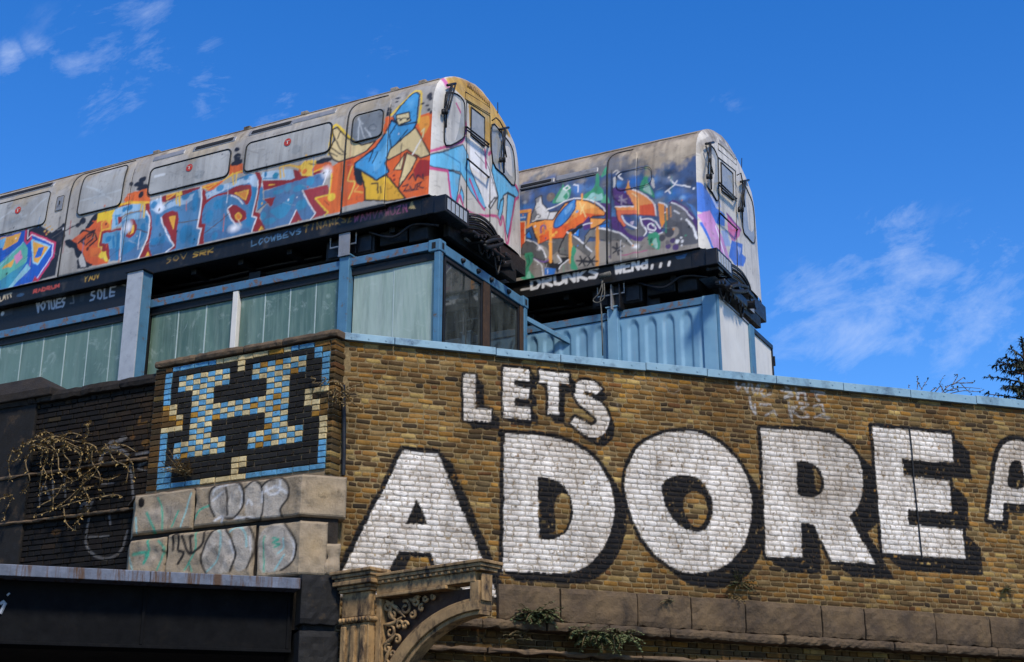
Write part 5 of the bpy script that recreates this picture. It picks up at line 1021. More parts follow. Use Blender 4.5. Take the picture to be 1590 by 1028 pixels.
splatter(cv, 60, -7.9, -.1, .1, 1.15, tr1, ['#e3ae3c', '#e4e2e4', '#222226', '#3c7fae', '#9e2f28', '#dd6428'])
ragged(cv, -9.6, .1, lambda X: 1.60 + .06 * np.sin(X * 1.9), '#a89a80', 31, .75); ragged(cv, -9.6, .1, lambda X: 1.86 + 0 * X, '#75654c', 41, .8)
scratches(cv, 130, -8.2, 0, .05, 1.7, tr1); weather(cv, 50, .36, 1, 3); scratches(cvf, 40, 0, 2.7, 0, 2.2, tr1); ragged(cvf, -.1, 2.8, lambda X: 2.02 + 0 * X, '#8a6a38', 44, .55); weather(cvf, 60, .42, 1, 3); weather(cvb, 66, .3, 0, 1)
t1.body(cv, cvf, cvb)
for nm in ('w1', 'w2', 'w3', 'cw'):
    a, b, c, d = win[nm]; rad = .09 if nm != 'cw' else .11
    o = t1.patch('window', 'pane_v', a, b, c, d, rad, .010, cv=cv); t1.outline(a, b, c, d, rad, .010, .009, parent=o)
    if nm == 'w1': break
for nm in ('w2', 'w3'):
    a, b, c, d = win[nm]; o = t1.patch('window', 'pane_v', a, b, c, d, .09, .010, cv=cv); t1.outline(a, b, c, d, .09, .010, .013, parent=o)
# red round stickers
for (u, v) in ((29, 327), (295, 261), (447.5, 221.5)):
    q = t1.conv(u, v); P = [t1.surf(q[0] + .062 * math.cos(a), q[1] + .062 * math.sin(a), .017) for a in np.linspace(0, 2 * math.pi, 20, endpoint=False)]
    o = MB().add(P, [tuple(range(20))]).build('warning_sticker', 'red', t1.root)
    MB().tube([t1.surf(q[0] - .03, q[1] + .02, .019), t1.surf(q[0] + .0, q[1] + .012, .019), t1.surf(q[0] + .035, q[1] + .02, .019)], .005, 5).build('sticker_print', 'white', o); MB().tube([t1.surf(q[0], q[1] + .02, .019), t1.surf(q[0], q[1] - .03, .019)], .005, 5).build('sticker_print', 'white', o)
# sliding door and cab door: proud panels with seals
def door(car, cv_, px, wn, m='train', zc=None):
    a, b, c, d = car.box_px(*px); zc = zc or d
    o = car.patch('door', m, a, b, .006, zc, .16, .007, cv=cv_, thick=.010, foot=True)
    arcp = [(a - .004, .01), (a - .004, zc - .16)] + [(a + .16 - .164 * math.cos(R(q)), zc - .16 + .164 * math.sin(R(q))) for q in range(15, 91, 15)] + [(b - .1, zc + .004)]; car.run(arcp, .004, .013, 'door_seal', parent=o); car.run([(b + .003, .01), (b + .003, zc - .2)], .0, .005, 'door_seal', parent=o)
    if wn:
        w = car.patch('window', 'pane_v', *wn, .09, .024, parent=o, cv=cv_); car.outline(*wn, .09, .024, .010, parent=o)
    return o
door(t1, cv, ((108, 300), (205, 274), (94, 420), (190, 398)), win['dw'], zc=1.80)
door(t1, cv, ((540, 190), (604, 172), (531, 330), (598, 314)), win['cw'], zc=1.76)
# cant rail gutters, ventilator slots, roof ribs
t1.run([(-9.5, 1.90), (-.05, 1.90)], .006, .012, 'rain_gutter', 'roof')
for (c, quad) in ((A_, ((0, 318), (335, 236))), (B_, ((845, 207), (1082, 140))), (C_, ((150, 322), (380, 258))), (B_, ((600, 268), (770, 218))), (C_, ((400, 250), (620, 195)))):
    (u0, v0), (u1, v1) = cpx(c, quad); a = t1.conv(u0, v0); b = t1.conv(u1, v1); zc = (a[1] + b[1]) / 2
    o = t1.patch('ventilator', 'alu', a[0] - .05, b[0] + .05, zc - .06, zc + .055, .03, .012, thick=.02)
    if c is B_ and quad[0][0] == 600 or quad[0][0] == 400: continue
    t1.patch('slot', 'dark', a[0], b[0], zc - .04, zc + .04, .02, .020, parent=o, thick=.01)
for u, v in cpx(C_, [(80, 312), (420, 215), (940, 75), (1095, 38)]) + cpx(B_, [(1115, 98), (545, 255)]): 
    q = t1.conv(u, v + 3); b0 = t1.surf(q[0], 1.95, .0); MB().box(b0[0] - .06, b0[0] + .06, b0[1] - .02, b0[1] + .1, b0[2] - .01, b0[2] + .05).build('roof_fitting', 'roof', t1.root, .015)
q = t1.conv(*cpx(A_, [(383, 350)])[0]); t1.patch('door_control', 'alu', q[0] - .075, q[0] + .075, q[1] - .14, q[1] + .12, .02, .008); t1.outline(q[0] - .075, q[0] + .075, q[1] - .14, q[1] + .12, .02, .008, .004, 'panel_seam')
MB().tube([t1.surf(q[0] + .0, q[1] - .03, .015), t1.surf(q[0] + .0, q[1] + .03, .015)], .01, 6).build('key_switch', 'rubber', t1.root)
for u, v, w in ((666, 310, 0),): pass
sx = t1.conv(*cpx(C_, [(676, 470)])[0])[0]
a, b = FT1.px(*cpx(D_, [(92, 690)])[0], 1, 0)[0], FT1.px(*cpx(D_, [(312, 645)])[0], 1, 0)[0]
bx('door_step', 'black', t1.root, a, b, -.05, .03, -.05, -.012, bevel=.006)
# ---- cab front fittings
def cab(car, c, yellow):
    L = lambda pts: cpx(c, pts)
    if c is D_:
        lp = [(596, 150), (640, 140), (676, 165), (690, 205), (690, 320), (676, 362), (600, 392), (592, 300)]; dw = [(722, 207), (786, 258), (786, 396), (720, 342)]; rp = [(822, 292), (868, 332), (915, 395), (930, 470), (930, 585), (880, 535), (826, 470)]
        dr = [(699, 178), (812, 248), (812, 800), (700, 726)]; rails = [[(700, 302), (806, 385)], [(703, 318), (806, 400)], [(705, 458), (806, 545)]]
        wl_ = ((628, 95), (588, 225), (600, 305), (645, 100)); wr_ = ((884, 308), (866, 458), (880, 525), (868, 310)); ant = [(850, 185), (850, 235)]; brk = [(822, 272), (842, 258), (860, 275), (885, 322)]; pan = [(694, 132), (812, 208), (812, 240), (694, 168)]
    else:
        lp = [(1040, 118), (1080, 125), (1104, 168), (1110, 210), (1112, 400), (1080, 360), (1044, 300)]; dw = [(1126, 205), (1186, 262), (1190, 400), (1130, 350)]; rp = [(1240, 330), (1270, 370), (1290, 430), (1298, 520), (1298, 620), (1262, 590), (1238, 540)]
        dr = [(1112, 180), (1200, 250), (1212, 800), (1122, 720)]; rails = [[(1118, 310), (1205, 392)], [(1120, 326), (1205, 405)], [(1122, 468), (1210, 552)]]
        wl_ = ((1070, 105), (1060, 275), (1076, 345), (1048, 120)); wr_ = ((1250, 300), (1222, 445), (1236, 515), (1236, 305)); ant = [(1233, 185), (1230, 265)]; brk = [(1208, 272), (1228, 262), (1236, 300), (1240, 320)]; pan = [(1112, 108), (1205, 190), (1205, 220), (1112, 140)]
    for nm, q in (('cab_window', lp), ('cab_window', rp)): car.fpane(nm, 'pane', L(q), .008, seal=.012)
    d = car.fbar('front_door_seam', 'rubber', L(dr + [dr[0]]), .006, .008); car.fpane('door_window', 'pane', L([dw[0], ((dw[0][0] + dw[1][0]) / 2, (dw[0][1] + dw[1][1]) / 2), dw[1], ((dw[1][0] + dw[2][0]) / 2, (dw[1][1] + dw[2][1]) / 2), dw[2], ((dw[2][0] + dw[3][0]) / 2, (dw[2][1] + dw[3][1]) / 2), dw[3], ((dw[0][0] + dw[3][0]) / 2, (dw[0][1] + dw[3][1]) / 2)]), .010, seal=.012, sm=False)
    car.fbar('destination_seam', 'rubber', L(pan + [pan[0]]), .004, .006)
    for q in rails: car.fbar('handrail', 'blackm', L(q), .07, .013)
    for q in (rails[0][0], rails[0][1], rails[2][0], rails[2][1]): car.fbar('rail_post', 'blackm', L([q, q]), [.0, .075], .016)
    for (m0, m1, m2, m3) in (wl_, wr_):
        dx = 1 if m1[0] < m0[0] else 1
        car.fbar('wiper_arm', 'rubber', L([m0, ((m0[0] + m1[0]) / 2 - 3, (m0[1] + m1[1]) / 2), m1]), [.06, .10, .05], .012); car.fbar('wiper_arm', 'rubber', L([m3, (m1[0] + 26, m1[1] - 8)]), [.06, .05], .012); car.fbar('wiper_arm', 'rubber', L([(m0[0] + 4, m0[1]), (m1[0] + 14, m1[1] + 8)]), [.08, .06], .010)
        car.fbar('wiper_blade', 'rubber', L([(m1[0] + 14, m1[1] - 90), (m1[0] + 14, m1[1] + 10), (m2[0], m2[1])]), [.03, .03, .025], .013)
        for k in (0, 1): car.fbar('wiper_motor', 'rubber', L([(m1[0] - 2 + k * 16, m1[1] - 6), (m1[0] - 2 + k * 16, m1[1] + 14)]), .05, .026)
        car.fbar('wiper_pivot', 'blackm', L([(m0[0] - 22, m0[1] + 6), (m0[0] + 18, m0[1] - 2)]), .06, .02)
    car.fbar('aerial', 'rubber', L(ant), .0, .007); car.fbar('lamp_bracket', 'rubber', L(brk), [.06, .12, .10, .03], .010)
    # louvres over the door
    x0, y0 = (L([(705, 88)])[0] if c is D_ else L([(1118, 92)])[0]); x1, y1 = (L([(808, 178)])[0] if c is D_ else L([(1196, 168)])[0])
    for k in range(14):
        t = k / 13; u = x0 + (x1 - x0) * t; v = y0 + (y1 - y0) * (t ** 1.15); car.fbar('louvre', 'iron' if yellow else 'alu', [(u, v), (u, v + 7)], .004, .012)
def running_gear(car, c, dx=0., dy=0., sc=1.):
    L = lambda x, y: (c[0] + x / c[2], c[1] + y / c[2])
    k = car.k; W = car.W
    bx('headstock', 'blackm', car.root, -.12, .10, .02, W - .02, -.27 * k, -.015, bevel=.01)
    bx('corner_step', 'blackm', car.root, .10, .28, -.02, .62, -.30, -.05, bevel=.012)
    for i in range(5): bx('step_slat', 'silver', car.root, .281, .290, .02 + i * .11, .10 + i * .11, -.26, -.10, bevel=.003)
    bx('end_sheet', 'black', car.root, .0, .09, .4, W - .3, -.46, -.272, bevel=.01)
    # coupler pocket, draw box, hoses and coiled jumper cables
    P = lambda x, y, xx: car.F.px(*L(x, y), 0, xx)
    if c is D_: cb = [(690, 728), (760, 738), (815, 780), (850, 838), (858, 868)]; bxs = [(735, 798, 792, 872, .06, .30), (800, 815, 850, 880, .06, .24), (662, 720, 692, 800, .06, .26), (772, 876, 888, 928, .08, .30), (812, 935, 880, 965, .06, .22), (893, 905, 918, 962, .08, .26)]; hose = [(790, 865), (830, 850), (866, 848), (868, 868), (830, 880), (795, 885)]
    else: cb = [(1115, 730), (1180, 738), (1235, 780), (1268, 835), (1275, 862)]; bxs = [(1095, 792, 1150, 860, .06, .30), (1160, 812, 1215, 868, .06, .24), (1114, 725, 1140, 795, .06, .26), (1150, 862, 1262, 912, .08, .30), (1190, 920, 1258, 948, .06, .22), (1268, 858, 1300, 925, .08, .26)]; hose = [(1175, 850), (1210, 840), (1262, 850), (1250, 870), (1200, 870), (1178, 866)]
    for i in range(8):
        car_pts = smooth_pts([P(x + (i % 2) * 3, y + i * 10 - 8, .20 + .015 * (i % 3)) for x, y in cb], False, 5); MB().tube(car_pts, .013, 7).build('jumper_cable', 'blackm' if i % 3 else 'cable', car.root, smooth=True)
    for (x0, y0, x1, y1, xa, xb) in bxs:
        a, b = P(x0, y0, xb), P(x1, y1, xb); o = bx('coupler_box', 'blackm', car.root, xa, xb, min(a[1], b[1]), max(a[1], b[1]), min(a[2], b[2]) + .05, max(a[2], b[2]), bevel=.018)
    MB().tube(smooth_pts([P(x, y, .34) for x, y in hose], True, 4), .028, 8).build('air_hose', 'rubber', car.root, smooth=True)
    a = P(bxs[3][0] + 22, bxs[3][1] + 22, .30)
    for i in range(4): MB().tube([(.29, a[1] + i * .17, a[2] + .005), (.315, a[1] + i * .17, a[2] + .005)], .032, 10).build('bolt_head', 'black', car.root)
    b = P(bxs[5][2] - 4, bxs[5][3] + 12, .3)
    for i, (x, y) in enumerate(((bxs[0][0] + 20, bxs[0][3] + 6), (bxs[0][2] - 6, bxs[0][3] + 10), (bxs[3][0] + 60, bxs[3][3] + 14))):
        q0, q1 = P(x, y - 14, .22), P(x + 34, y - 8, .22); mid = (np.array(q0) + np.array(q1)) / 2 - np.array([0, 0, .16 + .05 * i]); MB().tube(smooth_pts([q0, mid, q1], False, 6), .017, 7).build('hanging_hose', 'rubber', car.root, smooth=True)
    for i in range(3): q0 = P(bxs[0][0] + 10 + i * 18, bxs[0][1] + 34, .305); MB().tube([(.29, q0[1], q0[2]), (.345, q0[1], q0[2])], .026, 9).build('socket', 'blackm', car.root)
    q0 = P(bxs[1][0] + 24, bxs[1][1] + 34, .25); MB().tube([(.2, q0[1], q0[2]), (.36, q0[1], q0[2])], .055, 12).build('coupler_head', 'blackm', car.root)
    bx('jumper_bracket', 'alu', car.root, .09, .13, W * .30, W * .74, -.36, -.28, bevel=.006)
    MB().tube([(.1, b[1], b[2] + .02), (.30, b[1] + .02, b[2] + .0)], .06, 10).build('buffer', 'blackm', car.root); MB().tube([(.30, b[1] + .02, b[2]), (.33, b[1] + .02, b[2])], .075, 12).build('buffer_head', 'blackm', car.root)
    # equipment under the floor behind the cab
    z0 = -.28 * k
    for (x0, x1, y0, y1, h) in ((-1.75, -.95, .18, .8, .30), (-.9, -.45, .22, .75, .22), (-.42, -.12, .2, .6, .26), (-1.2, -.3, 1.2, 2.2, .3), (-2.6, -1.95, .9, 1.9, .24)):
        bx('equipment_case', 'black', car.root, x0, x1, y0, y1, z0 - h, z0 - .002, bevel=.02)
    for i in range(3): bx('case_lid', 'blackm', car.root, -1.70 + i * .25, -1.49 + i * .25, .16, .179, z0 - .27, z0 - .05, bevel=.008)
    MB().tube([(-1.62, .1, z0), (-1.62, .1, z0 - .15), (-1.2, .1, z0 - .15), (-1.2, .1, z0)], .012, 6).build('step_hoop', 'silver', car.root)
    MB().tube(smooth_pts([(-1.0, .12, z0 - .02), (-.6, .10, z0 - .18), (-.3, .12, z0 - .05), (.05, .2, z0 - .1)], False), .02, 7).build('brake_pipe', 'blackm', car.root, smooth=True)
cab(t1, D_, True); running_gear(t1, D_)
# equipment boxes under the floor at the far left, tagged in silver
cve = Canvas(-9.7, -.9, .1, 0, 120, hx('#141414')); pe = Painter(cve, lambda u, v: FT1.px(u, v, 1, .13)[[0, 2]]); pe.crop(0, 420, 5.14)
pe.text('VOTUES', (285, 332), (535, 285), 72, '#b9bdc4', 11, r_); pe.text('SOLE', (720, 245), (935, 195), 72, '#b9bdc4', 11, r_); pe.poly('#2f3032', [(0, 340), (110, 285), (95, 350), (10, 375)]); pe.blob('#c9cdd0', 20, 345, 14, 18); pe.line('#6c6a66', 8, [(580, 180), (590, 260), (560, 262)]); pe.poly('#2a2b2d', [(640, 165), (680, 155), (670, 245), (635, 250)]); pe.line('#8d8a84', 7, [(965, 105), (1000, 120)])
xa_, xb_ = FT1.px(-40, 480, 1, .13)[0], FT1.px(200, 430, 1, .13)[0]
X = np.linspace(xa_ - .6, xb_, 260); Z = np.linspace(-.72, -.285, 40); V = np.zeros((260, 40, 3)); V[..., 0] = X[:, None]; V[..., 1] = .13; V[..., 2] = Z[None]; v, q = grid_mesh(V, 260, 40); fast_obj('battery_case_front', v, q, 'train', t1.root, cve.sample(v[:, 0], v[:, 2]))
bx('battery_case', 'black', t1.root, xa_ - .6, xb_, .131, 1.2, -.72, -.285, bevel=.01)

# ------------------------------------------------------------------ second carriage
t2 = Car(FT2, 9.4, 1.04, 'train_carriage', 'farther tube carriage painted orange, purple and grey, on the corrugated container', 4.4)
cv2 = Canvas(-9.6, -.02, .1, 2.2, 130, hx('#6a6a6c')); p = Painter(cv2, t2.conv); p.crop(*E_)
p.poly('#43587c', [(-200, 420), (85, 350), (400, 290), (600, 255), (1005, 150), (1008, 660), (-200, 900)])
for i in range(70): p.blob(rng.choice(['#3a74bc', '#2c4a78', '#6a7484', '#1c2233', '#5f92cc', '#2f66b4', '#2b5f7a', '#8a8f94']), rng.uniform(60, 1000), rng.uniform(250, 480), rng.uniform(20, 60), rng.uniform(20, 50), rng.uniform(.25, .7), .8)
p.poly('#8a8278', [(-200, 900), (-200, 700), (90, 640), (400, 620), (700, 600), (1008, 520), (1008, 660)])
for i in range(26): p.blob(rng.choice(['#6c665e', '#9a9388', '#5a5652', '#aaa194']), rng.uniform(40, 1000), rng.uniform(600, 780), rng.uniform(20, 60), rng.uniform(20, 40), rng.uniform(.25, .6), .8)
GR = '#3f9670'; GL = '#8fc2ae'; PU = '#523470'; OR = '#ee8a34'; OD = '#d94f25'; GY = '#626264'
R3 = (780, 250, 5.141); R4 = (930, 220, 5.141); KO = '#17171b'
p.crop(*R3)
for (c, x, y, rx, ry) in (('#7d7f84', 200, 280, 50, 60), ('#3f7fc6', 170, 380, 50, 50), ('#a8aeb6', 180, 330, 26, 20), ('#3a5f9a', 330, 230, 60, 50), ('#5a5856', 600, 170, 60, 30), ('#3a78c0', 600, 230, 50, 60), ('#8a8682', 640, 160, 50, 24), ('#4d6ea4', 460, 300, 60, 40), ('#33517f', 700, 180, 50, 50), ('#72706e', 820, 180, 60, 60)): p.blob(c, x, y, rx, ry, .8, .8)
p.blob('#75695f', 385, 288, 34, 38, .95); p.blob('#8f8378', 378, 278, 16, 18, .6, .8)
p.poly(GR, [(405, 335), (418, 290), (450, 240), (478, 200), (482, 150), (494, 205), (542, 196), (532, 290), (470, 330)], sm=True); p.poly('#a5c8bb', [(428, 325), (455, 270), (490, 222), (528, 250), (522, 300), (470, 325)], .9, sm=True); p.poly(GR, [(484, 285), (510, 255), (525, 280), (505, 310)]); p.line('#e2e3e2', 9, [(490, 220), (520, 195), (540, 215), (510, 235), (490, 215)]); p.line('#d8d9da', 9, [(570, 190), (606, 195), (604, 250)])
p.poly(GR, [(640, 312), (665, 260), (715, 225), (742, 180), (750, 105), (772, 110), (772, 190), (806, 240), (796, 312)], sm=True); p.poly('#9cc9c4', [(675, 312), (715, 255), (760, 265), (795, 255), (792, 312)], .9, sm=True); p.poly('#3a8a66', [(722, 230), (748, 195), (766, 215), (752, 250)], sm=True); p.poly(GR, [(790, 112), (830, 48), (836, 92), (800, 126)], sm=True); p.poly('#5fae88', [(782, 332), (828, 260), (866, 338)])
p.poly(PU, [(760, 330), (866, 340), (866, 470), (815, 470), (820, 400)])
p.poly('#f0994a', [(250, 490), (330, 470), (415, 452), (500, 338), (590, 308), (680, 318), (760, 358), (818, 408), (812, 437), (720, 442), (680, 472), (600, 520), (520, 560), (495, 616), (385, 622), (300, 662), (262, 600), (238, 520)]); p.poly('#e05c2e', [(290, 600), (420, 528), (520, 500), (640, 415), (808, 428), (720, 442), (680, 472), (600, 520), (520, 560), (495, 616), (385, 622), (300, 658)], .95); p.poly('#f4b768', [(500, 350), (600, 315), (700, 335), (760, 370), (640, 390), (560, 430)], .75)
p.line(KO, 9, [(250, 490), (330, 470), (415, 452), (500, 338), (590, 308), (680, 318), (760, 358), (818, 408), (812, 437), (720, 442), (680, 472), (600, 520), (520, 560), (495, 616), (385, 622), (300, 662), (262, 600), (238, 520), (250, 490)])
for (x, y, r_x) in ((330, 530, 30), (560, 480, 28), (620, 440, 26)): p.poly('#e8762f', [(x - r_x, y + 50), (x - r_x * .8, y - 20), (x, y - 45), (x + r_x * .8, y - 20), (x + r_x, y + 50)], .7, sm=True)
p.line('#8a5a86', 14, [(306, 570), (310, 525), (335, 515), (348, 540)], sm=True); p.line('#f3cf86', 9, [(620, 330), (665, 445)]); p.line('#f3cf86', 9, [(655, 345), (625, 420)]); p.blob('#7fa6c8', 600, 402, 14, 12); p.blob('#f2b04e', 268, 572, 13, 12); p.blob('#f2b04e', 408, 590, 16, 14); p.blob('#f2b04e', 430, 570, 12, 12)
p.line('#f0a04c', 24, [(140, 406), (222, 395), (198, 530), (258, 490)]); p.poly('#e05c2e', [(140, 490), (182, 484), (186, 662), (146, 692)]); p.line('#f3d9a8', 7, [(140, 486), (180, 482), (182, 670)]); p.poly('#3b79bd', [(140, 425), (195, 420), (185, 470), (140, 475)]); p.line('#d9e0e8', 9, [(145, 450), (185, 445)])
p.throw('#d6d4d2', [(228, 482), (232, 430), (262, 372), (270, 330), (264, 298), (310, 276), (322, 345), (380, 408), (446, 400), (405, 470), (350, 468), (280, 474), (240, 492)], '#2c2c30', 9); p.poly('#77777b', [(234, 435), (262, 380), (275, 420), (262, 470), (236, 478)]); p.poly('#8b8b8e', [(268, 330), (268, 300), (306, 282), (290, 330)]); p.line('#2c2c30', 7, [(262, 445), (285, 425), (305, 440), (290, 455)], sm=True); p.line('#2c2c30', 6, [(376, 412), (365, 462)])
p.throw('#3f86cc', [(410, 526), (424, 465), (470, 400), (530, 335), (570, 308), (586, 322), (574, 395), (505, 485), (445, 530)], '#22335e', 10, True); p.poly('#77b0e4', [(495, 400), (545, 345), (566, 345), (545, 390), (510, 430)], .85, sm=True)
p.line('#e9e7e5', 9, [(360, 388), (430, 360), (500, 320), (600, 298), (720, 318), (800, 365), (818, 402)], sm=True)
p.throw('#f0a050', [(700, 455), (835, 462), (790, 500), (740, 530), (702, 542)], KO, 7); p.poly(PU, [(640, 500), (690, 440), (706, 535), (650, 555)]); p.line('#e6e4e6', 8, [(645, 512), (718, 495)]); p.throw('#3a7fd0', [(758, 522), (852, 488), (848, 532), (800, 535)], KO, 6)
p.poly('#1c1c20', [(440, 722), (470, 640), (510, 568), (545, 558), (640, 505), (645, 525), (565, 590), (540, 585), (480, 700), (450, 742)]); p.poly('#5c5b59', [(295, 662), (385, 625), (482, 618), (442, 720), (392, 760), (350, 690)])
p.throw('#5f5e5d', [(150, 742), (160, 670), (210, 630), (290, 680), (352, 762), (338, 795), (250, 770)], KO, 6); p.line('#e9e7e5', 8, [(195, 630), (260, 650), (320, 710), (352, 772)], sm=True); p.line('#6a4488', 12, [(230, 772), (330, 806), (375, 782)], sm=True); p.blob('#f6f3f3', 298, 695, 34, 28, .95, .9)
p.throw('#67645f', [(450, 742), (470, 660), (515, 568), (600, 630), (714, 726), (690, 765), (580, 690), (560, 762)], KO, 7); p.line('#eceae8', 9, [(512, 568), (600, 620), (716, 726)], sm=True); p.throw('#7d7a75', [(652, 690), (660, 600), (700, 548), (770, 538), (866, 556), (866, 650), (700, 605)], KO, 6); p.line('#eceae8', 8, [(745, 545), (800, 535), (840, 545)])
p.poly('#9d958a', [(580, 690), (690, 765), (714, 726), (866, 650), (866, 800), (600, 850), (555, 800)], .85); p.poly('#1a1a1c', [(330, 815), (440, 770), (555, 765), (470, 830), (440, 900), (425, 862), (340, 845)]); p.poly('#8f887d', [(395, 770), (450, 755), (475, 800), (420, 815)]); p.poly('#2f6fb8', [(335, 850), (428, 860), (416, 908), (338, 908)]); p.line('#dfe5ec', 8, [(358, 870), (362, 895)])
for pl in ([(440, 757), (472, 800), (450, 815)], [(250, 780), (308, 830), (326, 915)], [(545, 780), (475, 828), (452, 862)]): p.line('#e9e7e5', 8, pl, sm=True)
p.throw('#2f7fd0', [(558, 592), (616, 534), (612, 606)], KO, 6); p.throw('#2f7fd0', [(184, 592), (215, 560), (238, 622), (192, 612)], KO, 6)
for (x0, y0, x1, y1, w) in ((384, 540, 385, 805, 24), (540, 580, 546, 806, 26), (761, 535, 757, 832, 27), (636, 265, 636, 320, 14), (288, 600, 290, 655, 14)): p.line('#ea9a3e', w, [(x0, y0), (x1, y1)])
p.poly(GR, [(178, 745), (242, 738), (238, 805), (212, 865), (255, 935), (160, 946), (146, 900), (192, 825)], sm=True); p.poly('#8cc9ae', [(196, 905), (214, 880), (230, 930), (195, 935)], .9, sm=True); p.line('#1f5a44', 7, [(205, 750), (215, 810), (182, 870), (172, 930)], sm=True); p.poly(GR, [(558, 680), (590, 712), (570, 780), (602, 862), (550, 862), (545, 800)], sm=True)
for (x, y, r_x) in ((640, 800, 48), (708, 798, 48)):
    for a in (.1, 1.15, 2.2): p.line('#202024', 13, [(x - r_x * math.cos(a), y - r_x * .8 * math.sin(a)), (x + r_x * math.cos(a), y + r_x * .8 * math.sin(a))])
for (x, y) in ((45, 930), (95, 900)):
    for a in (.3, 1.3, 2.3): p.line('#e9e7e5', 10, [(x - 30 * math.cos(a), y - 28 * math.sin(a)), (x + 30 * math.cos(a), y + 28 * math.sin(a))])
p.crop(*R4)
for (c, x, y, rx, ry) in (('#2f74c4', 280, 320, 90, 60), ('#3c7cc8', 620, 400, 90, 60), ('#1e2536', 560, 250, 80, 40), ('#5a9ad8', 480, 420, 50, 40), ('#2c3140', 720, 330, 80, 60), ('#2f72c0', 690, 440, 70, 40), ('#8fb8e0', 665, 450, 40, 26), ('#30405e', 190, 240, 60, 40), ('#4a8ad0', 160, 340, 50, 40), ('#1d2434', 560, 360, 40, 40)): p.blob(c, x, y, rx, ry, .8, .8)
for k in range(5): p.line('#4f86c8', 5, [(700 + k * 8, 480 + k * 6), (760, 525 + k * 12), (785, 575 + k * 12)], k=.7)
p.poly(GR, [(325, 385), (345, 300), (380, 250), (360, 205), (402, 200), (412, 250), (390, 310), (440, 415), (446, 448), (400, 420)], sm=True); p.poly('#a5c8bb', [(352, 385), (378, 335), (408, 375), (424, 425), (390, 410)], .9, sm=True); p.poly('#eda040', [(215, 382), (232, 300), (252, 380)])
p.poly(PU, [(108, 372), (212, 376), (262, 440), (295, 512), (130, 522), (118, 440)]); p.poly(PU, [(95, 690), (100, 600), (160, 600), (215, 680), (262, 750), (340, 760), (382, 740), (340, 798), (290, 792), (150, 722)]); p.line('#2a1d3a', 9, [(110, 375), (120, 450), (200, 500), (270, 505)], sm=True)
p.poly('#ec9650', [(125, 515), (282, 520), (240, 430), (208, 385), (300, 388), (382, 428), (452, 508), (458, 592), (330, 586), (182, 580), (170, 592), (218, 672), (195, 682), (150, 620)]); p.poly('#dd6e4a', [(130, 548), (330, 546), (330, 586), (182, 580), (172, 592), (218, 672), (195, 682), (150, 620)], .95); p.poly('#df5830', [(328, 508), (446, 498), (456, 590), (330, 586)], .95); p.line('#f6d8a0', 8, [(265, 415), (305, 440)]); p.line('#f0b868', 16, [(310, 460), (315, 585)], k=.8)
p.line(KO, 8, [(125, 515), (150, 620), (195, 682)]); p.line('#6a3a4a', 7, [(182, 580), (330, 586), (458, 592)])
p.poly('#6c6a6b', [(205, 690), (290, 702), (330, 600), (345, 655), (380, 715), (352, 752), (260, 748)], sm=True); p.poly(PU, [(335, 615), (400, 608), (470, 650), (502, 702), (480, 738), (400, 722), (366, 700)], sm=True); p.poly('#3f4a8a', [(185, 590), (250, 600), (290, 690), (220, 650)], .8)
p.poly('#59595c', [(515, 600), (560, 500), (600, 485), (690, 550), (775, 690), (792, 805), (640, 828), (600, 750), (530, 690)], sm=True); p.poly('#75757a', [(560, 520), (620, 500), (700, 590), (640, 640), (560, 600)], .6, sm=True); p.poly(PU, [(548, 490), (590, 462), (700, 520), (784, 625), (788, 730), (750, 640), (690, 560), (600, 486)])
for pl in ([(270, 384), (370, 430), (440, 500), (456, 590)], [(130, 518), (275, 520)], [(185, 590), (222, 652), (300, 692)], [(345, 620), (420, 620), (490, 692)], [(330, 602), (345, 660), (380, 712), (360, 750)], [(385, 670), (410, 655), (452, 690), (440, 712), (395, 695), (385, 670)], [(580, 486), (670, 530), (750, 616)], [(110, 715), (200, 755), (286, 842)], [(402, 722), (470, 738), (505, 725)], [(600, 550), (618, 562)], [(622, 566), (642, 574)], [(488, 582), (535, 562)], [(480, 485), (530, 500), (545, 520)]): p.line('#eceae9', 10, pl, sm=True)
p.line('#eceae9', 17, [(702, 620), (752, 682), (782, 770)]); p.line('#e6d2e2', 8, [(255, 645), (275, 640), (270, 660), (258, 655)])
p.poly('#ea9038', [(470, 490), (520, 500), (526, 640), (502, 692), (486, 640)]); p.line('#e8953a', 13, [(540, 530), (545, 622)]); p.line('#c98a4a', 9, [(572, 520), (575, 600)]); p.line(KO, 10, [(500, 692), (522, 685)])
p.poly('#66645f', [(0, 700), (100, 720), (200, 742), (282, 810), (352, 832), (330, 872), (180, 800), (0, 780)], .95); p.line('#eceae9', 9, [(0, 690), (110, 716), (200, 755), (286, 842)], sm=True); p.blob('#f6f3f3', 292, 842, 44, 34, .97, .9); p.poly('#9d958a', [(0, 790), (180, 805), (330, 875), (440, 860), (640, 830), (790, 815), (790, 850), (460, 900), (0, 960)], .6)
p.poly(GR, [(392, 742), (470, 730), (492, 800), (482, 862), (430, 842), (402, 822)], sm=True); p.poly('#a5c8bb', [(430, 800), (455, 770), (470, 840), (450, 850)], .9, sm=True); p.line('#1f3a30', 7, [(408, 780), (425, 770), (415, 810), (408, 780)])
for (c, x, y, r_x) in (('#a39a90', 598, 722, 46), ('#47464a', 562, 725, 42), ('#4a484a', 505, 770, 28), ('#4a3a60', 590, 790, 22), ('#4f3c66', 553, 835, 24), ('#553f6e', 612, 842, 28), ('#6a6462', 548, 805, 20), ('#eceae9', 625, 797, 18), ('#eceae9', 663, 795, 14), ('#eceae9', 653, 767, 10), ('#eceae9', 660, 828, 8), ('#eceae9', 760, 373, 9), ('#eceae9', 558, 283, 9)): p.blob(c, x, y, r_x, r_x)
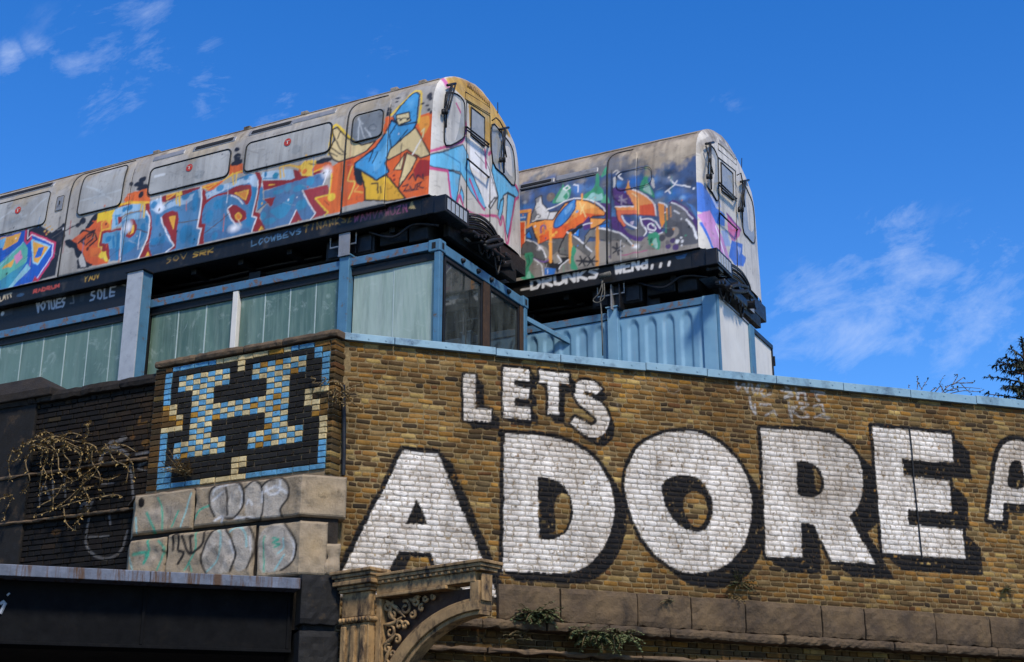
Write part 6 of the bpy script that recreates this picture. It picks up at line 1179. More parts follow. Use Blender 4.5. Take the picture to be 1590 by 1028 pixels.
for pl in ([(572, 305), (605, 342), (728, 362)], [(605, 342), (530, 402)], [(624, 312), (602, 342)], [(550, 385), (570, 412)], [(155, 275), (190, 305)], [(155, 275), (175, 258)]): p.line('#eceae9', 10, pl)
for pl in ([(165, 440), (215, 490)], [(160, 470), (225, 460)], [(185, 430), (180, 500)]): p.line('#9a8f9c', 12, pl, k=.8)
for a in (.4, 1.4, 2.5): p.line('#2c2c30', 14, [(150 - 42 * math.cos(a), 860 - 44 * math.sin(a)), (150 + 42 * math.cos(a), 860 + 44 * math.sin(a))])
p.poly('#d6d2ca', [(112, 300), (135, 285), (138, 340), (118, 370)], .9, sm=True); p.poly('#d6d2ca', [(415, 290), (440, 300), (445, 370), (420, 350)], .9, sm=True); p.line('#c9c5be', 9, [(120, 250), (140, 228), (160, 240), (140, 262)]); p.line('#26262a', 13, [(106, 230), (96, 600), (95, 930)], k=.75); p.line('#b04a78', 8, [(180, 910), (380, 872)], k=.8)
for i in range(150):
    x = rng.uniform(-5, 0); z = rng.uniform(1.45, 2.05); cv2.blob((x, z), rng.uniform(.05, .28), rng.uniform(.02, .10), hx(rng.choice(['#7d7568', '#655c4f', '#8f887c', '#544c42', '#a59c8e'])), rng.uniform(.25, .7), .8, .2)
cvf2 = Canvas(-.1, -.05, t2.W + .1, 2.45, 130, hx('#cdc7bc')); pf = Painter(cvf2, t2.convf); pf.crop(*E_)
pf.poly('#4a78cc', [(1012, 290), (1035, 310), (1062, 380), (1085, 440), (1130, 478), (1128, 540), (1080, 520), (1050, 470), (1015, 440)]); pf.poly('#8fa6dc', [(1060, 380), (1100, 400), (1112, 440), (1085, 440)], .7); pf.poly('#c78cc0', [(1030, 470), (1060, 455), (1092, 540), (1125, 610), (1160, 728), (1105, 728), (1075, 640)]); pf.line('#3f6cc8', 7, [(1040, 520), (1070, 640), (1110, 730)]); pf.line('#e3d9e6', 5, [(1085, 540), (1140, 725)]); pf.poly('#cf74a4', [(1140, 470), (1212, 560), (1205, 590), (1170, 625), (1145, 560)]); pf.poly('#4670c4', [(1165, 610), (1222, 630), (1218, 680), (1240, 700), (1225, 745), (1180, 738), (1150, 690)]); pf.poly('#a9b8e2', [(1190, 640), (1215, 650), (1205, 690)], .8); pf.poly('#7fa0dc', [(1110, 560), (1140, 560), (1160, 640), (1130, 640)], .7); pf.line('#7a3a80', 5, [(1140, 475), (1212, 558)])
for i in range(50): cvf2.blob((rng.uniform(0, t2.W), rng.uniform(0, 2.3)), rng.uniform(.02, .2), rng.uniform(.03, .25), hx('#98958e'), rng.uniform(.08, .3), .9)
pf.poly('#8f877b', [(1010, 130), (1040, 85), (1070, 68), (1110, 75), (1090, 100), (1045, 120), (1030, 160)], .6)
cvb2 = Canvas(-9.6, -.32, .1, .02, 130, hx('#101010')); pb_ = Painter(cvb2, lambda u, v: FT2.px(u, v, 1, .035)[[0, 2]]); pb_.crop(*E_)
pb_.text('DRUNKS', (150, 858), (508, 794), 50, '#dcd8d2', 15); pb_.text('WENd,,,', (582, 778), (890, 722), 50, '#dcd8d2', 14); pb_.line('#b9b5b0', 10, [(98, 862), (140, 855)]); pb_.poly('#2f5f8c', [(890, 690), (950, 678), (940, 700), (900, 705)], .7)
splatter(cv2, 60, -4.2, -.1, .1, 1.3, tr1, ['#e8953a', '#e4e2e4', '#1c1c1e', '#3b82c8', '#523470', '#3f9670'])
ragged(cv2, -9.6, .1, lambda X: 1.64 - .30 * np.clip((X + 1.3) / 1.0, 0, 1) + .05 * np.sin(X * 3.1), '#a89a84', 71, .95); ragged(cv2, -9.6, .1, lambda X: 1.88 - .05 * np.clip((X + 1.4) / 1.2, 0, 1), '#6f6353', 81, .75)
scratches(cv2, 80, -4.3, 0, .05, 1.7, tr1); weather(cv2, 90, .36, 1, 3); scratches(cvf2, 50, 0, 2.7, 0, 2.2, tr1); ragged(cvf2, -.1, 2.9, lambda X: 2.06 + 0 * X, '#857a6a', 84, .75); weather(cvf2, 95, .5, 1, 3); weather(cvb2, 97, .2, 0, 1)
t2.body(cv2, cvf2, cvb2)
door(t2, cv2, ((952, 232), (1012, 200), (948, 400), (1008, 386)), None, zc=1.86)
# blanked-out window on the second carriage
wq = t2.box_px(*cpx(E_, [(590, 262), (762, 228), (586, 345), (780, 330)])); t2.outline(*wq, .1, .015, .004)
wq = t2.box_px(*cpx(E_, [(95, 352), (480, 270), (95, 470), (480, 395)])); t2.run([(wq[0], wq[3]), (wq[1], wq[3])], .004, .009, 'window_seal')
t2.run([(-9.3, 1.97), (-.05, 1.97)], .006, .013, 'rain_gutter', 'roof')
for quad in (((95, 335), (255, 298)), ((290, 290), (480, 245))):
    (u0, v0), (u1, v1) = cpx(E_, quad); a = t2.conv(u0, v0); b = t2.conv(u1, v1); zc = (a[1] + b[1]) / 2
    o = t2.patch('ventilator', 'alu', a[0] - .05, b[0] + .05, zc - .06, zc + .055, .03, .012, thick=.02)
    if quad[0][0] == 95: t2.patch('slot', 'dark', a[0], b[0], zc - .03, zc + .03, .02, .020, parent=o, thick=.01)
cab(t2, E_, False); running_gear(t2, E_)
# ================================================================== containers, columns, glazing
def ribbed(name, c1, c2, c3):
    m, N, L, b = base_mat(name); co = N.new('ShaderNodeTexCoord').outputs['Object']
    w = N.new('ShaderNodeTexWave'); w.wave_type = 'BANDS'; w.bands_direction = 'X'; w.inputs['Scale'].default_value = 16; w.inputs['Distortion'].default_value = .3; L.new(co, w.inputs[0])
    big = noise(N, L, co, 1.1, 4, .6, .4, (1.6, 1.6, .7)); st = noise(N, L, co, 2.2, 5, .6, 0, (6, 6, .35)); sm = noise(N, L, co, 5, 6, .7, .8)
    c = mixc(N, L, ramp(N, L, big, .35, .65), hx(c1), hx(c2)); c = mixc(N, L, ramp(N, L, st, .45, .75, 0, .6), c, hx(c3)); c = mixc(N, L, ramp(N, L, sm, .56, .74, 0, .5), c, hx('#b9c6bd'))
    c = mixc(N, L, ramp(N, L, noise(N, L, co, 2.2, 7, .7, .3, (3, 3, .3)), .5, .75, 0, .6), c, mixc(N, L, 1., c, (.42, .45, .42), 'MULTIPLY'))
    c = mixc(N, L, ramp(N, L, w.outputs[0], .1, .9, 0, .28), c, mixc(N, L, 1., c, (.55, .6, .58), 'MULTIPLY'))
    L.new(c, b.inputs['Base Color']); b.inputs['Roughness'].default_value = .32; b.inputs['Specular IOR Level'].default_value = .5
    bump(N, L, b, w.outputs[0], .35, .01); return m
M['glass_a'] = ribbed('channel_glass_pale', '#a3b3a6', '#94a798', '#b6c2b8'); M['glass_b'] = ribbed('channel_glass_green', '#66806f', '#4c6457', '#879a8c'); M['glass_c'] = ribbed('channel_glass_deep', '#5c7465', '#6c8576', '#809486')
def clear_glass():
    m, N, L, b = base_mat('smoked_glass'); N.remove(b); out = N['Material Output']
    t = N.new('ShaderNodeBsdfTransparent'); t.inputs[0].default_value = (.16, .17, .17, 1); gl = N.new('ShaderNodeBsdfGlossy'); gl.inputs['Roughness'].default_value = .02; gl.inputs[0].default_value = (.9, .95, .95, 1)
    f = N.new('ShaderNodeFresnel'); f.inputs[0].default_value = 2.3; mx = N.new('ShaderNodeMixShader'); L.new(f.outputs[0], mx.inputs[0]); L.new(t.outputs[0], mx.inputs[1]); L.new(gl.outputs[0], mx.inputs[2]); df = N.new('ShaderNodeBsdfDiffuse'); df.inputs[0].default_value = (.16, .18, .165, 1); m2 = N.new('ShaderNodeMixShader'); co = N.new('ShaderNodeTexCoord').outputs['Object']; L.new(ramp(N, L, noise(N, L, co, 3, 6, .7, .4, (2, 2, .6)), .35, .7, .08, .38), m2.inputs[0]); L.new(mx.outputs[0], m2.inputs[1]); L.new(df.outputs[0], m2.inputs[2]); L.new(m2.outputs[0], out.inputs[0]); return m
M['clear'] = clear_glass(); M['joint'] = mat('pale_glazing_joint', '#a9b8b4', '#94a5a0', 8, .5, bmp=0); M['teal'] = mat('teal_board', '#6f8f8c', '#5c7a78', 4, .6)
F = FC1; c1 = thing('glazed_container', 'blue framed container with ribbed green glass walls under the nearer carriage', 'shipping container', F)
X = lambda u, v=450, y=0.: F.px(u, v, 1, y)[0]
Yv = lambda u, v=500: F.px(u, v, 0, 0)[1]
WC = Yv(819, 470); zb = 6.0 - K1[2]
bx('top_rail', 'rust_blue', c1, -10, X(526) - .004, 0, .12, -.135, -.01, bevel=.006)
bx('top_rail', 'rust_blue', c1, X(541) + .004, -.135, 0, .12, -.115, 0, bevel=.006)
bx('shadow_gap', 'rubber', c1, -10, -.1, .05, .11, -.24, -.138, bevel=0)
xp0, xp1 = X(525, 450, -.03), X(540, 450, -.03)
bx('post', 'blue', c1, xp0, xp1, -.03, .10, zb, .03, bevel=.008); bx('post_cap', 'blue', c1, xp0 - .02, xp1 + .02, -.05, .12, .031, .055, bevel=.004)
bx('corner_post', 'blue', c1, -.085, .0, .002, .10, zb, -.152, bevel=.008); bx('corner_post', 'blue', c1, -.10, .0, WC - .10, WC - .002, zb, -.152, bevel=.008)
for y0 in (-.012, WC - .15):
    o = bx('corner_casting', 'blue', c1, -.17, .012, y0, y0 + .165, -.15, .015, bevel=.012)
    bx('casting_hole', 'dark', o, .0125, .014, y0 + .055, y0 + .11, -.115, -.025, bevel=0); bx('casting_hole', 'dark', o, -.115, -.055, y0 - .002, y0 - .0005, -.115, -.025, bevel=0)
bx('end_rail', 'blue', c1, -.10, -.004, .155, WC - .152, -.15, -.012, bevel=.008)
for k, u in enumerate((718, 742, 762, 789)):
    y = F.px(u, 400 + (u - 718) * .69, 0, 0)[1]; MB().tube([(-.003, y, -.085), (.02, y, -.085), (.045, y, -.085)], [.038, .036, .02], 10).build('bolt', 'blackm', c1)
xm0, xm1 = X(359.5, 500, .02), X(367.5, 500, .02); bx('mullion', 'white', c1, xm0, xm1, .01, .10, zb, -.14, bevel=.005)
xc0 = X(232, 520, .06)
# ribbed glass planks
def planks(x0, x1, m, w=.49):
    n = max(1, round((x1 - x0) / w)); d = (x1 - x0) / n
    for i in range(n):
        a, b = x0 + i * d, x0 + (i + 1) * d
        bx('glass_plank', m, c1, a + .010, b - .010, .075 + rng.uniform(-.004, .004), .10, zb, -.20, bevel=.004)
        if i: bx('glazing_joint', 'joint', c1, a - .009, a + .009, .072, .098, zb, -.20, bevel=.002)
planks(xp1 + .01, -.09, 'glass_a', .62); planks(xm1 + .004, xp0 - .004, 'glass_b', .46); planks(xc0, xm0 - .004, 'glass_b', .46); planks(-9.8, xc0 - .3, 'glass_c', .44)
bx('jamb', 'rubber', c1, xc0 - .29, xc0 - .01, .04, .12, zb, -.14, bevel=0)
# glazed end
y1, y2, y3, y4 = Yv(691), Yv(752), Yv(762), Yv(809)
for (a, b) in ((y1, y2), (y3, y4)):
    t = .045
    for q in ((a, a + t, zb, -.17), (b - t, b, zb, -.17), (a + t + .001, b - t - .001, -.215, -.17)): bx('window_frame', 'blackm', c1, -.075, -.02, q[0], q[1], q[2], q[3], bevel=.004)
    bx('window_pane', 'clear', c1, -.056, -.048, a + t - .005, b - t + .005, zb, -.216, bevel=0)
bx('timber_post', 'wood', c1, -.08, -.01, y2 + .004, y3 - .004, zb, -.16, bevel=.004); bx('timber_post', 'wood', c1, -.08, -.012, y4 + .004, WC - .104, zb, -.16, bevel=.004)
bx('roof_sheet', 'roof', c1, -10, -.12, .121, WC - .1, -.10, -.03, bevel=0); bx('floor', 'wood', c1, -10, -.05, .11, WC - .1, zb - .1, zb, bevel=0)
bx('far_wall', 'dark', c1, -10, -.1, WC - .13, WC - .104, zb, -.11, bevel=0); bx('partition', 'dark', c1, -2.4, -2.36, .11, WC - .14, zb, -.11, bevel=0)
bx('inner_bench', 'teal', c1, -1.0, -.35, 1.0, 2.2, zb, -1.62, bevel=.01); MB().add([(-.3, .25, -2.0), (-.3, 2.35, -1.45), (-.3, 2.35, -1.38), (-.3, .25, -1.93), (-.24, .25, -2.0), (-.24, 2.35, -1.45), (-.24, 2.35, -1.38), (-.24, .25, -1.93)], [(0, 1, 2, 3), (4, 5, 6, 7), (0, 1, 5, 4), (2, 3, 7, 6)]).build('stair_string', 'teal', c1)
# faint finger-painted letters in the grime on the glass
M['smear'] = mat('smear', '#a5bab4', '#93aaa4', 9, .6, bmp=0)
# ------------------------------------------------------------------ grey and blue column
yc = -.28; F = FC1
cl = thing('steel_column', 'tall steel column with pale grey front and blue side left of centre', 'column', FC1)
xa, xb = F.px(191, 500, 1, yc)[0], F.px(214.5, 500, 1, yc)[0]; ztop = FT1.o[2] - K1[2] - .29; zbot = 5.9 - K1[2]
dy = F.px(231, 500, 0, xb)[1] - yc
bx('front_flange', 'silver', cl, xa, xb, yc, yc + .02, zbot, ztop, bevel=.003); bx('web', 'blue', cl, xb - .05, xb - .012, yc + .021, yc + dy - .02, zbot, ztop, bevel=.003); bx('rear_flange', 'blue', cl, xa, xb, yc + dy - .019, yc + dy, zbot, ztop, bevel=.003); bx('head_plate', 'blackm', cl, xa - .03, xb + .03, yc - .02, yc + dy + .03, ztop + .001, ztop + .02, bevel=.003)
# ------------------------------------------------------------------ cradles that carry the carriages
def cradle(Ft, Fc, k, lab, W, xs_):
    o = thing('steel_cradle', lab, 'support frame', Ft); zc = Fc.o[2] - Ft.o[2] + .02; zt = -.26 * k - .16
    for x in xs_:
        bx('cross_beam', 'blackm', o, x, x + .2, .35, W - .3, zc + .0, zt, bevel=.006)
    for y in (.55, W - .75): bx('runner', 'black', o, xs_[-1] - .3, xs_[0] + .5, y + .02, y + .14, zt + .001, zt + .009, bevel=0)
    return o, zc
o, zc = cradle(FT1, FC1, 1.0, 'black steel beams between the glazed container and the nearer carriage', t1.W, [-.95, -3.2, -5.5, -7.8])
a = FT1.px(527, 352, 1, .02); b = FT1.px(540, 400, 1, .02)
for (y0, y1_) in ((.02, .035), (.2, .215)): bx('stanchion_flange', 'alu', o, a[0], b[0] + .02, y0, y1_, -.62, -.285, bevel=.002)
bx('stanchion_web', 'blackm', o, (a[0] + b[0]) / 2, (a[0] + b[0]) / 2 + .02, .036, .199, -.62, -.285, bevel=.002)
# ------------------------------------------------------------------ corrugated container
F = FC2; c2 = thing('corrugated_container', 'blue corrugated shipping container with white end panels under the farther carriage', 'shipping container', F)
X2 = lambda u, v=500, y=0.: F.px(u, v, 1, y)[0]; Y2 = lambda u, v=540: F.px(u, v, 0, 0)[1]; zb2 = 5.9 - K2[2]; LX = -8.0
W2 = Y2(1201, 531)
xq0, xq1 = X2(943, 500, -.06), X2(959, 500, -.06)
bx('top_rail', 'rust_blue', c2, LX, xq0 - .003, 0, .12, -.12, -.01, bevel=.006); bx('top_rail', 'rust_blue', c2, xq1 + .003, -.2, 0, .12, -.12, -.01, bevel=.006)
bx('post', 'blue_c', c2, xq0, xq1, -.06, .09, zb2, .03, bevel=.006); bx('post_cap', 'blue_c', c2, xq0 - .02, xq1 + .02, -.08, .10, .031, .05, bevel=.004)
xcp = X2(1092, 520); bx('corner_post', 'blue_c', c2, xcp, -.003, .002, .12, zb2, .0, bevel=.008); bx('corner_post_edge', 'blue', c2, -.002, .03, .0, .055, zb2, -.012, bevel=.004)
per = X2(1065, 500) - X2(1037, 500)
nx = int((xcp - .01 - LX) / .016); zs = np.concatenate([np.linspace(zb2, -.5, 6), np.linspace(-.47, -.13, 26)]); V = np.zeros((nx + 1, len(zs), 3)); x0_ = X2(1037, 500)
for i in range(nx + 1):
    x = LX + (xcp - .01 - LX) * i / nx; ph = abs(((x - x0_) / per) % 1 - .5) * 2; s_ = np.clip((ph - .30) / .28, 0, 1); s_ = s_ * s_ * (3 - 2 * s_); arch = .10 + .07 * (1 - ph) ** 0 * 0 + .09 * max(0, (.75 - ph)) 
    for j, z in enumerate(zs):
        e = np.clip((-.15 - .10 * (1 - min(1, max(0, (ph - .3) / .5))) - z) / .10, 0, 1); e = e * e * (3 - 2 * e); V[i, j] = (x, .022 + .05 * (1 - s_ * e), z) if False else (x, .020 + .03 * s_ * e, z)
v, q = grid_mesh(V, nx + 1, len(zs)); fast_obj('corrugated_panel', v, q, 'blue_c', c2, None, True)
bx('side_backing', 'dark', c2, LX, xcp, .09, .12, zb2, -.13, bevel=0)
ya, yb_, yc_, yd = Y2(1116), Y2(1162), Y2(1169), Y2(1197)
bx('end_panel', 'white', c2, -.03, .012, ya, yb_, zb2, -.03, bevel=.004); bx('end_post', 'blue', c2, -.04, .04, yb_ + .003, yc_ - .003, zb2, -.02, bevel=.004); bx('end_panel', 'white', c2, -.03, .010, yc_ + .03, yd - .04, zb2, -.09, bevel=.004)
bx('end_frame', 'blackm', c2, -.03, .035, yc_, yd, -.088, -.02, bevel=.004); bx('end_frame', 'blackm', c2, -.03, .03, yd - .038, yd, zb2, -.09, bevel=.004); bx('end_frame', 'silver', c2, -.03, .02, yc_ + .001, yc_ + .028, zb2, -.09, bevel=.003)
bx('end_top_rail', 'alu', c2, -.10, .03, .056, yb_, -.028, .0, bevel=.004)
bx('hinge', 'blackm', c2, .0, .05, yd + .001, yd + .03, F.px(1203, 572, 0, 0)[2], F.px(1203, 558, 0, 0)[2], bevel=.004)
bx('roof_sheet', 'roof', c2, LX, -.1, .121, W2 - .05, -.10, -.03, bevel=0); bx('far_wall', 'blue', c2, LX, -.05, W2 - .08, W2 - .05, zb2, -.11, bevel=0); bx('floor', 'wood', c2, LX, -.05, .12, W2 - .09, zb2, zb2 + .1, bevel=0)
o, zc = cradle(FT2, FC2, 1.04, 'black steel beams between the corrugated container and the farther carriage', t2.W, [-.95, -3.0, -5.2, -7.4])
a = FT2.px(947, 432, 1, .05); b = FT2.px(961, 476, 1, .05)
bx('stanchion_flange', 'alu', o, a[0], a[0] + .02, .05, .25, b[2] - .02, -.30, bevel=.002); bx('stanchion_flange', 'blackm', o, b[0] - .0, b[0] + .02, .05, .25, b[2] - .02, -.30, bevel=.002); bx('stanchion_web', 'blackm', o, a[0] + .021, b[0] - .001, .14, .16, b[2] - .02, -.30, bevel=.002)
bx('timber_packing', 'wood', o, -4.6, -2.3, .5, 2.2, -.66, -.60, bevel=.01)
# ------------------------------------------------------------------ strut and rope
st = FC1.w((0, WC + .05, 0)); FSt = Frame(st, A_W); pa = FSt.px(818, 494); pb2 = FSt.px(935, 557)
d_ = np.array(pb2) - np.array(pa); d_ /= np.linalg.norm(d_); n_ = np.array([-d_[2], 0, d_[0]]) * .035
mb = MB(); mb.add([np.array(pa) - n_, np.array(pb2) - n_, np.array(pb2) + n_, np.array(pa) + n_] + [q + np.array([0, .06, 0]) for q in (np.array(pa) - n_, np.array(pb2) - n_, np.array(pb2) + n_, np.array(pa) + n_)], [(0, 1, 2, 3), (7, 6, 5, 4), (0, 4, 5, 1), (1, 5, 6, 2), (2, 6, 7, 3), (3, 7, 4, 0)])
tag(mb.build('diagonal_strut', 'blue', None, .006), 'blue diagonal steel strut between the two containers', 'strut', frame=FSt)
rp = [FT2.px(u, v, 1, -.06) for u, v in ((934, 432), (936, 450), (932, 465), (934, 485), (935, 520), (936, 552))]; ro = thing('hanging_rope', 'thin grey rope looped and hanging below the farther carriage', 'rope', FT2)
MB().tube(rp, .010, 6).build('cord', 'cable', ro, smooth=True); MB().tube(smooth_pts([FT2.px(u, v, 1, -.07) for u, v in ((936, 436), (930, 455), (921, 466), (928, 470), (938, 462), (938, 440))], False), .009, 6).build('loop', 'cable', ro, smooth=True); MB().tube([FT2.px(u, v, 1, -.07) for u, v in ((930, 430), (948, 425))], .04, 8).build('knot', 'cable', ro, smooth=True)
# ================================================================== plants
lr = random.Random(21)
def leaf(mb, p, d, L_, w, up=Vector((0, 0, 1)), curl=.3):
    d = Vector(d).normalized(); s_ = d.cross(up); s_ = s_.normalized() if s_.length > .05 else Vector((1, 0, 0)); n_ = s_.cross(d); p = Vector(p)
    mid = p + d * L_ * .5 + n_ * L_ * .06; tip = p + d * L_ - Vector((0, 0, 1)) * L_ * curl * .5
    mb.add([p, mid + s_ * w, tip, mid - s_ * w, p + d * L_ * .5 + n_ * L_ * .02], [(0, 1, 4), (1, 2, 4), (2, 3, 4), (3, 0, 4)])
def rdir(z0=-.3, z1=1.): 
    a = lr.uniform(0, 2 * math.pi); z = lr.uniform(z0, z1); r_ = math.sqrt(max(0, 1 - z * z)); return Vector((r_ * math.cos(a), r_ * math.sin(a), z))
def frond(st, lf, p, d, L_, droop, nl, ll, lw):
    P = [Vector(p)]; d = Vector(d).normalized()
    for i in range(7): d = (d + Vector((0, 0, -droop)) * .16).normalized(); P.append(P[-1] + d * L_ / 7)
    st.tube(P, [.006 * (1 - i / 9) for i in range(8)], 4)
    for i in range(nl):
        t = .15 + .85 * i / nl; k = min(6, int(t * 7)); q = P[k].lerp(P[k + 1], t * 7 - k); ax = (P[k + 1] - P[k]).normalized(); sd__ = ax.cross(Vector((0, 0, 1)))
        sd__ = sd__.normalized() if sd__.length > .05 else Vector((1, 0, 0)); sg = 1 if i % 2 else -1
        leaf(lf, q, ax * .5 + sd__ * sg * .9 + Vector((0, 0, lr.uniform(-.3, .25))), ll * (1.1 - .6 * t) * lr.uniform(.7, 1.2), lw)
def tuft(name, label, cat, frame, u, v, y, n, L_, spread, nl=12, ll=.05, lw=.011, m='fern', droop=1., zr=(-.1, .9), grp=None):
    p0 = frame.px(u, v, 1, y); f = frame.shifted(p0); o = thing(name, label, cat, f, grp); st, lf = MB(), MB()
    for i in range(n):
        b = Vector((lr.uniform(-spread, spread), lr.uniform(-.03, .03), lr.uniform(-.03, .03))); d = rdir(*zr); d.y = -abs(d.y) * .8
        frond(st, lf, b, d, L_ * lr.uniform(.5, 1.15), droop, nl, ll, lw)
    a_ = st.build('stems', 'twig', o); b_ = lf.build('leaves', m, o); a_['kind'] = 'stuff'; b_['kind'] = 'stuff'; return o
tuft('fern', 'bushy green fern growing above the broken ledge left of centre', 'fern', FWALL, 835, 955, -.16, 60, .22, .15, 14, .065, .016)
tuft('fern', 'wide spreading green fern hanging below the ledge under letter D', 'fern', FWALL, 925, 990, -.20, 60, .22, .22, 14, .065, .016, droop=1.3)
tuft('fern', 'smaller fern right beside the wide fern under the ledge', 'fern', FWALL, 962, 988, -.20, 32, .26, .10, 12, .07, .017, droop=1.3)
tuft('weed', 'small leafy weed rooted in the wall under letter O', 'weed', FWALL, 1146, 905, -.03, 18, .26, .05, 10, .05, .013, 'leaf', .4, (-.4, .95))
tuft('weed', 'little dry weed hanging on the ledge below letter O', 'weed', FWALL, 1140, 925, -.03, 9, .14, .03, 8, .04, .01, 'dryleaf', 1.2, (-.6, .6))
tuft('weed', 'tiny green weed in the ledge joint beneath letter O left side', 'weed', FWALL, 1035, 932, -.1, 8, .12, .03, 8, .035, .008, 'leaf', .8)
tuft('weed', 'low straggly weed under the broken moulding near the bracket', 'weed', FWALL, 800, 990, -.12, 14, .16, .16, 9, .035, .008, 'leaf', .6)
tuft('weed', 'small scruffy weed at the right end of the brickwork below the last letter', 'weed', FWALL, 1563, 915, -.03, 12, .14, .05, 8, .04, .01, 'leaf', .8, (-.6, .8))
tuft('dry_shrub', 'dry leafy sprig growing over the black field of the chequered wall', 'shrub', FH, 288, 735, -.06, 20, .30, .05, 11, .05, .013, 'dryleaf', .15, (.1, 1.))
def vine(name, label, frame, y, lines, r, nl, ll, lw, m, cat='creeper'):
    o = thing(name, label, cat, frame); st, lf = MB(), MB()
    for pl in lines:
        P = [Vector(frame.px(*q, 1, y + lr.uniform(-.04, .02))) for q in smooth_pts(pl, False, 4)]; MB().tube(P, [r * (1 - .6 * i / len(P)) for i in range(len(P))], 5).build('stem', 'twig', o, smooth=True)
        for i in range(int(nl * len(P))): q = lr.choice(P); d = rdir(-.8, .8); d.y = -abs(d.y); leaf(lf, q + d * .01, d, ll * lr.uniform(.5, 1.2), lw)
    if lf.v: lf.build('leaves', m, o)['kind'] = 'stuff'
    return o
def c2p(c, pts): return cpx(c, pts)
G_ = (0, 560, 3.023)
vine('creeper', 'dry straggling creeper arching over the near-black parapet', FH, -.04, [c2p(G_, q) for q in ([(75, 430), (130, 385), (200, 370), (260, 355), (340, 375), (400, 385)], [(150, 415), (175, 395), (215, 400), (225, 450), (205, 500), (190, 560), (185, 640)], [(225, 360), (270, 370), (320, 395), (330, 420)], [(185, 345), (215, 335), (250, 350)], [(400, 385), (415, 330), (405, 300), (430, 295)], [(400, 385), (440, 400), (470, 440), (500, 400), (540, 395)], [(410, 400), (415, 440), (400, 480)], [(170, 350), (230, 380), (290, 370), (350, 400), (430, 420)], [(250, 355), (255, 420), (240, 500), (250, 560)], [(300, 380), (300, 440), (330, 480), (310, 540)], [(540, 395), (590, 400), (640, 430)], [(470, 440), (520, 420), (580, 440), (620, 480), (630, 560)], [(100, 400), (90, 450), (60, 480)], [(110, 390), (180, 400), (260, 420), (330, 400), (390, 430)], [(140, 380), (200, 420), (190, 480), (220, 540), (200, 600)], [(220, 380), (270, 440), (280, 520), (340, 560)], [(330, 400), (380, 450), (370, 520), (420, 560)], [(60, 420), (40, 480), (50, 560)], [(440, 400), (430, 470), (470, 540), (460, 600)], [(500, 400), (540, 470), (600, 500), (590, 580)], [(280, 360), (330, 340), (380, 350)], [(150, 420), (120, 480), (140, 560), (110, 620)])], .011, 3.2, .05, .011, 'dryleaf')
vine('creeper', 'tangled dry creeper trailing low on the near-black parapet', FH, -.03, [c2p(G_, q) for q in ([(250, 700), (330, 640), (400, 570), (450, 520), (480, 470)], [(330, 660), (380, 600), (395, 545), (430, 530)], [(280, 690), (350, 665), (420, 650), (480, 640)], [(0, 650), (30, 640), (60, 630)], [(350, 800), (370, 750), (385, 730)], [(20, 750), (30, 700), (60, 640)], [(380, 640), (400, 600), (440, 590)], [(480, 640), (540, 630), (575, 640)], [(190, 680), (260, 640), (300, 580), (360, 560), (440, 500)], [(200, 620), (280, 600), (350, 610)], [(390, 590), (420, 660), (410, 720)], [(250, 640), (240, 700), (160, 730)], [(430, 540), (500, 560), (560, 540)], [(300, 690), (310, 760), (350, 800)])], .010, 2.6, .05, .011, 'dryleaf')
vine('creeper', 'knot of bare dry stems at the corner beside the chequered wall', FWALL, -.20, [cpx((500, 560, 5.14), q) for q in ([(40, 180), (110, 165), (150, 190), (180, 250), (240, 330), (300, 378)], [(60, 250), (110, 235), (160, 265), (200, 310), (130, 330), (110, 280), (170, 240)], [(100, 340), (150, 290), (200, 290), (230, 250)], [(110, 215), (90, 300), (80, 370)], [(140, 330), (180, 350), (230, 345)], [(200, 230), (260, 200), (330, 190)], [(180, 260), (240, 285), (320, 270)])], .010, 2.0, .035, .009, 'dryleaf')
vine('creeper', 'thin dry stem looping on the right edge of the chequered wall', FH, -.05, [cpx((220, 510, 3.809), q) for q in ([(1000, 295), (1030, 300), (1015, 325), (1050, 320), (1080, 335)], [(1050, 345), (1090, 300), (1070, 290), (1060, 330)])], .008, .8, .03, .008, 'dryleaf')
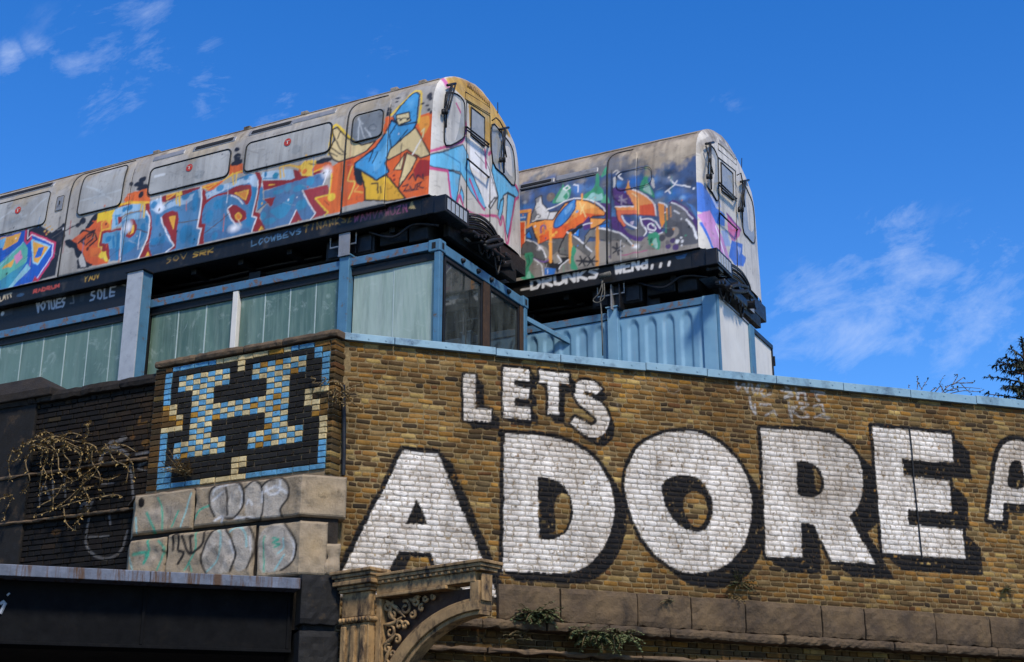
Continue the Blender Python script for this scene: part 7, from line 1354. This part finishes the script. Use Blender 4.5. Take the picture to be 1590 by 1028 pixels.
# weeds along the coping at the right
H_ = (1400, 520, 3.115)
def twiggy(label, lines, y):
    o = thing('bare_weed', label, 'weed', FWALL); st, lf = MB(), MB()
    for pl in lines:
        P = [Vector(FWALL.px(*q, 1, y + lr.uniform(-.08, .08))) for q in smooth_pts(cpx(H_, pl), False, 3)]; st.tube(P, [.007 * (1 - .6 * i / len(P)) for i in range(len(P))], 4)
        for q in P[2:]:
            if lr.random() < .75: leaf(lf, q, rdir(), lr.uniform(.025, .06), .012)
    st.build('stems', 'twig', o)['kind'] = 'stuff'; lf.build('leaves', 'treeleaf', o)['kind'] = 'stuff'
twiggy('bare twiggy weed standing on the blue flashing near the right edge', [[(190, 285), (230, 245), (280, 232), (345, 235)], [(200, 285), (250, 260), (320, 255), (380, 260)], [(210, 285), (190, 250), (185, 235), (200, 205)], [(160, 280), (190, 245), (195, 270)], [(240, 250), (270, 200), (265, 190)], [(250, 240), (300, 205)], [(280, 235), (340, 230), (352, 228)], [(230, 285), (300, 270), (365, 275), (400, 265)], [(290, 240), (320, 270), (340, 285)], [(210, 265), (245, 270), (270, 262)], [(140, 275), (165, 255), (175, 268)]], .25)
twiggy('sparse upright weed left of the twiggy one on the blue flashing', [[(95, 265), (110, 240), (130, 212)], [(75, 262), (78, 230), (75, 208)], [(100, 262), (85, 245)], [(35, 255), (34, 240)]], .25)
# tree behind the wall at the right edge
tp = FWALL.px(1600, 640, 1, 1.6); ft = FWALL.shifted(tp); tr_ = thing('tree', 'dark tree with drooping narrow leaves rising behind the wall at the right edge', 'tree', ft)
tk = MB(); tk.tube([(0, 0, -tp[2]), (.05, .0, -2), (.02, .02, -.4), (.05, .05, .5), (.02, .0, 1.0)], [.16, .12, .08, .05, .02], 8); tk.build('trunk', 'wood', tr_)
lb, lf = MB(), MB()
for i in range(60):
    z = lr.uniform(-.5, 1.0); a = lr.uniform(0, 2 * math.pi); L_ = lr.uniform(.3, .75) * (1.12 - .4 * max(0, z)); d = Vector((math.cos(a), math.sin(a), lr.uniform(.1, .6))).normalized(); P = [Vector((.03, .02, z))]
    for k in range(6): d = (d + Vector((lr.uniform(-.12, .12), lr.uniform(-.12, .12), -.05))).normalized(); P.append(P[-1] + d * L_ / 6)
    lb.tube(P, [.016 * (1 - k / 8) for k in range(7)], 5)
    for k in range(48):
        t = lr.uniform(.2, 1); j = min(5, int(t * 6)); q = P[j].lerp(P[j + 1], t * 6 - j); dd = (P[j + 1] - P[j]).normalized() * .8 + rdir(-.9, .5) * .8; leaf(lf, q, dd, lr.uniform(.06, .12), .016, curl=.5)
lb.build('limbs', 'wood', tr_)['kind'] = 'stuff'; lf.build('crown', 'treeleaf', tr_)['kind'] = 'stuff'
print('objects', len(bpy.data.objects), 'tris', sum(len(o.data.polygons) * 2 for o in bpy.data.objects if o.type == 'MESH'))
